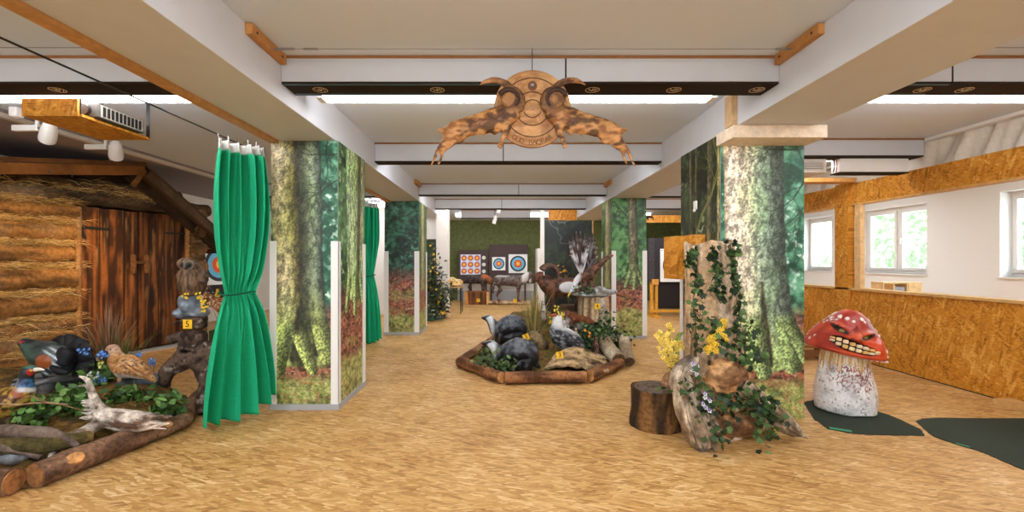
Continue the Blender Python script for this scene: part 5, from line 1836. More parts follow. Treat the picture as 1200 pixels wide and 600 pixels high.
# plants of the middle bed
GRASS = [C(178, 150, 92), C(206, 182, 124), C(140, 116, 66), C(112, 118, 56)]
tuft('tall dry straw-coloured grass between badgers and goose', 'grass_tuft', GM(626, 6.6), 260, 0.72, 0.20, GRASS, 3, wd=0.007)
rockthing('root_clump', 'tangled brown root clump at the foot of the dry grass', 'root clump', [(GM(628, 6.5, 0.05), (0.13, 0.12, 0.14)), (GM(636, 6.45, 0.0), (0.1, 0.1, 0.1))], 31, (C(58, 46, 34), C(120, 98, 70), C(150, 128, 92)), amp=0.05, mat=M_moss)
leafy('green leafy plant sprawling round the bigger badger at the border log', 'plant', 'leafy_plant', GM(580, 5.75), [P(556, 415, 5.85), P(565, 408, 5.85), P(575, 422, 5.6), P(590, 428, 5.55), P(605, 424, 5.55), P(562, 425, 5.75), P(586, 420, 5.6)], 34, 0.085, 0.052, [C(62, 84, 42), C(84, 106, 58), C(48, 66, 38), C(110, 124, 76)], 5, 0.05)
leafy('yellow blossom spikes behind the goose', 'flower', 'yellow_flower', GM(653, 6.75), [P(648, 375, 6.7), P(653, 362, 6.8), P(657, 370, 6.7), P(645, 380, 6.65), P(655, 384, 6.6)], 14, 0.07, 0.02, [C(92, 104, 50), C(120, 126, 62)], 9, 0.035, flowers=(C(236, 204, 50), 0.016, 9))
leafy('dark green ivy with orange blossoms below the eagle stump', 'plant', 'ivy_plant', GM(690, 6.5), [P(683, 385, 6.5), P(690, 392, 6.4), P(695, 378, 6.7), P(688, 404, 6.3), P(700, 384, 6.6), P(716, 384, 6.6), P(712, 374, 6.7), P(724, 392, 6.55)], 52, 0.066, 0.05, IV, 12, 0.07, ivy=True)
for k, (px, py) in enumerate(((685.5, 387), (691, 390.5), (690.5, 394))):
    m = MB()
    floret(m, P(px, py, 6.3), 0.022, C(240, 150, 30), R)
    o = m.build('marigold', M_leaf, angle=0)
    tag(o, 'small orange blossom in the ivy below the eagle stump', 'flower', 'orange blossoms')
leafy('ivy sprig hanging over the slate slabs at the eagle', 'plant', 'ivy_sprig', (sx - 0.05, sy_ - 0.25, 0.97), [P(672, 340, 6.95), P(680, 345, 6.9), P(688, 340, 6.9), P(683, 337, 6.95)], 16, 0.055, 0.04, [C(72, 84, 52), C(100, 112, 70), C(52, 64, 40)], 14, 0.05, ivy=True)
leafy('broad leafy plant by the outer grey log of the middle bed', 'plant', 'leafy_plant', GM(722, 6.75), [P(716, 388, 6.75), P(726, 384, 6.75), P(735, 392, 6.7), P(708, 362, 6.8)], 44, 0.066, 0.046, IV, 15, 0.06)
leafy('dark low ivy added as shade in the gap between goose and eagle stump', 'plant', 'ivy_plant', GM(670, 6.8), [P(664, 398, 6.5), P(672, 404, 6.4), P(684, 412, 6.25), P(690, 418, 6.15), P(660, 390, 6.7), P(678, 396, 6.55)], 34, 0.06, 0.048, [C(40, 58, 30), C(56, 78, 40), C(34, 48, 28)], 19, 0.06, ivy=True)  # dark leaves added here stand in for the shadows between the figures
# dark backdrop painted with animals, yellow autumn leaves before it
bd = thing('mural_screen', 'dark screen with painted grey-green branches behind the wild sheep', 'screen', (1.75, 10.6, 0), kind='thing')
nx, nz = 160, 260
U, V = [a.ravel() for a in np.meshgrid(np.linspace(0, 1.1, nx), np.linspace(0, 2.40, nz), indexing='ij')]
q2 = np.stack([U, V, U * 0], 1)
cc = mixc(np.array([14, 15, 15]) / 255, np.array([28, 33, 29]) / 255, sm(0.35, 0.65, fbm(q2 * 4, 4, 3)))
wv = fbm(q2 * np.array([2.6, 2.2, 1]) + 0.5 * np.stack([fbm(q2 * 3, 2, 8)] * 3, 1), 3, 9)
cc = mixc(cc, np.array([104, 116, 104]) / 255, sm(0.035, 0.0, np.abs(wv - 0.5)) * sm(1.2, 1.9, V) * 0.8)
cc = mixc(cc, np.array([40, 64, 36]) / 255, sm(0.55, 0.7, fbm(q2 * 5, 3, 12)) * 0.5)
m = MB()
i, j = np.meshgrid(np.arange(nx - 1), np.arange(nz - 1), indexing='ij')
qq = (i * nz + j).ravel()
m.v = [Vector(p) for p in np.stack([1.0 + U, np.full_like(U, 10.58), V], 1)]
m.k = [tuple(p) for p in s2l(cc)]
m.f = [tuple(p) for p in np.stack([qq, qq + nz, qq + nz + 1, qq + 1], 1).tolist()]
m.build('print', M_print, bd, smooth=False)
MB(C(40, 38, 36)).box(1.0, 2.1, 10.585, 10.63, 0, 2.40).build('panel', M_vcol, bd, smooth=False)
MB(C(180, 138, 88)).box(2.1, 2.13, 10.57, 10.63, 0, 2.40).build('edge_batten', M_wood, bd, smooth=False)
leafy('yellow autumn leaf spray in front of the dark mural screen', 'plant', 'leaf_spray', (1.35, 9.2, 0.55), [P(651, 292, 9.2), P(660, 295, 9.2), P(650, 306, 9.1), P(664, 306, 9.1), P(656, 316, 9.0), P(668, 326, 9.0), P(672, 310, 9.1)], 13, 0.075, 0.055, [C(226, 166, 44), C(196, 120, 40), C(60, 66, 34), C(48, 56, 32), C(52, 56, 34)], 17, 0.10)
o = log('planter_stump', 'dark stump behind the wild sheep that holds the yellow leaf spray', 'tree stump', [(1.35, 9.2, 0.0), (1.35, 9.2, 0.56)], [0.2, 0.18], C(60, 46, 34), C(96, 76, 56), 41, cut=C(96, 72, 50))
# ================================================================== bed by the hut
LBED = [(-4.7, 2.84), (-2.98, 2.86), (-2.76, 3.92), (-3.15, 4.75), (-4.6, 5.35), (-5.7, 5.0), (-5.6, 3.4)]


def lz(x, y):
    x, y = np.asarray(x, float), np.asarray(y, float)
    h = np.interp(y, [2.8, 3.2, 3.6, 4.1, 4.7, 5.4], [0.05, 0.10, 0.17, 0.24, 0.27, 0.22]) + 0.06 * sm(-3.4, -4.4, x)
    return 0.02 + h * sm(0.0, 0.42, edge_d(LBED, x, y))


def LZ(x, y): return float(lz(np.array([x]), np.array([y]))[0])


def GL(px, d, dz=0.0):
    x = (px - VX) * d / F
    return Vector((x, d, LZ(x, d) + dz))


mound('moss_mound', 'golden brown moss mound in the animal bed beside the log hut', LBED, lz, (C(88, 64, 30), C(150, 112, 56), C(70, 70, 36)), 25)
BL = [C(92, 66, 48), C(150, 112, 86)]
KN = lambda px, py, d: P(px, py, d)
log('border_log', 'bark covered border log with sawn knots, running from the hut bed corner towards the curtain', 'log', [(-2.97, 2.90, 0.085), (-2.90, 3.25, 0.088), (-2.82, 3.6, 0.082), (-2.74, 3.95, 0.07)], [0.082, 0.088, 0.080, 0.062], BL[0], BL[1], 201, 'border logs of the hut bed', cut=C(176, 120, 72), amp=0.016, frq=8,
    knots=((( -2.86, 3.05, 0.13), (0.75, -0.7, 0.75), 0.052), ((-2.73, 3.72, 0.115), (0.7, -0.5, 0.8), 0.036)), f=(14, 2.5, 14))
log('border_log', 'front border log of the hut bed lying square to the knotted one', 'log', [(-4.6, 2.80, 0.08), (-3.9, 2.82, 0.08), (-3.4, 2.82, 0.078), (-3.04, 2.83, 0.078)], [0.085, 0.085, 0.08, 0.078], BL[0], BL[1], 202, 'border logs of the hut bed', cut=C(176, 120, 72), amp=0.016, frq=8, knots=(((-3.12, 2.74, 0.10), (0.25, -1, 0.3), 0.038),), f=(2.5, 14, 14))
log('border_log', 'dark mossy inner log lying just behind the front border log of the hut bed', 'log', [(-4.4, 3.02, 0.20), (-3.6, 3.06, 0.20), (-3.12, 3.14, 0.19), (-2.98, 3.3, 0.18)], [0.06, 0.062, 0.056, 0.04], C(60, 46, 30), C(118, 92, 56), 203, 'border logs of the hut bed', cut=C(150, 110, 70), amp=0.014, moss=0.25, f=(2.5, 14, 14))
log('border_log', 'border log of the hut bed behind the small plants, towards the owl stump', 'log', [(-2.80, 4.05, 0.06), (-3.0, 4.4, 0.065), (-3.15, 4.72, 0.06)], [0.055, 0.06, 0.055], BL[0], BL[1], 204, 'border logs of the hut bed', cut=C(176, 120, 72), amp=0.012)

# driftwood root, pale and shredded
t = thing('driftwood_root', 'pale shredded driftwood root with a hooked tip in the hut bed', 'driftwood', P(130, 505, 3.55))
m = MB()
q = random.Random(8)
S = [P(93, 441, 3.62), P(103, 446, 3.6), P(108, 460, 3.58), P(112, 474, 3.55), P(122, 487, 3.52), P(140, 492, 3.5), P(160, 494, 3.5), P(180, 494, 3.52)]
RS = [0.008, 0.018, 0.028, 0.042, 0.066, 0.082, 0.080, 0.062]
S2 = [P(122, 488, 3.52), P(112, 499, 3.46), P(100, 506, 3.4), P(86, 511, 3.33), P(72, 520, 3.25), P(62, 532, 3.16), P(56, 546, 3.1)]
RS2 = [0.058, 0.054, 0.046, 0.04, 0.034, 0.027, 0.014]
m.tube(S, [r * 0.8 for r in RS], 12, sub=4)
m.tube(S2, [r * 0.8 for r in RS2], 12, sub=4)
m.tube([P(92, 453, 3.6), P(100, 452, 3.6), P(107, 459, 3.58)], [0.005, 0.011, 0.018], 8, sub=3)
for (path, rs, cnt) in ((S, RS, 34), (S2, RS2, 16)):
    for k in range(cnt):
        a0 = q.uniform(0, 2 * PI)
        i0 = q.choice((0, 1, 2, 3, 4)) if path is S else 0
        i1 = len(path) - 1 if q.random() < 0.6 else q.randint(i0 + 2, len(path) - 1)
        pts_, rad_ = [], []
        for i in range(i0, i1 + 1):
            off = Vector((0.25 * math.cos(a0), 0.9 * math.cos(a0), math.sin(a0))) * rs[i] * 0.78
            a0 += q.uniform(-0.35, 0.35)
            pts_.append(path[i] + off)
            rad_.append(rs[i] * q.uniform(0.22, 0.36))
        end = pts_[-1] + (pts_[-1] - pts_[-2]).normalized() * q.uniform(0.0, 0.10) + Vector((0, 0, q.uniform(-0.02, 0.02)))
        pts_.append(end); rad_[-1] *= 0.9; rad_.append(0.004)
        m.tube(pts_, rad_, 7, sub=3, jag=0.2, seed=k, sz=0.7)
for k in range(14):
    a = P(110 + q.uniform(-5, 4), 478 + q.uniform(-10, 14), 3.50)
    b = a + Vector((q.uniform(-0.12, -0.04), q.uniform(-0.02, 0.02), q.uniform(-0.02, 0.04)))
    m.tube([a, b], [0.018, 0.003], 6)
m.noise(0.008, 16, 5)
def drift(p):
    n = fbm(p * np.array([9, 9, 34]), 4, 3)
    c = mixc(np.array(C(104, 82, 66)), np.array(C(222, 208, 194)), sm(0.30, 0.54, n))
    return mixc(c, np.array(C(96, 66, 46)), sm(0.54, 0.66, fbm(p * 11, 3, 6)) * 0.85)
m.paint(drift)
m.build('wood', M_log, t, angle=60)
log('grey_branch', 'thick smooth grey-brown branch arching over the stone in the hut bed', 'branch', [P(-30, 512, 3.08), P(0, 506, 3.1), P(30, 506, 3.12), P(55, 507, 3.14), P(74, 512, 3.16), P(92, 522, 3.18)], [0.045, 0.046, 0.042, 0.036, 0.026, 0.014], C(92, 76, 66), C(142, 122, 108), 210, 'branches in the hut bed', mat=M_log, amp=0.008)
log('grey_branch', 'lower grey-brown branch under the thick arching one', 'branch', [P(-30, 526, 3.03), P(0, 525, 3.05), P(25, 527, 3.08), P(48, 536, 3.1)], [0.03, 0.03, 0.026, 0.018], C(86, 70, 60), C(132, 112, 98), 211, 'branches in the hut bed', mat=M_log, amp=0.008)
log('twig', 'long thin twig crossing before the pheasant', 'twig', [P(-10, 473, 3.2), P(20, 474, 3.22), P(60, 472, 3.3), P(100, 482, 3.45)], [0.006, 0.006, 0.005, 0.003], C(150, 118, 84), C(190, 160, 124), 212, 'twigs in the hut bed', n=7, mat=M_log, amp=0.004)
log('twig', 'thin bent twig rising towards the stone slice', 'twig', [P(10, 478, 3.25), P(34, 464, 3.3), P(52, 470, 3.35), P(80, 474, 3.4)], [0.005, 0.005, 0.004, 0.003], C(150, 118, 84), C(190, 160, 124), 213, 'twigs in the hut bed', n=7, mat=M_log, amp=0.004)
rockthing('stone', 'pale grey-blue stone under the arching branch', 'stone', [(P(20, 534, 3.12), (0.085, 0.09, 0.06)), (P(4, 530, 3.16), (0.08, 0.08, 0.08))], 51, (C(120, 122, 130), C(196, 196, 202), C(90, 84, 84)), amp=0.012)
# black grouse on its wood slice
t = thing('wood_slice', 'weathered round wood slice with grey top under the big dark grouse', 'wood slice', P(66, 458, 4.25))
c = P(68, 447, 4.28)
m = MB().lathe([(0.30, -0.32), (0.31, -0.03), (0.30, 0.0), (0.02, 0.004)], 28, (c.x, c.y, c.z + 0.05))
m.noise(0.014, 9, 3)
def slc(a):
    n = fbm(a * np.array([26, 26, 6]), 4, 2)
    k = mixc(np.array(C(96, 56, 34)), np.array(C(176, 112, 70)), sm(0.35, 0.65, n))
    top = sm(c.z - 0.02, c.z + 0.02, a[:, 2])
    g_ = mixc(np.array(C(30, 30, 32)), np.array(C(168, 170, 172)), sm(0.42, 0.6, fbm(a * 13, 3, 5)))
    return mixc(k, g_, top)
m.paint(slc)
m.build('wood', M_log, t, angle=50)
t = thing('grouse', 'big dark grouse with fanned black tail, green neck and red brow', 'grouse', (c.x, c.y, c.z + 0.05))
zb = c.z + 0.05
Q = lambda px, py, d=4.25: P(px, py, d)
m = MB()
m.tube([Q(22.5, 402.5), Q(26, 402), Q(31, 403), Q(39, 408), Q(48, 413), Q(58, 417), Q(70, 420), Q(82, 423), Q(92, 426)], [0.022, 0.042, 0.055, 0.085, 0.12, 0.142, 0.142, 0.11, 0.06], 16, sub=3)
for s_ in (-0.07, 0.07): m.tube([Q(60, 428) + Vector((0, s_, 0)), Vector((Q(60, 428).x, c.y + s_, zb + 0.01))], [0.04, 0.026], 8)
def gro(p, no):
    px = p[:, 0] / p[:, 1] * F + VX
    py = VY - (p[:, 2] - H) / p[:, 1] * F
    n = fbm(p * np.array([16, 40, 40]), 3, 2)
    k = mixc(np.array(C(40, 48, 50)), np.array(C(74, 86, 84)), sm(0.3, 0.7, n))
    k = mixc(k, np.array(C(28, 86, 64)), sm(44, 30, px) * sm(400, 412, py) * 0.8)
    st = 0.5 + 0.5 * np.sin((py - 0.62 * px) * 0.75)
    k = mixc(k, np.array(C(206, 214, 222)), sm(0.62, 0.86, st) * sm(48, 54, px) * sm(76, 66, px) * sm(405, 410, py) * 0.9)
    k = mixc(k, np.array(C(156, 84, 42)), sm(1.05, 0.85, ((px - 51) / 10) ** 2 + ((py - 424) / 8.5) ** 2))
    k = mixc(k, np.array(C(22, 20, 22)), sm(76, 86, px))
    return mixc(k, np.array(C(186, 40, 34)), sm(1.1, 0.7, ((px - 25) / 3.5) ** 2 + ((py - 401) / 1.8) ** 2))
blob('body', m, M_gloss, t, 0.011, 4, gro)
m = MB()
r0 = Q(80, 424, 4.28)
for k in range(13):
    a = -0.75 + 3.2 * k / 12
    d = Vector((math.cos(a) * 0.9, 0.06 * math.sin(k), math.sin(a) * 0.92)) if False else Vector((math.sin(a - 0.1) * 0.95, 0.05 * math.cos(k * 2), math.cos(a - 0.1)))
    L = 0.26
    m.tube([r0 + d * 0.02, r0 + d * L * 0.55 + Vector((0, -0.03, 0)), r0 + d * L * 0.9, r0 + d * L], [0.03, 0.05, 0.05, 0.026], 8, sub=3, sz=0.35, up=(0.1, 1, 0.1))
m.paint(lambda a: mixc(np.array(C(18, 16, 18)), np.array(C(48, 44, 46)), sm(0.35, 0.7, fbm(a * np.array([20, 20, 20]), 3, 3))))
m.build('tail_fan', M_fur, t, angle=70)
m = MB()
m.tube([Q(70, 414, 4.17), Q(76, 418, 4.15), Q(80, 427, 4.17)], [0.06, 0.085, 0.05], 12, sub=4, sx=0.5)
m.tube([Q(60, 430, 4.12), Q(70, 435, 4.12), Q(80, 437, 4.14)], [0.02, 0.034, 0.02], 10, sub=3)
m.paint(lambda a: mixc(np.array(C(26, 24, 28)), np.array(C(196, 200, 206)), sm(zb + 0.06, zb + 0.0, a[:, 2]) * sm(0.35, 0.5, fbm(a * 22, 2, 4))))
m.build('wing', M_fur, t, angle=70)
MB(C(220, 190, 70)).tube([Q(24, 404.5), Q(22, 406), Q(22.6, 408)], [0.022, 0.016, 0.006], 8).build('beak', M_gloss, t)
MB(C(10, 8, 8)).ell(Q(27, 402, 4.20), 0.008, nu=8, nv=6).build('eye', M_gloss, t)
# pheasant
t = thing('pheasant', 'cock pheasant with red face, blue neck and white collar lying below the big dark grouse', 'pheasant', P(10, 482, 3.45))
Q = lambda px, py, d=3.45: P(px, py, d)
m = MB()
m.tube([Q(43, 433.5), Q(38, 433), Q(33, 435), Q(31, 442), Q(30, 450), Q(28, 458), Q(20, 466), Q(6, 472), Q(-12, 474), Q(-34, 472), Q(-60, 466)], [0.018, 0.034, 0.046, 0.044, 0.052, 0.07, 0.10, 0.12, 0.115, 0.08, 0.03], 16, sub=3)
def phe(p, no):
    px = p[:, 0] / p[:, 1] * F + VX
    py = VY - (p[:, 2] - H) / p[:, 1] * F
    n = fbm(p * 45, 3, 2)
    k = mixc(np.array(C(74, 44, 26)), np.array(C(190, 150, 66)), sm(0.40, 0.6, n))
    k = mixc(k, np.array(C(160, 82, 42)), sm(1, 0.7, ((px - 20) / 8) ** 2 + ((py - 461) / 6) ** 2))
    k = mixc(k, np.array(C(206, 204, 204)), sm(461, 458, py) * sm(14, 24, px))
    k = mixc(k, mixc(np.array(C(20, 48, 84)), np.array(C(60, 120, 170)), sm(0.45, 0.65, n)), sm(456, 453, py) * sm(14, 24, px))
    k = mixc(k, np.array(C(22, 24, 32)), sm(446, 443, py))
    k = mixc(k, np.array(C(60, 100, 88)), sm(432.5, 431, py))
    return mixc(k, np.array(C(190, 54, 40)), sm(1.1, 0.75, ((px - 35.5) / 4.6) ** 2 + ((py - 436.5) / 4.0) ** 2))
blob('body', m, M_gloss, t, 0.009, 3, phe)
MB(C(224, 220, 206)).tube([Q(41, 433.3, 3.44), Q(46, 432.6, 3.44), Q(52, 433.6, 3.44)], [0.016, 0.013, 0.004], 8).build('beak', M_gloss, t)
MB(C(220, 180, 60)).ell(Q(36.5, 434.5, 3.405), 0.008, nu=8, nv=6).build('eye', M_gloss, t)
rockthing('root_clump', 'dark mossy root lump on which the pheasant lies', 'root lump', [(P(0, 496, 3.5), (0.26, 0.2, 0.14)), (P(-20, 490, 3.6), (0.22, 0.2, 0.16))], 61, (C(54, 40, 26), C(110, 84, 50), C(70, 74, 36)), amp=0.04, mat=M_moss)
# hen
t = thing('hen', 'tan speckled grouse hen standing on a dark stone in front of the hut door', 'hen', P(152, 441, 4.4))
Q = lambda px, py, d=4.4: P(px, py, d)
m = MB()
m.tube([Q(124, 411.5), Q(128, 409), Q(133, 408.5), Q(135, 414), Q(138, 422), Q(146, 428), Q(156, 431), Q(166, 436), Q(175, 442), Q(183, 447.5)], [0.010, 0.032, 0.046, 0.052, 0.085, 0.115, 0.108, 0.075, 0.042, 0.016], 16, sub=3)
for s_ in (-0.04, 0.04): m.tube([Q(143, 436) + Vector((0, s_, 0)), Q(144, 444) + Vector((0, s_, 0)), Q(144, 449) + Vector((0, s_, 0))], [0.03, 0.02, 0.012], 8)
def hen(p, no):
    n, n2 = fbm(p * 55, 3, 2), fbm(p * np.array([20, 30, 30]), 3, 7)
    k = mixc(np.array(C(120, 78, 48)), np.array(C(226, 180, 128)), sm(0.34, 0.55, n))
    k = mixc(k, np.array(C(196, 128, 66)), sm(0.45, 0.6, n2) * 0.7)
    k = mixc(k, np.array(C(226, 220, 214)), sm(-0.35, -0.7, no[:, 2]) * 0.8)
    z1 = Q(130, 413).z
    return mixc(k, np.array(C(214, 176, 158)), sm(z1 - 0.02, z1 + 0.02, p[:, 2]) * 0.5)
blob('body', m, M_fur, t, 0.010, 3, hen)
MB(C(70, 64, 58)).tube([Q(125.5, 411), Q(122.5, 413), Q(121, 415.5)], [0.016, 0.012, 0.004], 8).build('beak', M_gloss, t)
MB(C(12, 8, 8)).ell(Q(129.5, 409.5, 4.356), 0.008, nu=8, nv=6).build('eye', M_gloss, t)
m = MB()
for k in range(7):
    a, b = Q(142 + k * 1.5, 424 + k, 4.30 - 0.004 * k), Q(168 + 2 * k, 437 + 1.4 * k, 4.33)
    m.tube([a, a.lerp(b, 0.5) + Vector((0, -0.02, 0)), b], [0.02, 0.028, 0.008], 8, sub=3, sz=0.5)
m.paint(lambda a: hen(a, np.tile(np.array([0, 0, 1.0]), (len(a), 1))) * 0.95)
m.build('wing', M_fur, t, angle=70)
rockthing('rock', 'dark blue-grey stone on which the tan hen stands', 'stone', [(P(158, 457, 4.42), (0.22, 0.18, 0.12)), (P(174, 452, 4.45), (0.12, 0.14, 0.12)), (P(146, 462, 4.4), (0.13, 0.13, 0.1))], 71, (C(44, 48, 52), C(96, 104, 112), C(140, 146, 150)), amp=0.02)
log('stump_piece', 'short rough stump piece under the dark stone of the hen', 'stump', [P(170, 488, 4.3), P(171, 468, 4.38)], [0.13, 0.12], C(84, 58, 40), C(160, 118, 80), 72, cut=C(150, 110, 70), amp=0.02)
log('stump_piece', 'reddish stump slice between the dark stone and the owl stump', 'stump', [P(184, 478, 4.62), P(185, 455, 4.62)], [0.10, 0.095], C(96, 60, 38), C(172, 116, 72), 73, cut=C(150, 110, 70), amp=0.015)

# plants
GP = [C(96, 136, 62), C(74, 112, 50), C(122, 158, 84), C(58, 88, 42)]
for lab, b, hs, n, L, sd in (
    ('light green leafy plant between driftwood and hen stone', (150, 4.0), [(140, 470), (150, 462), (158, 468), (135, 478), (148, 478), (163, 478)], 22, 0.075, 101),
    ('green leafy plant at the outer end of the bed, by the owl stump', (190, 3.95), [(186, 466), (195, 462), (203, 468), (192, 478), (210, 484), (202, 488), (220, 488)], 18, 0.07, 102),
    ('green leafy plant between driftwood tip and wood slice', (92, 3.8), [(78, 458), (88, 466), (100, 470), (84, 476), (98, 480), (72, 468), (104, 488)], 22, 0.07, 103),
    ('green leafy plant under the pheasant', (40, 3.5), [(24, 488), (36, 480), (46, 476), (30, 494), (52, 470), (62, 462)], 16, 0.065, 104),
    ('green leaves beside the blue flowers at the grouse tail', (112, 4.3), [(95, 442), (105, 436), (112, 446), (120, 440), (102, 428), (122, 452), (90, 450)], 16, 0.08, 105)):
    leafy(lab, 'plant', 'leafy_plant', GL(*b), [P(x, y, b[1] + R.uniform(-0.12, 0.12)) for x, y in hs], int(n * 1.5), L * 1.12, L * 0.72, GP, sd, 0.055)
DRY = [C(150, 112, 84), C(178, 140, 104), C(120, 84, 62), C(104, 106, 58), C(132, 96, 74)]
tuft('tall tuft of dry reddish grass in front of the hut door', 'grass_tuft', GL(128, 4.9), 170, 0.78, 0.24, DRY, 111, wd=0.006)
tuft('shorter green grass tuft beside the dry reddish one', 'grass_tuft', GL(140, 4.8), 60, 0.5, 0.2, [C(96, 108, 50), C(124, 130, 66), C(150, 130, 80)], 112, wd=0.007, lean=(0.25, 0))
tuft('thin green grass sprouting at the grouse tail', 'grass_tuft', GL(104, 4.5), 50, 0.34, 0.12, [C(88, 110, 50), C(116, 134, 66)], 113, wd=0.006)
BLUE = C(72, 132, 214)
for k, (px, py, col, lab) in enumerate(((99, 412, BLUE, 'blue blossom head touching the black tail fan'), (121, 417, BLUE, 'blue blossom head at the beak of the hen'), (160, 417, BLUE, 'blue blossom head above the back of the hen'), (179, 424, BLUE, 'blue blossom head floating on its stem by the hut step'),
                                        (117, 444, BLUE, 'blue blossom head low in the green leaves'), (109, 440, C(236, 234, 220), 'white blossom head beside the low blue one'), (119, 428, C(214, 216, 110), 'pale yellow bud among the green leaves'))):
    d = 4.25 if k not in (2, 3) else 4.6
    c_ = P(px, py, d)
    g0 = GL(px + (4 if k < 3 else -2), d + 0.12)
    t = thing('flower', lab, 'flower', g0, 'flowers in the hut bed')
    MB(C(90, 116, 52)).tube([g0, g0.lerp(c_, 0.6) + Vector((0.02, 0, 0.02)), c_], [0.004, 0.003, 0.003], 5, sub=3).build('stem', M_leaf, t)
    m = MB()
    q = random.Random(k)
    for i in range(14 if k != 6 else 4):
        floret(m, c_ + Vector((q.gauss(0, 0.022), q.gauss(0, 0.014), q.gauss(0, 0.016))), 0.017, col, q, eye=C(230, 220, 160))
    m.build('blossom', M_leaf, t, angle=0)

# ------------------------------------------------------------------ owl on its root stump
t = thing('root_stump', 'dark speckled root stump standing on two spread legs, carrying the owl', 'stump', (-3.0, 4.55, 0))
m = MB()
Q = lambda px, py, d=4.5: P(px, py, d)
m.tube([Q(228, 371), Q(228, 384), Q(227, 398), Q(226, 412), Q(229, 424)], [0.105, 0.115, 0.118, 0.125, 0.14], 16, sub=3)
m.tube([Q(222, 414), Q(212, 424), Q(200, 432), Q(192, 444), Q(188, 458, 4.6), Vector((Q(186, 470, 4.62).x, 4.64, 0.02))], [0.12, 0.10, 0.082, 0.074, 0.07, 0.066], 14, sub=3)
m.tube([Q(232, 418), Q(240, 430), Q(242, 446, 4.42), Q(241, 466, 4.34), Vector((Q(240, 488, 4.28).x, 4.26, 0.02))], [0.12, 0.095, 0.08, 0.07, 0.06], 14, sub=3)
m.tube([Q(238, 406), Q(247, 414), Q(252, 424), Q(253, 440, 4.6), Vector((Q(252, 470, 4.8).x, 4.85, 0.02))], [0.08, 0.08, 0.075, 0.07, 0.06], 12, sub=3)
m.tube([Q(220, 399), Q(210, 394), Q(202, 397), Q(199, 400)], [0.06, 0.052, 0.05, 0.036], 12, sub=3)
m.tube([Q(220, 378, 4.42), Q(208, 377, 4.38), Q(199, 381, 4.36)], [0.022, 0.015, 0.010], 8, sub=2)
blob('wood', m, M_bark, t, 0.013, 3, lambda p, no: mixc(mixc(np.array(C(52, 38, 32)), np.array(C(104, 82, 68)), sm(0.35, 0.65, fbm(p * 14, 4, 2))), np.array(C(150, 138, 126)), sm(0.66, 0.74, fbm(p * 22, 3, 6))), lambda p: (fbm(p * 13, 4, 4) - 0.5) * 0.05)
number_tag('square yellow number tag pinned on the owl stump', Q(219.5, 380, 4.36), 0.088, 0.0, '5')
rockthing('rock', 'blue-grey rock on top of the root stump, below the owl', 'stone', [(Q(224, 355), (0.12, 0.12, 0.10)), (Q(216, 366), (0.10, 0.12, 0.055)), (Q(234, 366), (0.10, 0.11, 0.055)), (Q(226, 361), (0.13, 0.12, 0.08))], 91, (C(92, 100, 110), C(150, 158, 168), C(60, 66, 74)), amp=0.025)
t = thing('owl', 'brown owl with grey face disc perched on the blue-grey rock', 'owl', Q(226, 347))
m = MB()
m.tube([Q(227, 347), Q(226, 341), Q(225.5, 332), Q(225, 322), Q(224, 314), Q(223, 309), Q(223, 305)], [0.085, 0.118, 0.138, 0.132, 0.10, 0.092, 0.05], 18, sub=3, sx=1.0, sz=0.92)
m.ell(Q(219, 309), (0.085, 0.09, 0.065))
blob('body', m, M_fur, t, 0.010, 4, lambda p, no: mixc(np.array(C(62, 44, 32)), np.array(C(128, 98, 74)), sm(0.34, 0.66, fbm(p * np.array([55, 55, 9]), 4, 3))))
for k, s_ in enumerate((-1, 1)):
    m = MB()
    cx = 214.5 if s_ < 0 else 222.5
    cdir = Vector((-0.55 if s_ < 0 else 0.1, -1, -0.05)).normalized()
    c_ = Q(cx, 310.5, 4.408 if s_ < 0 else 4.398)
    m.tube([c_ - cdir * 0.02, c_ + cdir * 0.01, c_ + cdir * 0.012], [0.044, 0.040, 0.026], 18)
    m.paint(lambda a, c_=c_: mixc(np.array(C(128, 116, 104)), np.array(C(66, 54, 46)), sm(0.3, 0.7, 0.5 + 0.5 * np.sin(np.linalg.norm(a - np.array(c_), axis=1) * 260))))
    f_ = m.build('face_disc', M_fur, t, angle=50)
    MB(C(14, 10, 8)).ell(c_ + cdir * 0.012, 0.017, nu=10, nv=8).build('eye', M_gloss, f_)
MB(C(60, 54, 48)).tube([Q(218, 311, 4.385), Q(217.5, 314, 4.36), Q(218, 316, 4.37)], [0.013, 0.012, 0.003], 8).build('beak', M_gloss, t)
for s_ in (-1, 1):
    m = MB()
    m.tube([Q(225 + 9.5 * s_, 318, 4.46), Q(225.5 + 12.2 * s_, 329, 4.46), Q(226 + 10 * s_, 345, 4.48)], [0.05, 0.075, 0.02], 12, sub=4, sx=0.55)
    m.paint(lambda a: mixc(np.array(C(54, 38, 28)), np.array(C(112, 84, 62)), sm(0.34, 0.66, fbm(a * np.array([60, 60, 14]), 4, 5))))
    m.build('wing', M_fur, t, angle=60)
for k, (px, py) in enumerate(((217, 347), (231, 349), (237, 353), (239, 362), (235, 347), (240, 358))):
    m = MB()
    q = random.Random(k)
    p = Q(px, py, 4.37)
    for i in range(5): floret(m, p + Vector((q.gauss(0, 0.014), q.gauss(0, 0.008), q.gauss(0, 0.016))), 0.014, C(226, 190, 40), q)
    o = m.build('yellow_blossom', M_leaf, angle=0)
    tag(o, 'small yellow blossom tucked round the owl rock', 'flower', 'yellow blossoms at the owl')
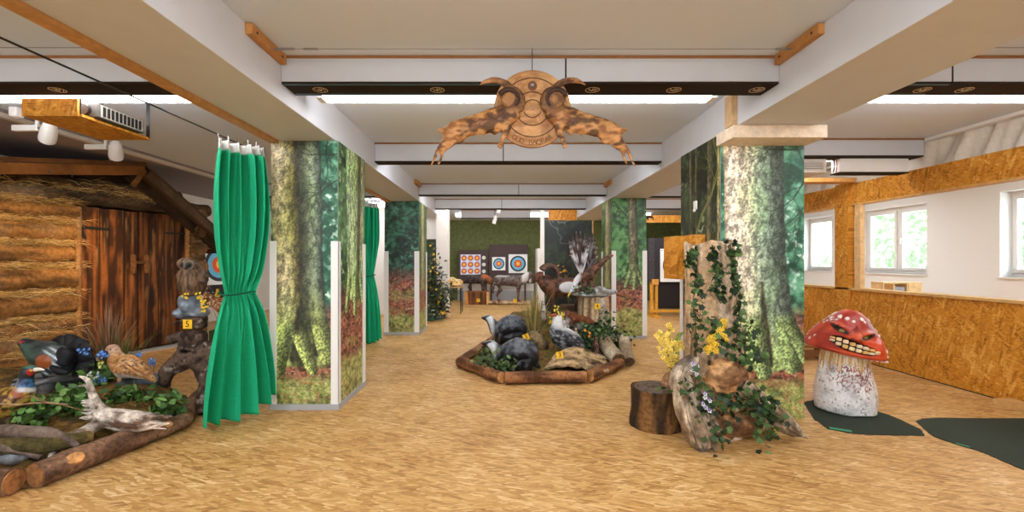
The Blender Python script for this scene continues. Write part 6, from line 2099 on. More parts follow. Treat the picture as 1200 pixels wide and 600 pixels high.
# things behind, between owl and curtain
t = thing('planter_box', 'small dark green planter box with tall grass behind the owl stump', 'planter', G(252, 402))
m = MB(C(52, 74, 44))
g0 = G(252, 402)
m.box(g0.x - 0.11, g0.x + 0.35, g0.y, g0.y + 0.3, 0, 0.03).box(g0.x - 0.11, g0.x + 0.35, g0.y, g0.y + 0.02, 0.03, 0.22).box(g0.x - 0.11, g0.x + 0.35, g0.y + 0.28, g0.y + 0.3, 0.03, 0.22).box(g0.x - 0.11, g0.x - 0.09, g0.y + 0.02, g0.y + 0.28, 0.03, 0.22).box(g0.x + 0.33, g0.x + 0.35, g0.y + 0.02, g0.y + 0.28, 0.03, 0.22)
m.build('box', M_vcol, t, smooth=False, bevel=0.005)
MB(C(60, 46, 32)).box(g0.x - 0.09, g0.x + 0.33, g0.y + 0.02, g0.y + 0.28, 0.03, 0.19).build('soil', M_moss, t, smooth=False)
tuft('tall green and straw grass growing in the green planter', 'grass_tuft', (g0.x + 0.05, g0.y + 0.15, 0.19), 130, 0.62, 0.16, [C(112, 112, 60), C(160, 146, 90), C(84, 92, 46)], 131)
tuft('grass at the far end of the green planter', 'grass_tuft', (g0.x + 0.22, g0.y + 0.15, 0.19), 90, 0.55, 0.14, [C(112, 112, 60), C(160, 146, 90), C(84, 92, 46)], 132)
o = log('perch_log', 'upright log behind the green curtain on which the reddish bird stands', 'log', [(-4.02, 6.9, 0.0), (-4.02, 6.9, 0.62)], [0.16, 0.15], C(90, 66, 46), C(150, 116, 84), 141, cut=C(190, 146, 96))
t = thing('pheasant', 'reddish brown pheasant with long speckled tail half hidden by the green curtain', 'pheasant', (-4.05, 6.9, 0.62))
Q = lambda px, py, d=6.9: P(px, py, d)
m = MB()
m.tube([Q(234, 343), Q(238, 345), Q(246, 350), Q(255, 356), Q(264, 361), Q(273, 362), Q(282, 356), Q(288, 347), Q(292, 342), Q(297, 342)], [0.02, 0.05, 0.07, 0.095, 0.125, 0.12, 0.085, 0.05, 0.045, 0.015], 14, sub=3)
for s_ in (-0.05, 0.05): m.tube([Q(270, 366) + Vector((0, s_, 0)), Vector((Q(275, 366).x, 6.9 + s_, 0.625))], [0.04, 0.015], 8)
blob('body', m, M_fur, t, 0.013, 3, lambda p, no: mixc(mixc(np.array(C(96, 54, 30)), np.array(C(190, 120, 66)), sm(0.35, 0.65, fbm(p * 24, 3, 2))), np.array(C(226, 214, 190)), sm(0.60, 0.66, fbm(p * 34, 2, 8))))
leafy('pale flowering branch behind the owl, before the target', 'plant', 'flower_branch', (g0.x + 0.05, g0.y + 0.2, 0.2), [P(243, 330, 7.9), P(240, 340, 7.9), P(246, 345, 7.9)], 16, 0.05, 0.02, [C(196, 180, 150), C(150, 132, 100), C(226, 214, 190)], 151, 0.05)
leafy('yellow flower sprig rising above the reddish pheasant', 'flower', 'yellow_flower', (g0.x + 0.2, g0.y + 0.2, 0.2), [P(256, 342, 7.9), P(254, 347, 7.9), P(268, 348, 7.9), P(263, 352, 7.9)], 6, 0.06, 0.02, [C(98, 104, 50)], 152, 0.03, flowers=(C(232, 190, 50), 0.028, 5))


def target(lab, M, s, group='archery target faces'):
    """paper face in the xy plane of M: white sheet, black, blue, red and gold rings"""
    o0 = M @ Vector((0, 0, 0))
    t = thing('hanging_target', lab, 'target face', o0 - Vector((0, 0, s / 2)), group)
    m = MB(C(240, 240, 238)); m.M = M
    m.box(-s / 2, s / 2, -s / 2, s / 2, 0, 0.003).build('paper', M_vcol, t, smooth=False)
    for k, (r, c) in enumerate(((0.42, C(58, 56, 60)), (0.335, C(110, 190, 222)), (0.21, C(232, 92, 44)), (0.105, C(250, 190, 70)), (0.03, C(252, 216, 130)))):
        m = MB(c); m.M = M
        m.tube([(0, 0, 0.003 + 0.0008 * k), (0, 0, 0.0038 + 0.0008 * k)], s * r, 36, up=(1, 0, 0)).build('ring', M_vcol, t, smooth=False)
    for x in (-0.45, 0.45):
        m = MB(C(70, 66, 64)); m.M = M
        m.tube([(x * s, 0.45 * s, 0.003), (x * s, 0.45 * s, 0.008)], 0.008 * s / 0.5, 8, up=(1, 0, 0)).build('pin', M_vcol, t, smooth=False)
    return t


# target at the end of the hut
Mx = Matrix.Translation((-5.97, 9.62, 1.38)) @ Matrix.Rotation(1.30, 4, 'Z') @ Matrix.Rotation(PI / 2, 4, 'X')
b = thing('target_board', 'dark foam target board standing beyond the log hut', 'target board', (-6.005, 9.6, 0), 'dark target boards')
m = MB(C(60, 56, 60)); m.M = Matrix.Translation((-6.005, 9.65, 0)) @ Matrix.Rotation(1.30, 4, 'Z')
m.box(-0.62, 0.62, 0.0, 0.14, 0.5, 1.80).build('foam', M_moss, b, smooth=False)
m = MB(C(120, 84, 50)); m.M = Matrix.Translation((-6.005, 9.65, 0)) @ Matrix.Rotation(1.30, 4, 'Z')
for x in (-0.5, 0.5): m.box(x - 0.04, x + 0.04, 0.0, 0.1, 0, 0.5)
m.build('leg_frame', M_wood, b, smooth=False)
target('white target face with blue and orange rings between owl and green curtain', Mx, 0.85)
# ================================================================== ivy log and root pile
t = thing('hollow_log', 'tall pale upright log with torn base leaning at the mural column', 'log', (1.86, 3.95, 0))
m = MB()
cx, cy = 1.875, 3.95
ring = [(0, 0.285), (0.25, 0.26), (0.6, 0.238), (1.0, 0.215), (1.3, 0.202), (1.605, 0.195)]
pts = [Vector((cx - 0.012 * k, cy, z)) for k, (z, r) in enumerate(ring)]
m.tube(pts, [r for z, r in ring], 56, sub=8, caps=True)
vs = []
for v in m.v:
    a = math.atan2(v.y - cy, v.x - cx)
    f_ = 1 + 0.06 * math.sin(3 * a + 0.4) + 0.045 * math.sin(7 * a + v.z) + 0.02 * math.sin(17 * a)
    f_ += max(0, 0.5 - v.z) * 0.5 * max(0, math.sin(2.5 * a + 1))
    zz = v.z + (0.025 * math.sin(5 * a) if v.z > 1.5 else 0)
    vs.append(Vector((cx + (v.x - cx) * f_, cy + (v.y - cy) * f_ * 0.9, zz)))
m.v = vs
m.noise(0.008, 10, 2)
def hlc(a):
    th = np.arctan2(a[:, 1] - cy, a[:, 0] - cx)
    n = fbm(np.stack([th * 7, a[:, 2] * 1.3, th * 0], 1), 5, 3)
    p = fbm(np.stack([th * 2.2, a[:, 2] * 2.4, th * 0], 1), 4, 9)
    k = mixc(np.array(C(150, 120, 92)), np.array(C(216, 196, 170)), sm(0.30, 0.6, n))
    k = mixc(k, np.array(C(196, 160, 118)), sm(0.45, 0.62, p) * 0.8)
    return mixc(k, np.array(C(96, 72, 50)), sm(0.62, 0.72, n) * 0.8)
m.paint(hlc)
m.build('trunk', M_log, t, angle=70)
sl = MB().tube([(cx - 0.25, cy - 0.06, 0), (cx - 0.215, cy - 0.05, 0.5), (cx - 0.195, cy - 0.04, 1.0), (cx - 0.18, cy - 0.04, 1.2)], [0.055, 0.05, 0.042, 0.012], 10, sub=4)
sl.noise(0.008, 10, 4)
sl.paint(barkcol(C(112, 84, 56), C(176, 142, 104), 5, (20, 20, 2)))
sl.build('bark_strip', M_log, t, angle=70)


def ivy(lab, path, n, seed, spread=0.05, L=0.056, flowers=None):
    q = random.Random(seed)
    path = [Vector(p) for p in path]
    base = min(path, key=lambda p: p.z)
    t = thing('ivy', lab, 'ivy', base, 'ivy on the log pile')
    MB(C(92, 78, 52)).tube(path, 0.004, 5, sub=4).build('stem', M_leaf, t)
    m = MB()
    for i in range(n):
        s = q.random() * (len(path) - 1)
        k = min(int(s), len(path) - 2)
        p = path[k].lerp(path[k + 1], s - k) + Vector((q.gauss(0, spread), -abs(q.gauss(0, 0.02)), q.gauss(0, spread)))
        g = q.uniform(0.7, 1.3)
        m.leaf(p, (q.uniform(-1, 1), q.uniform(-0.7, 0.0), q.uniform(-1, 0.4)), L * q.uniform(0.55, 1.1), L * q.uniform(0.7, 1.0), tuple(v * g for v in q.choice(IV)), ivy=True, rr=q)
    m.build('foliage', M_leaf, t, angle=0)
    return t


FV = 3.68
ivy('ivy vine trailing down the curtain-facing edge of the tall pale log', [P(812, 292, FV), P(806, 305, FV), P(814, 318, FV), P(818, 332, FV), P(812, 352, FV), P(814, 372, FV), P(816, 392, FV), P(818, 410, FV)], 105, 1, 0.021)
ivy('ivy vine trailing down the middle of the tall pale log', [P(838, 288, FV), P(836, 304, FV), P(840, 320, FV), P(838, 340, FV), P(845, 356, FV)], 83, 2, 0.021)
ivy('ivy vine hanging down the mural side of the tall pale log', [P(856, 285, FV), P(857, 304, FV), P(858, 324, FV), P(862, 345, FV), P(866, 365, FV - 0.02), P(860, 392, FV - 0.05)], 113, 3, 0.021)
ivy('dense ivy bush at the foot of the mural side of the pale log', [P(862, 388, 3.62), P(872, 398, 3.62), P(866, 412, 3.6), P(878, 420, 3.62), P(858, 424, 3.6)], 115, 4, 0.075)
ivy('ivy sprigs under the yellow blossoms on the pale log', [P(830, 372, FV - 0.03), P(838, 384, FV - 0.03), P(834, 402, FV - 0.03), P(846, 408, FV - 0.05)], 49, 5, 0.045)
ivy('ivy spilling over the stump and the leaning log', [P(802, 446, 3.45), P(812, 450, 3.42), P(822, 462, 3.42), P(826, 478, 3.4), P(838, 474, 3.45)], 66, 6, 0.055)
ivy('ivy hanging in the gap under the round root knot', [P(838, 466, 3.55), P(852, 474, 3.55), P(866, 470, 3.55), P(880, 474, 3.55), P(892, 466, 3.55)], 99, 7, 0.06)
ivy('ivy trail hanging to the floor beside the slanting end log', [P(884, 462, 3.5), P(893, 480, 3.5), P(897, 498, 3.48), P(896, 516, 3.44)], 60, 8, 0.05)
ivy('ivy creeping along the slanting end log', [P(894, 470, 3.5), P(902, 478, 3.5), P(910, 488, 3.52), P(917, 494, 3.55)], 33, 9, 0.04)
ivy('small ivy leaves on the floor beside the leaning log end', [P(838, 500, 3.42), P(842, 512, 3.42), P(848, 508, 3.44)], 27, 10, 0.04)
for k, (path, sd) in enumerate((([(836, 404), (832, 396), (842, 392), (846, 384), (850, 378), (838, 412), (830, 408), (848, 394)], 5),)):
    q = random.Random(sd)
    t = thing('yellow_flower', 'yellow blossom spray stuck on the front of the pale log', 'flower', P(838, 412, 3.62))
    ms = MB(C(112, 100, 50)).tube([P(836, 412, 3.64), P(840, 398, 3.63), P(850, 378, 3.63)], 0.004, 5, sub=3)
    ms.build('stem', M_leaf, t)
    m = MB()
    for (px, py) in path:
        for i in range(9): floret(m, P(px + q.gauss(0, 2.2), py + q.gauss(0, 2.2), 3.60 + q.uniform(-0.02, 0.02)), 0.020, C(238, 200, 60), q, eye=C(206, 150, 40))
    m.build('blossom_cluster', M_leaf, t, angle=0)
q = random.Random(3)
t = thing('yellow_flower', 'tall yellow blossom branch behind the stump, against the floor', 'flower', P(786, 450, 3.9))
m = MB(C(120, 100, 60))
tops = [P(776, 392, 3.95), P(784, 386, 3.95), P(790, 404, 3.92), P(780, 410, 3.9), P(788, 424, 3.9)]
for q_ in tops: m.tube([P(788, 446, 3.9), P(788, 432, 3.9).lerp(q_, 0.4), q_], 0.004, 5, sub=3)
m.build('stem', M_leaf, t)
m = MB()
for q_ in tops:
    for i in range(26):
        p = P(788, 434, 3.9).lerp(q_, q.uniform(0.45, 1.05)) + Vector((q.gauss(0, 0.03), q.gauss(0, 0.02), q.gauss(0, 0.03)))
        floret(m, p, 0.022, C(242, 212, 96), q, eye=C(216, 166, 50))
m.build('blossom_cluster', M_leaf, t, angle=0)
for k, (cx_, cy_, d, lab) in enumerate(((816, 433, 3.44, 'white and violet pansies above the leaning log'), (828, 472, 3.36, 'white and violet pansies hanging before the ivy'))):
    t = thing('pansy', lab, 'flower', P(cx_, cy_ + 8, d), 'pansies on the log pile')
    m = MB(C(74, 96, 48))
    spots = [(cx_ + q.uniform(-5, 5), cy_ + (-10 + 20 * i / 5) * (1 if k else 0.6)) for i in range(6)]
    for px, py in spots: m.tube([P(cx_ + 2, cy_ + 10, d + 0.03), P(px, py, d + 0.008)], 0.003, 5)
    m.build('stem', M_leaf, t)
    for px, py in spots:
        m = MB()
        p = P(px, py, d)
        floret(m, p, 0.017, C(232, 230, 240), q, eye=C(70, 50, 130))
        floret(m, p + Vector((0, 0.004, 0.012)), 0.013, C(120, 110, 190), q, eye=C(230, 200, 80))
        m.build('blossom', M_leaf, t, angle=0)
# stump
g0 = G(773, 503)
sx2, sy2 = 1.365, 4.02
t = thing('tree_stump', 'low dark tree stump standing alone before the leaning log', 'tree stump', (sx2, sy2, 0))
m = MB().lathe([(0.225, 0.0), (0.228, 0.06), (0.215, 0.15), (0.212, 0.26), (0.214, 0.335)], 48, (sx2, sy2, 0))
m.noise(0.012, 9, 3)
m.paint(lambda a: mixc(mixc(np.array(C(56, 38, 24)), np.array(C(136, 96, 52)), sm(0.36, 0.62, fbm(np.stack([np.arctan2(a[:, 1] - sy2, a[:, 0] - sx2) * 5, a[:, 2] * 3, a[:, 0] * 0], 1), 4, 6))), np.array(C(44, 34, 28)), sm(0.55, 0.65, fbm(a * 9, 3, 8)) * 0.7))
m.build('bark', M_bark, t, angle=60)
m = MB()
rings = [(0.0025 + 0.203 * i / 24, 0.337 + 0.004 * math.sin(i * 1.9)) for i in range(25)][::-1]
m.lathe([(0.206, 0.30)] + rings, 48, (sx2, sy2, 0))
m.paint(lambda a: mixc(np.array(C(78, 64, 54)), np.array(C(124, 106, 90)), 0.5 + 0.5 * np.sin(np.hypot(a[:, 0] - sx2, a[:, 1] - sy2) * 150) * 0.6 + 0.4 * (fbm(a * 12, 3, 2) - 0.5)))
m.build('cut_face', M_log, t, angle=50)
leafy('tiny green seedling on top of the low dark stump', 'plant', 'seedling', P(773, 463, 3.95), [P(770, 459, 3.93), P(775, 459, 3.93), P(772, 461, 3.9)], 7, 0.04, 0.03, LG, 44, 0.015)
# leaning log
def wood(name, lab, cat, chain, voxel, seed, cols, amp=0.02, group=None, f=(9, 9, 9), extra=()):
    t = thing(name, lab, cat, min((Vector(p) for p in chain[0]), key=lambda p: p.z), group)
    m = MB()
    for (pts, rad) in [chain] + list(extra): m.tube(pts, rad, 14, sub=3)
    def cf(p, no):
        k = mixc(np.array(cols[0]), np.array(cols[1]), sm(0.32, 0.6, fbm(p * np.array(f), 4, seed)))
        return mixc(k, np.array(cols[2]), sm(0.52, 0.66, fbm(p * 7, 3, seed + 4)) * 0.8)
    blob('wood', m, M_log, t, voxel, 2, cf, lambda p: (fbm(p * np.array(f) * 1.7, 4, seed + 7) - 0.5) * 2 * amp)
    return t


WC = (C(132, 108, 84), C(222, 202, 176), C(112, 84, 58))
fissured('leaning_log', 'grey-brown cracked log propped against the pale log, foot on the floor', 'log', [P(812, 420, 3.72), P(803, 432, 3.66), P(798, 446, 3.6), P(802, 462, 3.56), P(809, 484, 3.52), P(818, 506, 3.5), P(826, 522, 3.5)], [0.05, 0.088, 0.09, 0.09, 0.10, 0.104, 0.09], 3, WC, 30,
         extra=[([P(820, 468, 3.62), P(830, 488, 3.6), P(838, 504, 3.6)], [0.04, 0.05, 0.035])])
wood('root_knot', 'round orange-brown root knot with a dark split, mounted before the pale log', 'root', ([P(826, 452, 3.62), P(834, 448, 3.6), P(846, 446, 3.58), P(856, 440, 3.58), P(866, 438, 3.6), P(876, 441, 3.62)], [0.045, 0.09, 0.115, 0.10, 0.07, 0.03]), 0.010, 8, (C(140, 92, 50), C(206, 158, 108), C(96, 62, 36)), 0.022, f=(12, 12, 30),
     extra=[([P(828, 432, 3.66), P(842, 429, 3.62), P(858, 430, 3.6), P(872, 436, 3.62), P(878, 442, 3.62)], [0.02, 0.05, 0.055, 0.05, 0.02]), ([P(850, 450, 3.62), P(852, 470, 3.66), P(850, 500, 3.7), P(850, 512, 3.72)], [0.06, 0.06, 0.07, 0.06])])
fissured('slanting_log', 'long pale log slanting down to the floor in front of the mural roots', 'log', [P(868, 452, 3.78), P(880, 464, 3.74), P(898, 480, 3.7), P(916, 494, 3.68), P(930, 504, 3.66), P(940, 510, 3.66)], [0.07, 0.085, 0.085, 0.078, 0.06, 0.02], 12, WC, 26, 0.5)
wood('base_log', 'brown log lying on the floor under the ivy and the root knot', 'log', ([(1.72, 3.70, 0.12), (1.9, 3.72, 0.12), (2.1, 3.76, 0.11), (2.22, 3.78, 0.10)], [0.09, 0.11, 0.10, 0.07]), 0.012, 15, (C(112, 78, 50), C(166, 124, 84), C(84, 58, 38)), 0.012, f=(4, 14, 14))
wood('root_piece', 'small rough root piece between stump and leaning log', 'root', ([P(784, 452, 3.8), P(786, 444, 3.8), P(792, 438, 3.78)], [0.07, 0.06, 0.03]), 0.012, 17, (C(110, 78, 52), C(176, 136, 96), C(80, 56, 38)), 0.02)
# strand board box behind the log
t = thing('strand_board_box', 'strand board box fixed at the column edge behind the tall pale log', 'box', (1.88, 4.6, 1.27))
m = MB(); m.M = place((1.88, 4.66, 0), 0.18)
m.box(-0.17, 0.005, -0.12, 0.12, 1.27, 1.70).build('front_panel', M_osby, t, smooth=False, bevel=0.003)
m = MB(); m.M = place((1.88, 4.66, 0), -0.1)
m.box(0.005, 0.155, -0.14, 0.12, 1.27, 1.715).build('side_panel', M_osby, t, smooth=False, bevel=0.003)
o = MB(C(140, 160, 76)).tube([(1.72, 4.5, 0.02), (1.715, 4.5, 0.3), (1.74, 4.5, 0.68), (1.80, 4.5, 0.74)], [0.05, 0.055, 0.05, 0.02], 10, sub=4, sz=0.3)
tag(o.build('green_bark_piece', M_bark), 'yellow-green mossy bark piece standing behind the pale log', 'bark')

# ================================================================== mushroom
mc = Vector((3.33, 4.42, 0))
t = thing('mushroom', 'big red toadstool figure with angry toothy face and white bulb stem', 'toadstool', mc)
def stem(a):
    n = fbm(a * 90, 3, 4)
    drip = fbm(np.stack([np.arctan2(a[:, 1] - mc.y, a[:, 0] - mc.x) * 14, a[:, 2] * 2, a[:, 0] * 0], 1), 3, 6)
    k = mixc(np.array(C(190, 188, 186)), np.array(C(236, 234, 232)), sm(0.3, 0.6, fbm(a * 9, 3, 2)))
    fr = sm(0.62, 0.0, np.hypot((a[:, 0] - mc.x + 0.02) / 0.30, (a[:, 2] - 0.40) / 0.26) * 0.62) * sm(mc.y + 0.05, mc.y - 0.1, a[:, 1])
    k = mixc(k, np.array(C(140, 58, 44)), sm(0.60, 0.54, n + 0.0 - 0.14 * (fr - 0.5)) * 0 + sm(0.56, 0.60, n + 0.16 * (fr - 0.45)) * sm(0.1, 0.35, fr))
    k = mixc(k, np.array(C(70, 66, 64)), sm(0.70, 0.74, fbm(a * 60, 2, 9)) * 0.7)
    top = sm(0.455 + 0.20 * (drip - 0.5), 0.475 + 0.20 * (drip - 0.5), a[:, 2])
    k = mixc(k, mixc(np.array(C(196, 140, 44)), np.array(C(224, 206, 170)), sm(0.42, 0.6, fbm(np.stack([np.arctan2(a[:, 1] - mc.y, a[:, 0] - mc.x) * 22, a[:, 2] * 3, a[:, 0] * 0], 1), 3, 16))), top)
    return k
prof = [(0.20, 0.03), (0.27, 0.032), (0.285, 0.07), (0.294, 0.16), (0.282, 0.27), (0.255, 0.37), (0.228, 0.45), (0.212, 0.52), (0.20, 0.60), (0.2, 0.64)]
fine = []
for k in range(len(prof) - 1):
    for j in range(9):
        f_ = j / 9
        p0, p1, p2, p3 = prof[max(0, k - 1)], prof[k], prof[k + 1], prof[min(len(prof) - 1, k + 2)]
        cr = lambda i: 0.5 * (2 * p1[i] + (p2[i] - p0[i]) * f_ + (2 * p0[i] - 5 * p1[i] + 4 * p2[i] - p3[i]) * f_ ** 2 + (3 * p1[i] - p0[i] - 3 * p2[i] + p3[i]) * f_ ** 3)
        fine.append((cr(0), cr(1)))
m = MB().lathe([(r_ * (0.87 if z_ < 0.35 else 0.87 + 0.08 * min(1, (z_ - 0.35) / 0.15)), z_) for r_, z_ in fine + [prof[-1]]], 320, (mc.x, mc.y, -0.012))
m.noise(0.016, 5, 3)
m.paint(stem)
m.build('stem', M_gloss, t, angle=0)
# cap: lathe with a tilted peak
TL = Matrix.Translation(mc + Vector((-0.01, 0, 0.57))) @ Matrix.Rotation(0.17, 4, 'Y') @ Matrix.Rotation(0.05, 4, 'X')
capf = []
cp_ = [(0.16, 0.055), (0.29, 0.02), (0.335, 0.0), (0.352, 0.02), (0.350, 0.06), (0.332, 0.115), (0.285, 0.185), (0.222, 0.26), (0.155, 0.335), (0.10, 0.385), (0.045, 0.41), (0.0005, 0.415)]
for k in range(len(cp_) - 1):
    for j in range(10):
        f_ = j / 10
        p0, p1, p2, p3 = cp_[max(0, k - 1)], cp_[k], cp_[k + 1], cp_[min(len(cp_) - 1, k + 2)]
        cr = lambda i: 0.5 * (2 * p1[i] + (p2[i] - p0[i]) * f_ + (2 * p0[i] - 5 * p1[i] + 4 * p2[i] - p3[i]) * f_ ** 2 + (3 * p1[i] - p0[i] - 3 * p2[i] + p3[i]) * f_ ** 3)
        capf.append((max(cr(0), 0.0005), cr(1)))
capf.append(cp_[-1])
m = MB()
m.lathe([(r_ * 0.93, z_) for r_, z_ in capf], 220)
a = np.array([tuple(v) for v in m.v])
# the face looks towards the camera and a little to the mat side: local angle of the face
fa = -PI / 2 - 0.56
th = np.arctan2(a[:, 1], a[:, 0])
s_ = (th - fa + PI) % (2 * PI) - PI           # angle across the face
zz = a[:, 2]
outer = np.arange(len(a)) >= 220 * 20
rad = np.hypot(a[:, 0], a[:, 1])
X = s_ * rad                                   # across the face in metres
def bump(x0, z0, wx, wz): return np.exp(-((X - x0) / wx) ** 2 - ((zz - z0) / wz) ** 2)
d = 0.034 * bump(-0.10, 0.250, 0.085, 0.024) + 0.034 * bump(0.135, 0.225, 0.075, 0.024)       # brows
d += 0.050 * bump(0.04, 0.178, 0.050, 0.038)                                                    # nose
d += 0.030 * bump(0.03, 0.024, 0.24, 0.020) + 0.014 * bump(0.02, 0.155, 0.22, 0.012)            # lips
MC, MW = 0.045, 0.205
def mouth(X_):
    return 0.092 - 0.13 * (X_ - MC) + 0.35 * (X_ - MC) ** 2, 0.044 * np.clip(1 - ((X_ - MC) / MW) ** 4, 0, 1) * (1 - 1.2 * (X_ - MC))
mouth_c, mouth_h = mouth(X)
inm = sm(1.06, 0.94, np.abs(zz - mouth_c) / np.maximum(mouth_h, 1e-4)) * (np.abs(X - MC) < MW)
d -= 0.028 * inm
eye = []
for (x0, z0, w_, h_, sl_) in ((-0.090, 0.220, 0.078, 0.026, -0.30), (0.140, 0.198, 0.066, 0.024, 0.40)):
    e_ = sm(1.1, 0.85, ((X - x0) / w_) ** 2 + ((zz - z0 - sl_ * (X - x0)) / h_) ** 2)
    eye.append(e_)
    d -= 0.014 * e_
for (x0, sl_) in ((0.02, 0.6), (0.035, 0.1), (0.05, -0.4)):
    d -= 0.008 * np.exp(-((X - x0 - sl_ * (zz - 0.24)) / 0.006) ** 2) * sm(0.18, 0.21, zz) * sm(0.29, 0.26, zz)
d += 0.010 * (fbm(a * 9, 3, 4) - 0.5)
d = d * outer
dirn = np.stack([np.cos(th), np.sin(th), np.full_like(th, 0.25)], 1)
a2 = a + dirn * d[:, None]
red = mixc(np.array(C(150, 36, 16)), np.array(C(204, 70, 30)), sm(0.3, 0.7, fbm(a * 7, 3, 2)))
red = mixc(red, np.array(C(214, 96, 60)), sm(0.005, 0.03, d) * 0.5)  # raised face parts tinted lighter, a highlight painted into the red
col = np.where(outer[:, None], red, np.array(C(206, 196, 184))[None, :])
q = random.Random(12)
spots = 0
for k in range(80):
    ta, tz, tr = q.uniform(-PI, PI), q.uniform(0.03, 0.38), q.uniform(0.011, 0.024)
    if -0.95 < ta < 1.0 and tz < 0.285: continue
    rr_ = np.interp(tz, [p[1] for p in cp_[2:]], [p[0] for p in cp_[2:]])
    dd = np.hypot(((s_ - ta + PI) % (2 * PI) - PI) * rr_, (zz - tz) * 1.2)
    spots = np.maximum(spots, sm(tr, tr * 0.7, dd))
spots = spots * outer
col = mixc(col, np.array(C(232, 222, 216)), spots)
a2 = a2 + dirn * (0.008 * spots)[:, None]
for e_ in eye: col = mixc(col, np.array(C(34, 22, 14)), e_ * outer)
iris = np.maximum(sm(1.1, 0.8, ((X + 0.07) / 0.023) ** 2 + ((zz - 0.214) / 0.015) ** 2), sm(1.1, 0.8, ((X - 0.125) / 0.020) ** 2 + ((zz - 0.193) / 0.014) ** 2)) * outer
col = mixc(col, np.array(C(140, 122, 54)), iris * np.maximum(eye[0], eye[1]))
col = mixc(col, np.array(C(40, 18, 12)), np.exp(-((np.abs(zz - mouth_c) - mouth_h) / 0.006) ** 2) * (np.abs(X - MC) < MW + 0.005) * outer * 0.85)
col = mixc(col, np.array(C(30, 14, 10)), inm * outer)
for (x0, sl_) in ((0.0, 0.9), (0.025, 0.3), (0.045, -0.25), (0.07, -0.8), (-0.10, 2.2), (0.16, -2.0)):
    col = mixc(col, np.array(C(60, 20, 12)), np.exp(-((X - x0 - sl_ * (zz - 0.22)) / 0.0045) ** 2) * sm(0.19, 0.21, zz) * sm(0.275, 0.255, zz) * outer * 0.8)
for x0 in (0.012, 0.070): col = mixc(col, np.array(C(50, 16, 10)), bump(x0, 0.155, 0.012, 0.007) * outer)
m.v = [TL @ Vector(p) for p in a2]
m.k = [tuple(c) for c in col]
cap = m.build('cap', M_gloss, t, angle=0)
cap['label'] = 'red white-spotted cap with angry face'
# teeth in the mouth
for row in (0, 1):
    for k in range(8):
        x0 = MC - MW * 0.86 + MW * 1.72 * k / 7
        mcn, mh = [float(v_) for v_ in mouth(np.array(x0))]
        if mh < 0.010: continue
        tz = mcn + (0.46 * mh if row == 0 else -0.46 * mh)
        rr_ = float(np.interp(tz, [p[1] for p in cp_[2:]], [p[0] for p in cp_[2:]])) + 0.002
        an = fa + x0 / rr_
        e = MB(tuple(v * R.uniform(0.85, 1.0) for v in (C(236, 214, 170) if (k + row) % 3 else C(224, 176, 96))))
        e.obox((0, -0.004, 0), (MW * 0.205, 0.03, mh * 0.70), Euler((0, R.uniform(-0.12, 0.12), 0)))
        mt = TL @ Matrix.Translation((rr_ * math.cos(an), rr_ * math.sin(an), tz)) @ Matrix.Rotation(an + PI / 2, 4, 'Z')
        e.v = [mt @ v for v in e.v]
        e.build('tooth', M_gloss, cap, bevel=0.007)
m = MB()
for k in range(36):
    an = 2 * PI * k / 36
    m.add([TL @ Vector((0.17 * math.cos(an), 0.17 * math.sin(an), 0.05)), TL @ Vector((0.34 * math.cos(an), 0.34 * math.sin(an), -0.004)), TL @ Vector((0.34 * math.cos(an + 0.05), 0.34 * math.sin(an + 0.05), 0.004)), TL @ Vector((0.17 * math.cos(an + 0.05), 0.17 * math.sin(an + 0.05), 0.056))], [(0, 1, 2, 3)], C(196, 184, 168))
m.build('gill', M_gloss, t, angle=0)
# mats
def mat(lab, px, tape, zs=0.006):
    pts = [G(x, y) for x, y in px]
    dense = []
    q = random.Random(len(px))
    for i in range(len(pts)):
        a_, b_ = pts[i], pts[(i + 1) % len(pts)]
        for k in range(6):
            dense.append(a_.lerp(b_, k / 6) + Vector((q.uniform(-1, 1), q.uniform(-1, 1), 0)) * 0.006)
    c = sum(dense, Vector()) / len(dense)
    t = thing('floor_mat', lab, 'floor mat', c, 'dark green floor mats')
    m = MB()
    area = sum(dense[i].x * dense[(i + 1) % len(dense)].y - dense[(i + 1) % len(dense)].x * dense[i].y for i in range(len(dense)))
    if area < 0: dense.reverse()
    m.poly([p + Vector((0, 0, 0.001)) for p in dense], zs)
    m.build('sheet', M_mat, t, smooth=False)
    for seg in tape:
        m = MB(C(64, 150, 112))
        for (a_, b_) in zip(seg[:-1], seg[1:]):
            m.bar(G(*a_) + Vector((0, 0, zs + 0.002)), G(*b_) + Vector((0, 0, zs + 0.002)), seg_w, 0.002)
        m.build('edge_tape', M_vcol, t, smooth=False)
    return t


seg_w = 0.05
mat('dark green mat on which the red toadstool stands', [(941, 472), (955, 492), (970, 503), (1000, 509), (1040, 510.5), (1084, 511), (1078, 503), (1045, 488), (1020, 480), (990, 470), (960, 468)], [((972, 502.5), (998, 506.5)),])
seg_w = 0.02
mat('wide dark green mat beside the toadstool mat, leading to the wooden half wall', [(1073, 494), (1082, 491), (1100, 490.5), (1300, 491), (1330, 580), (1240, 570), (1200, 551), (1150, 530), (1120, 521), (1092, 511)], [((1120, 520.5), (1136, 525)),])
o = MB(C(206, 160, 100)).box(WX - 0.22, WX - 0.02, 4.2, 4.62, 0.0, 0.06).build('wood_block', M_wood, smooth=False, bevel=0.004)
tag(o, 'pale wood block lying on the floor at the half wall', 'wood block')
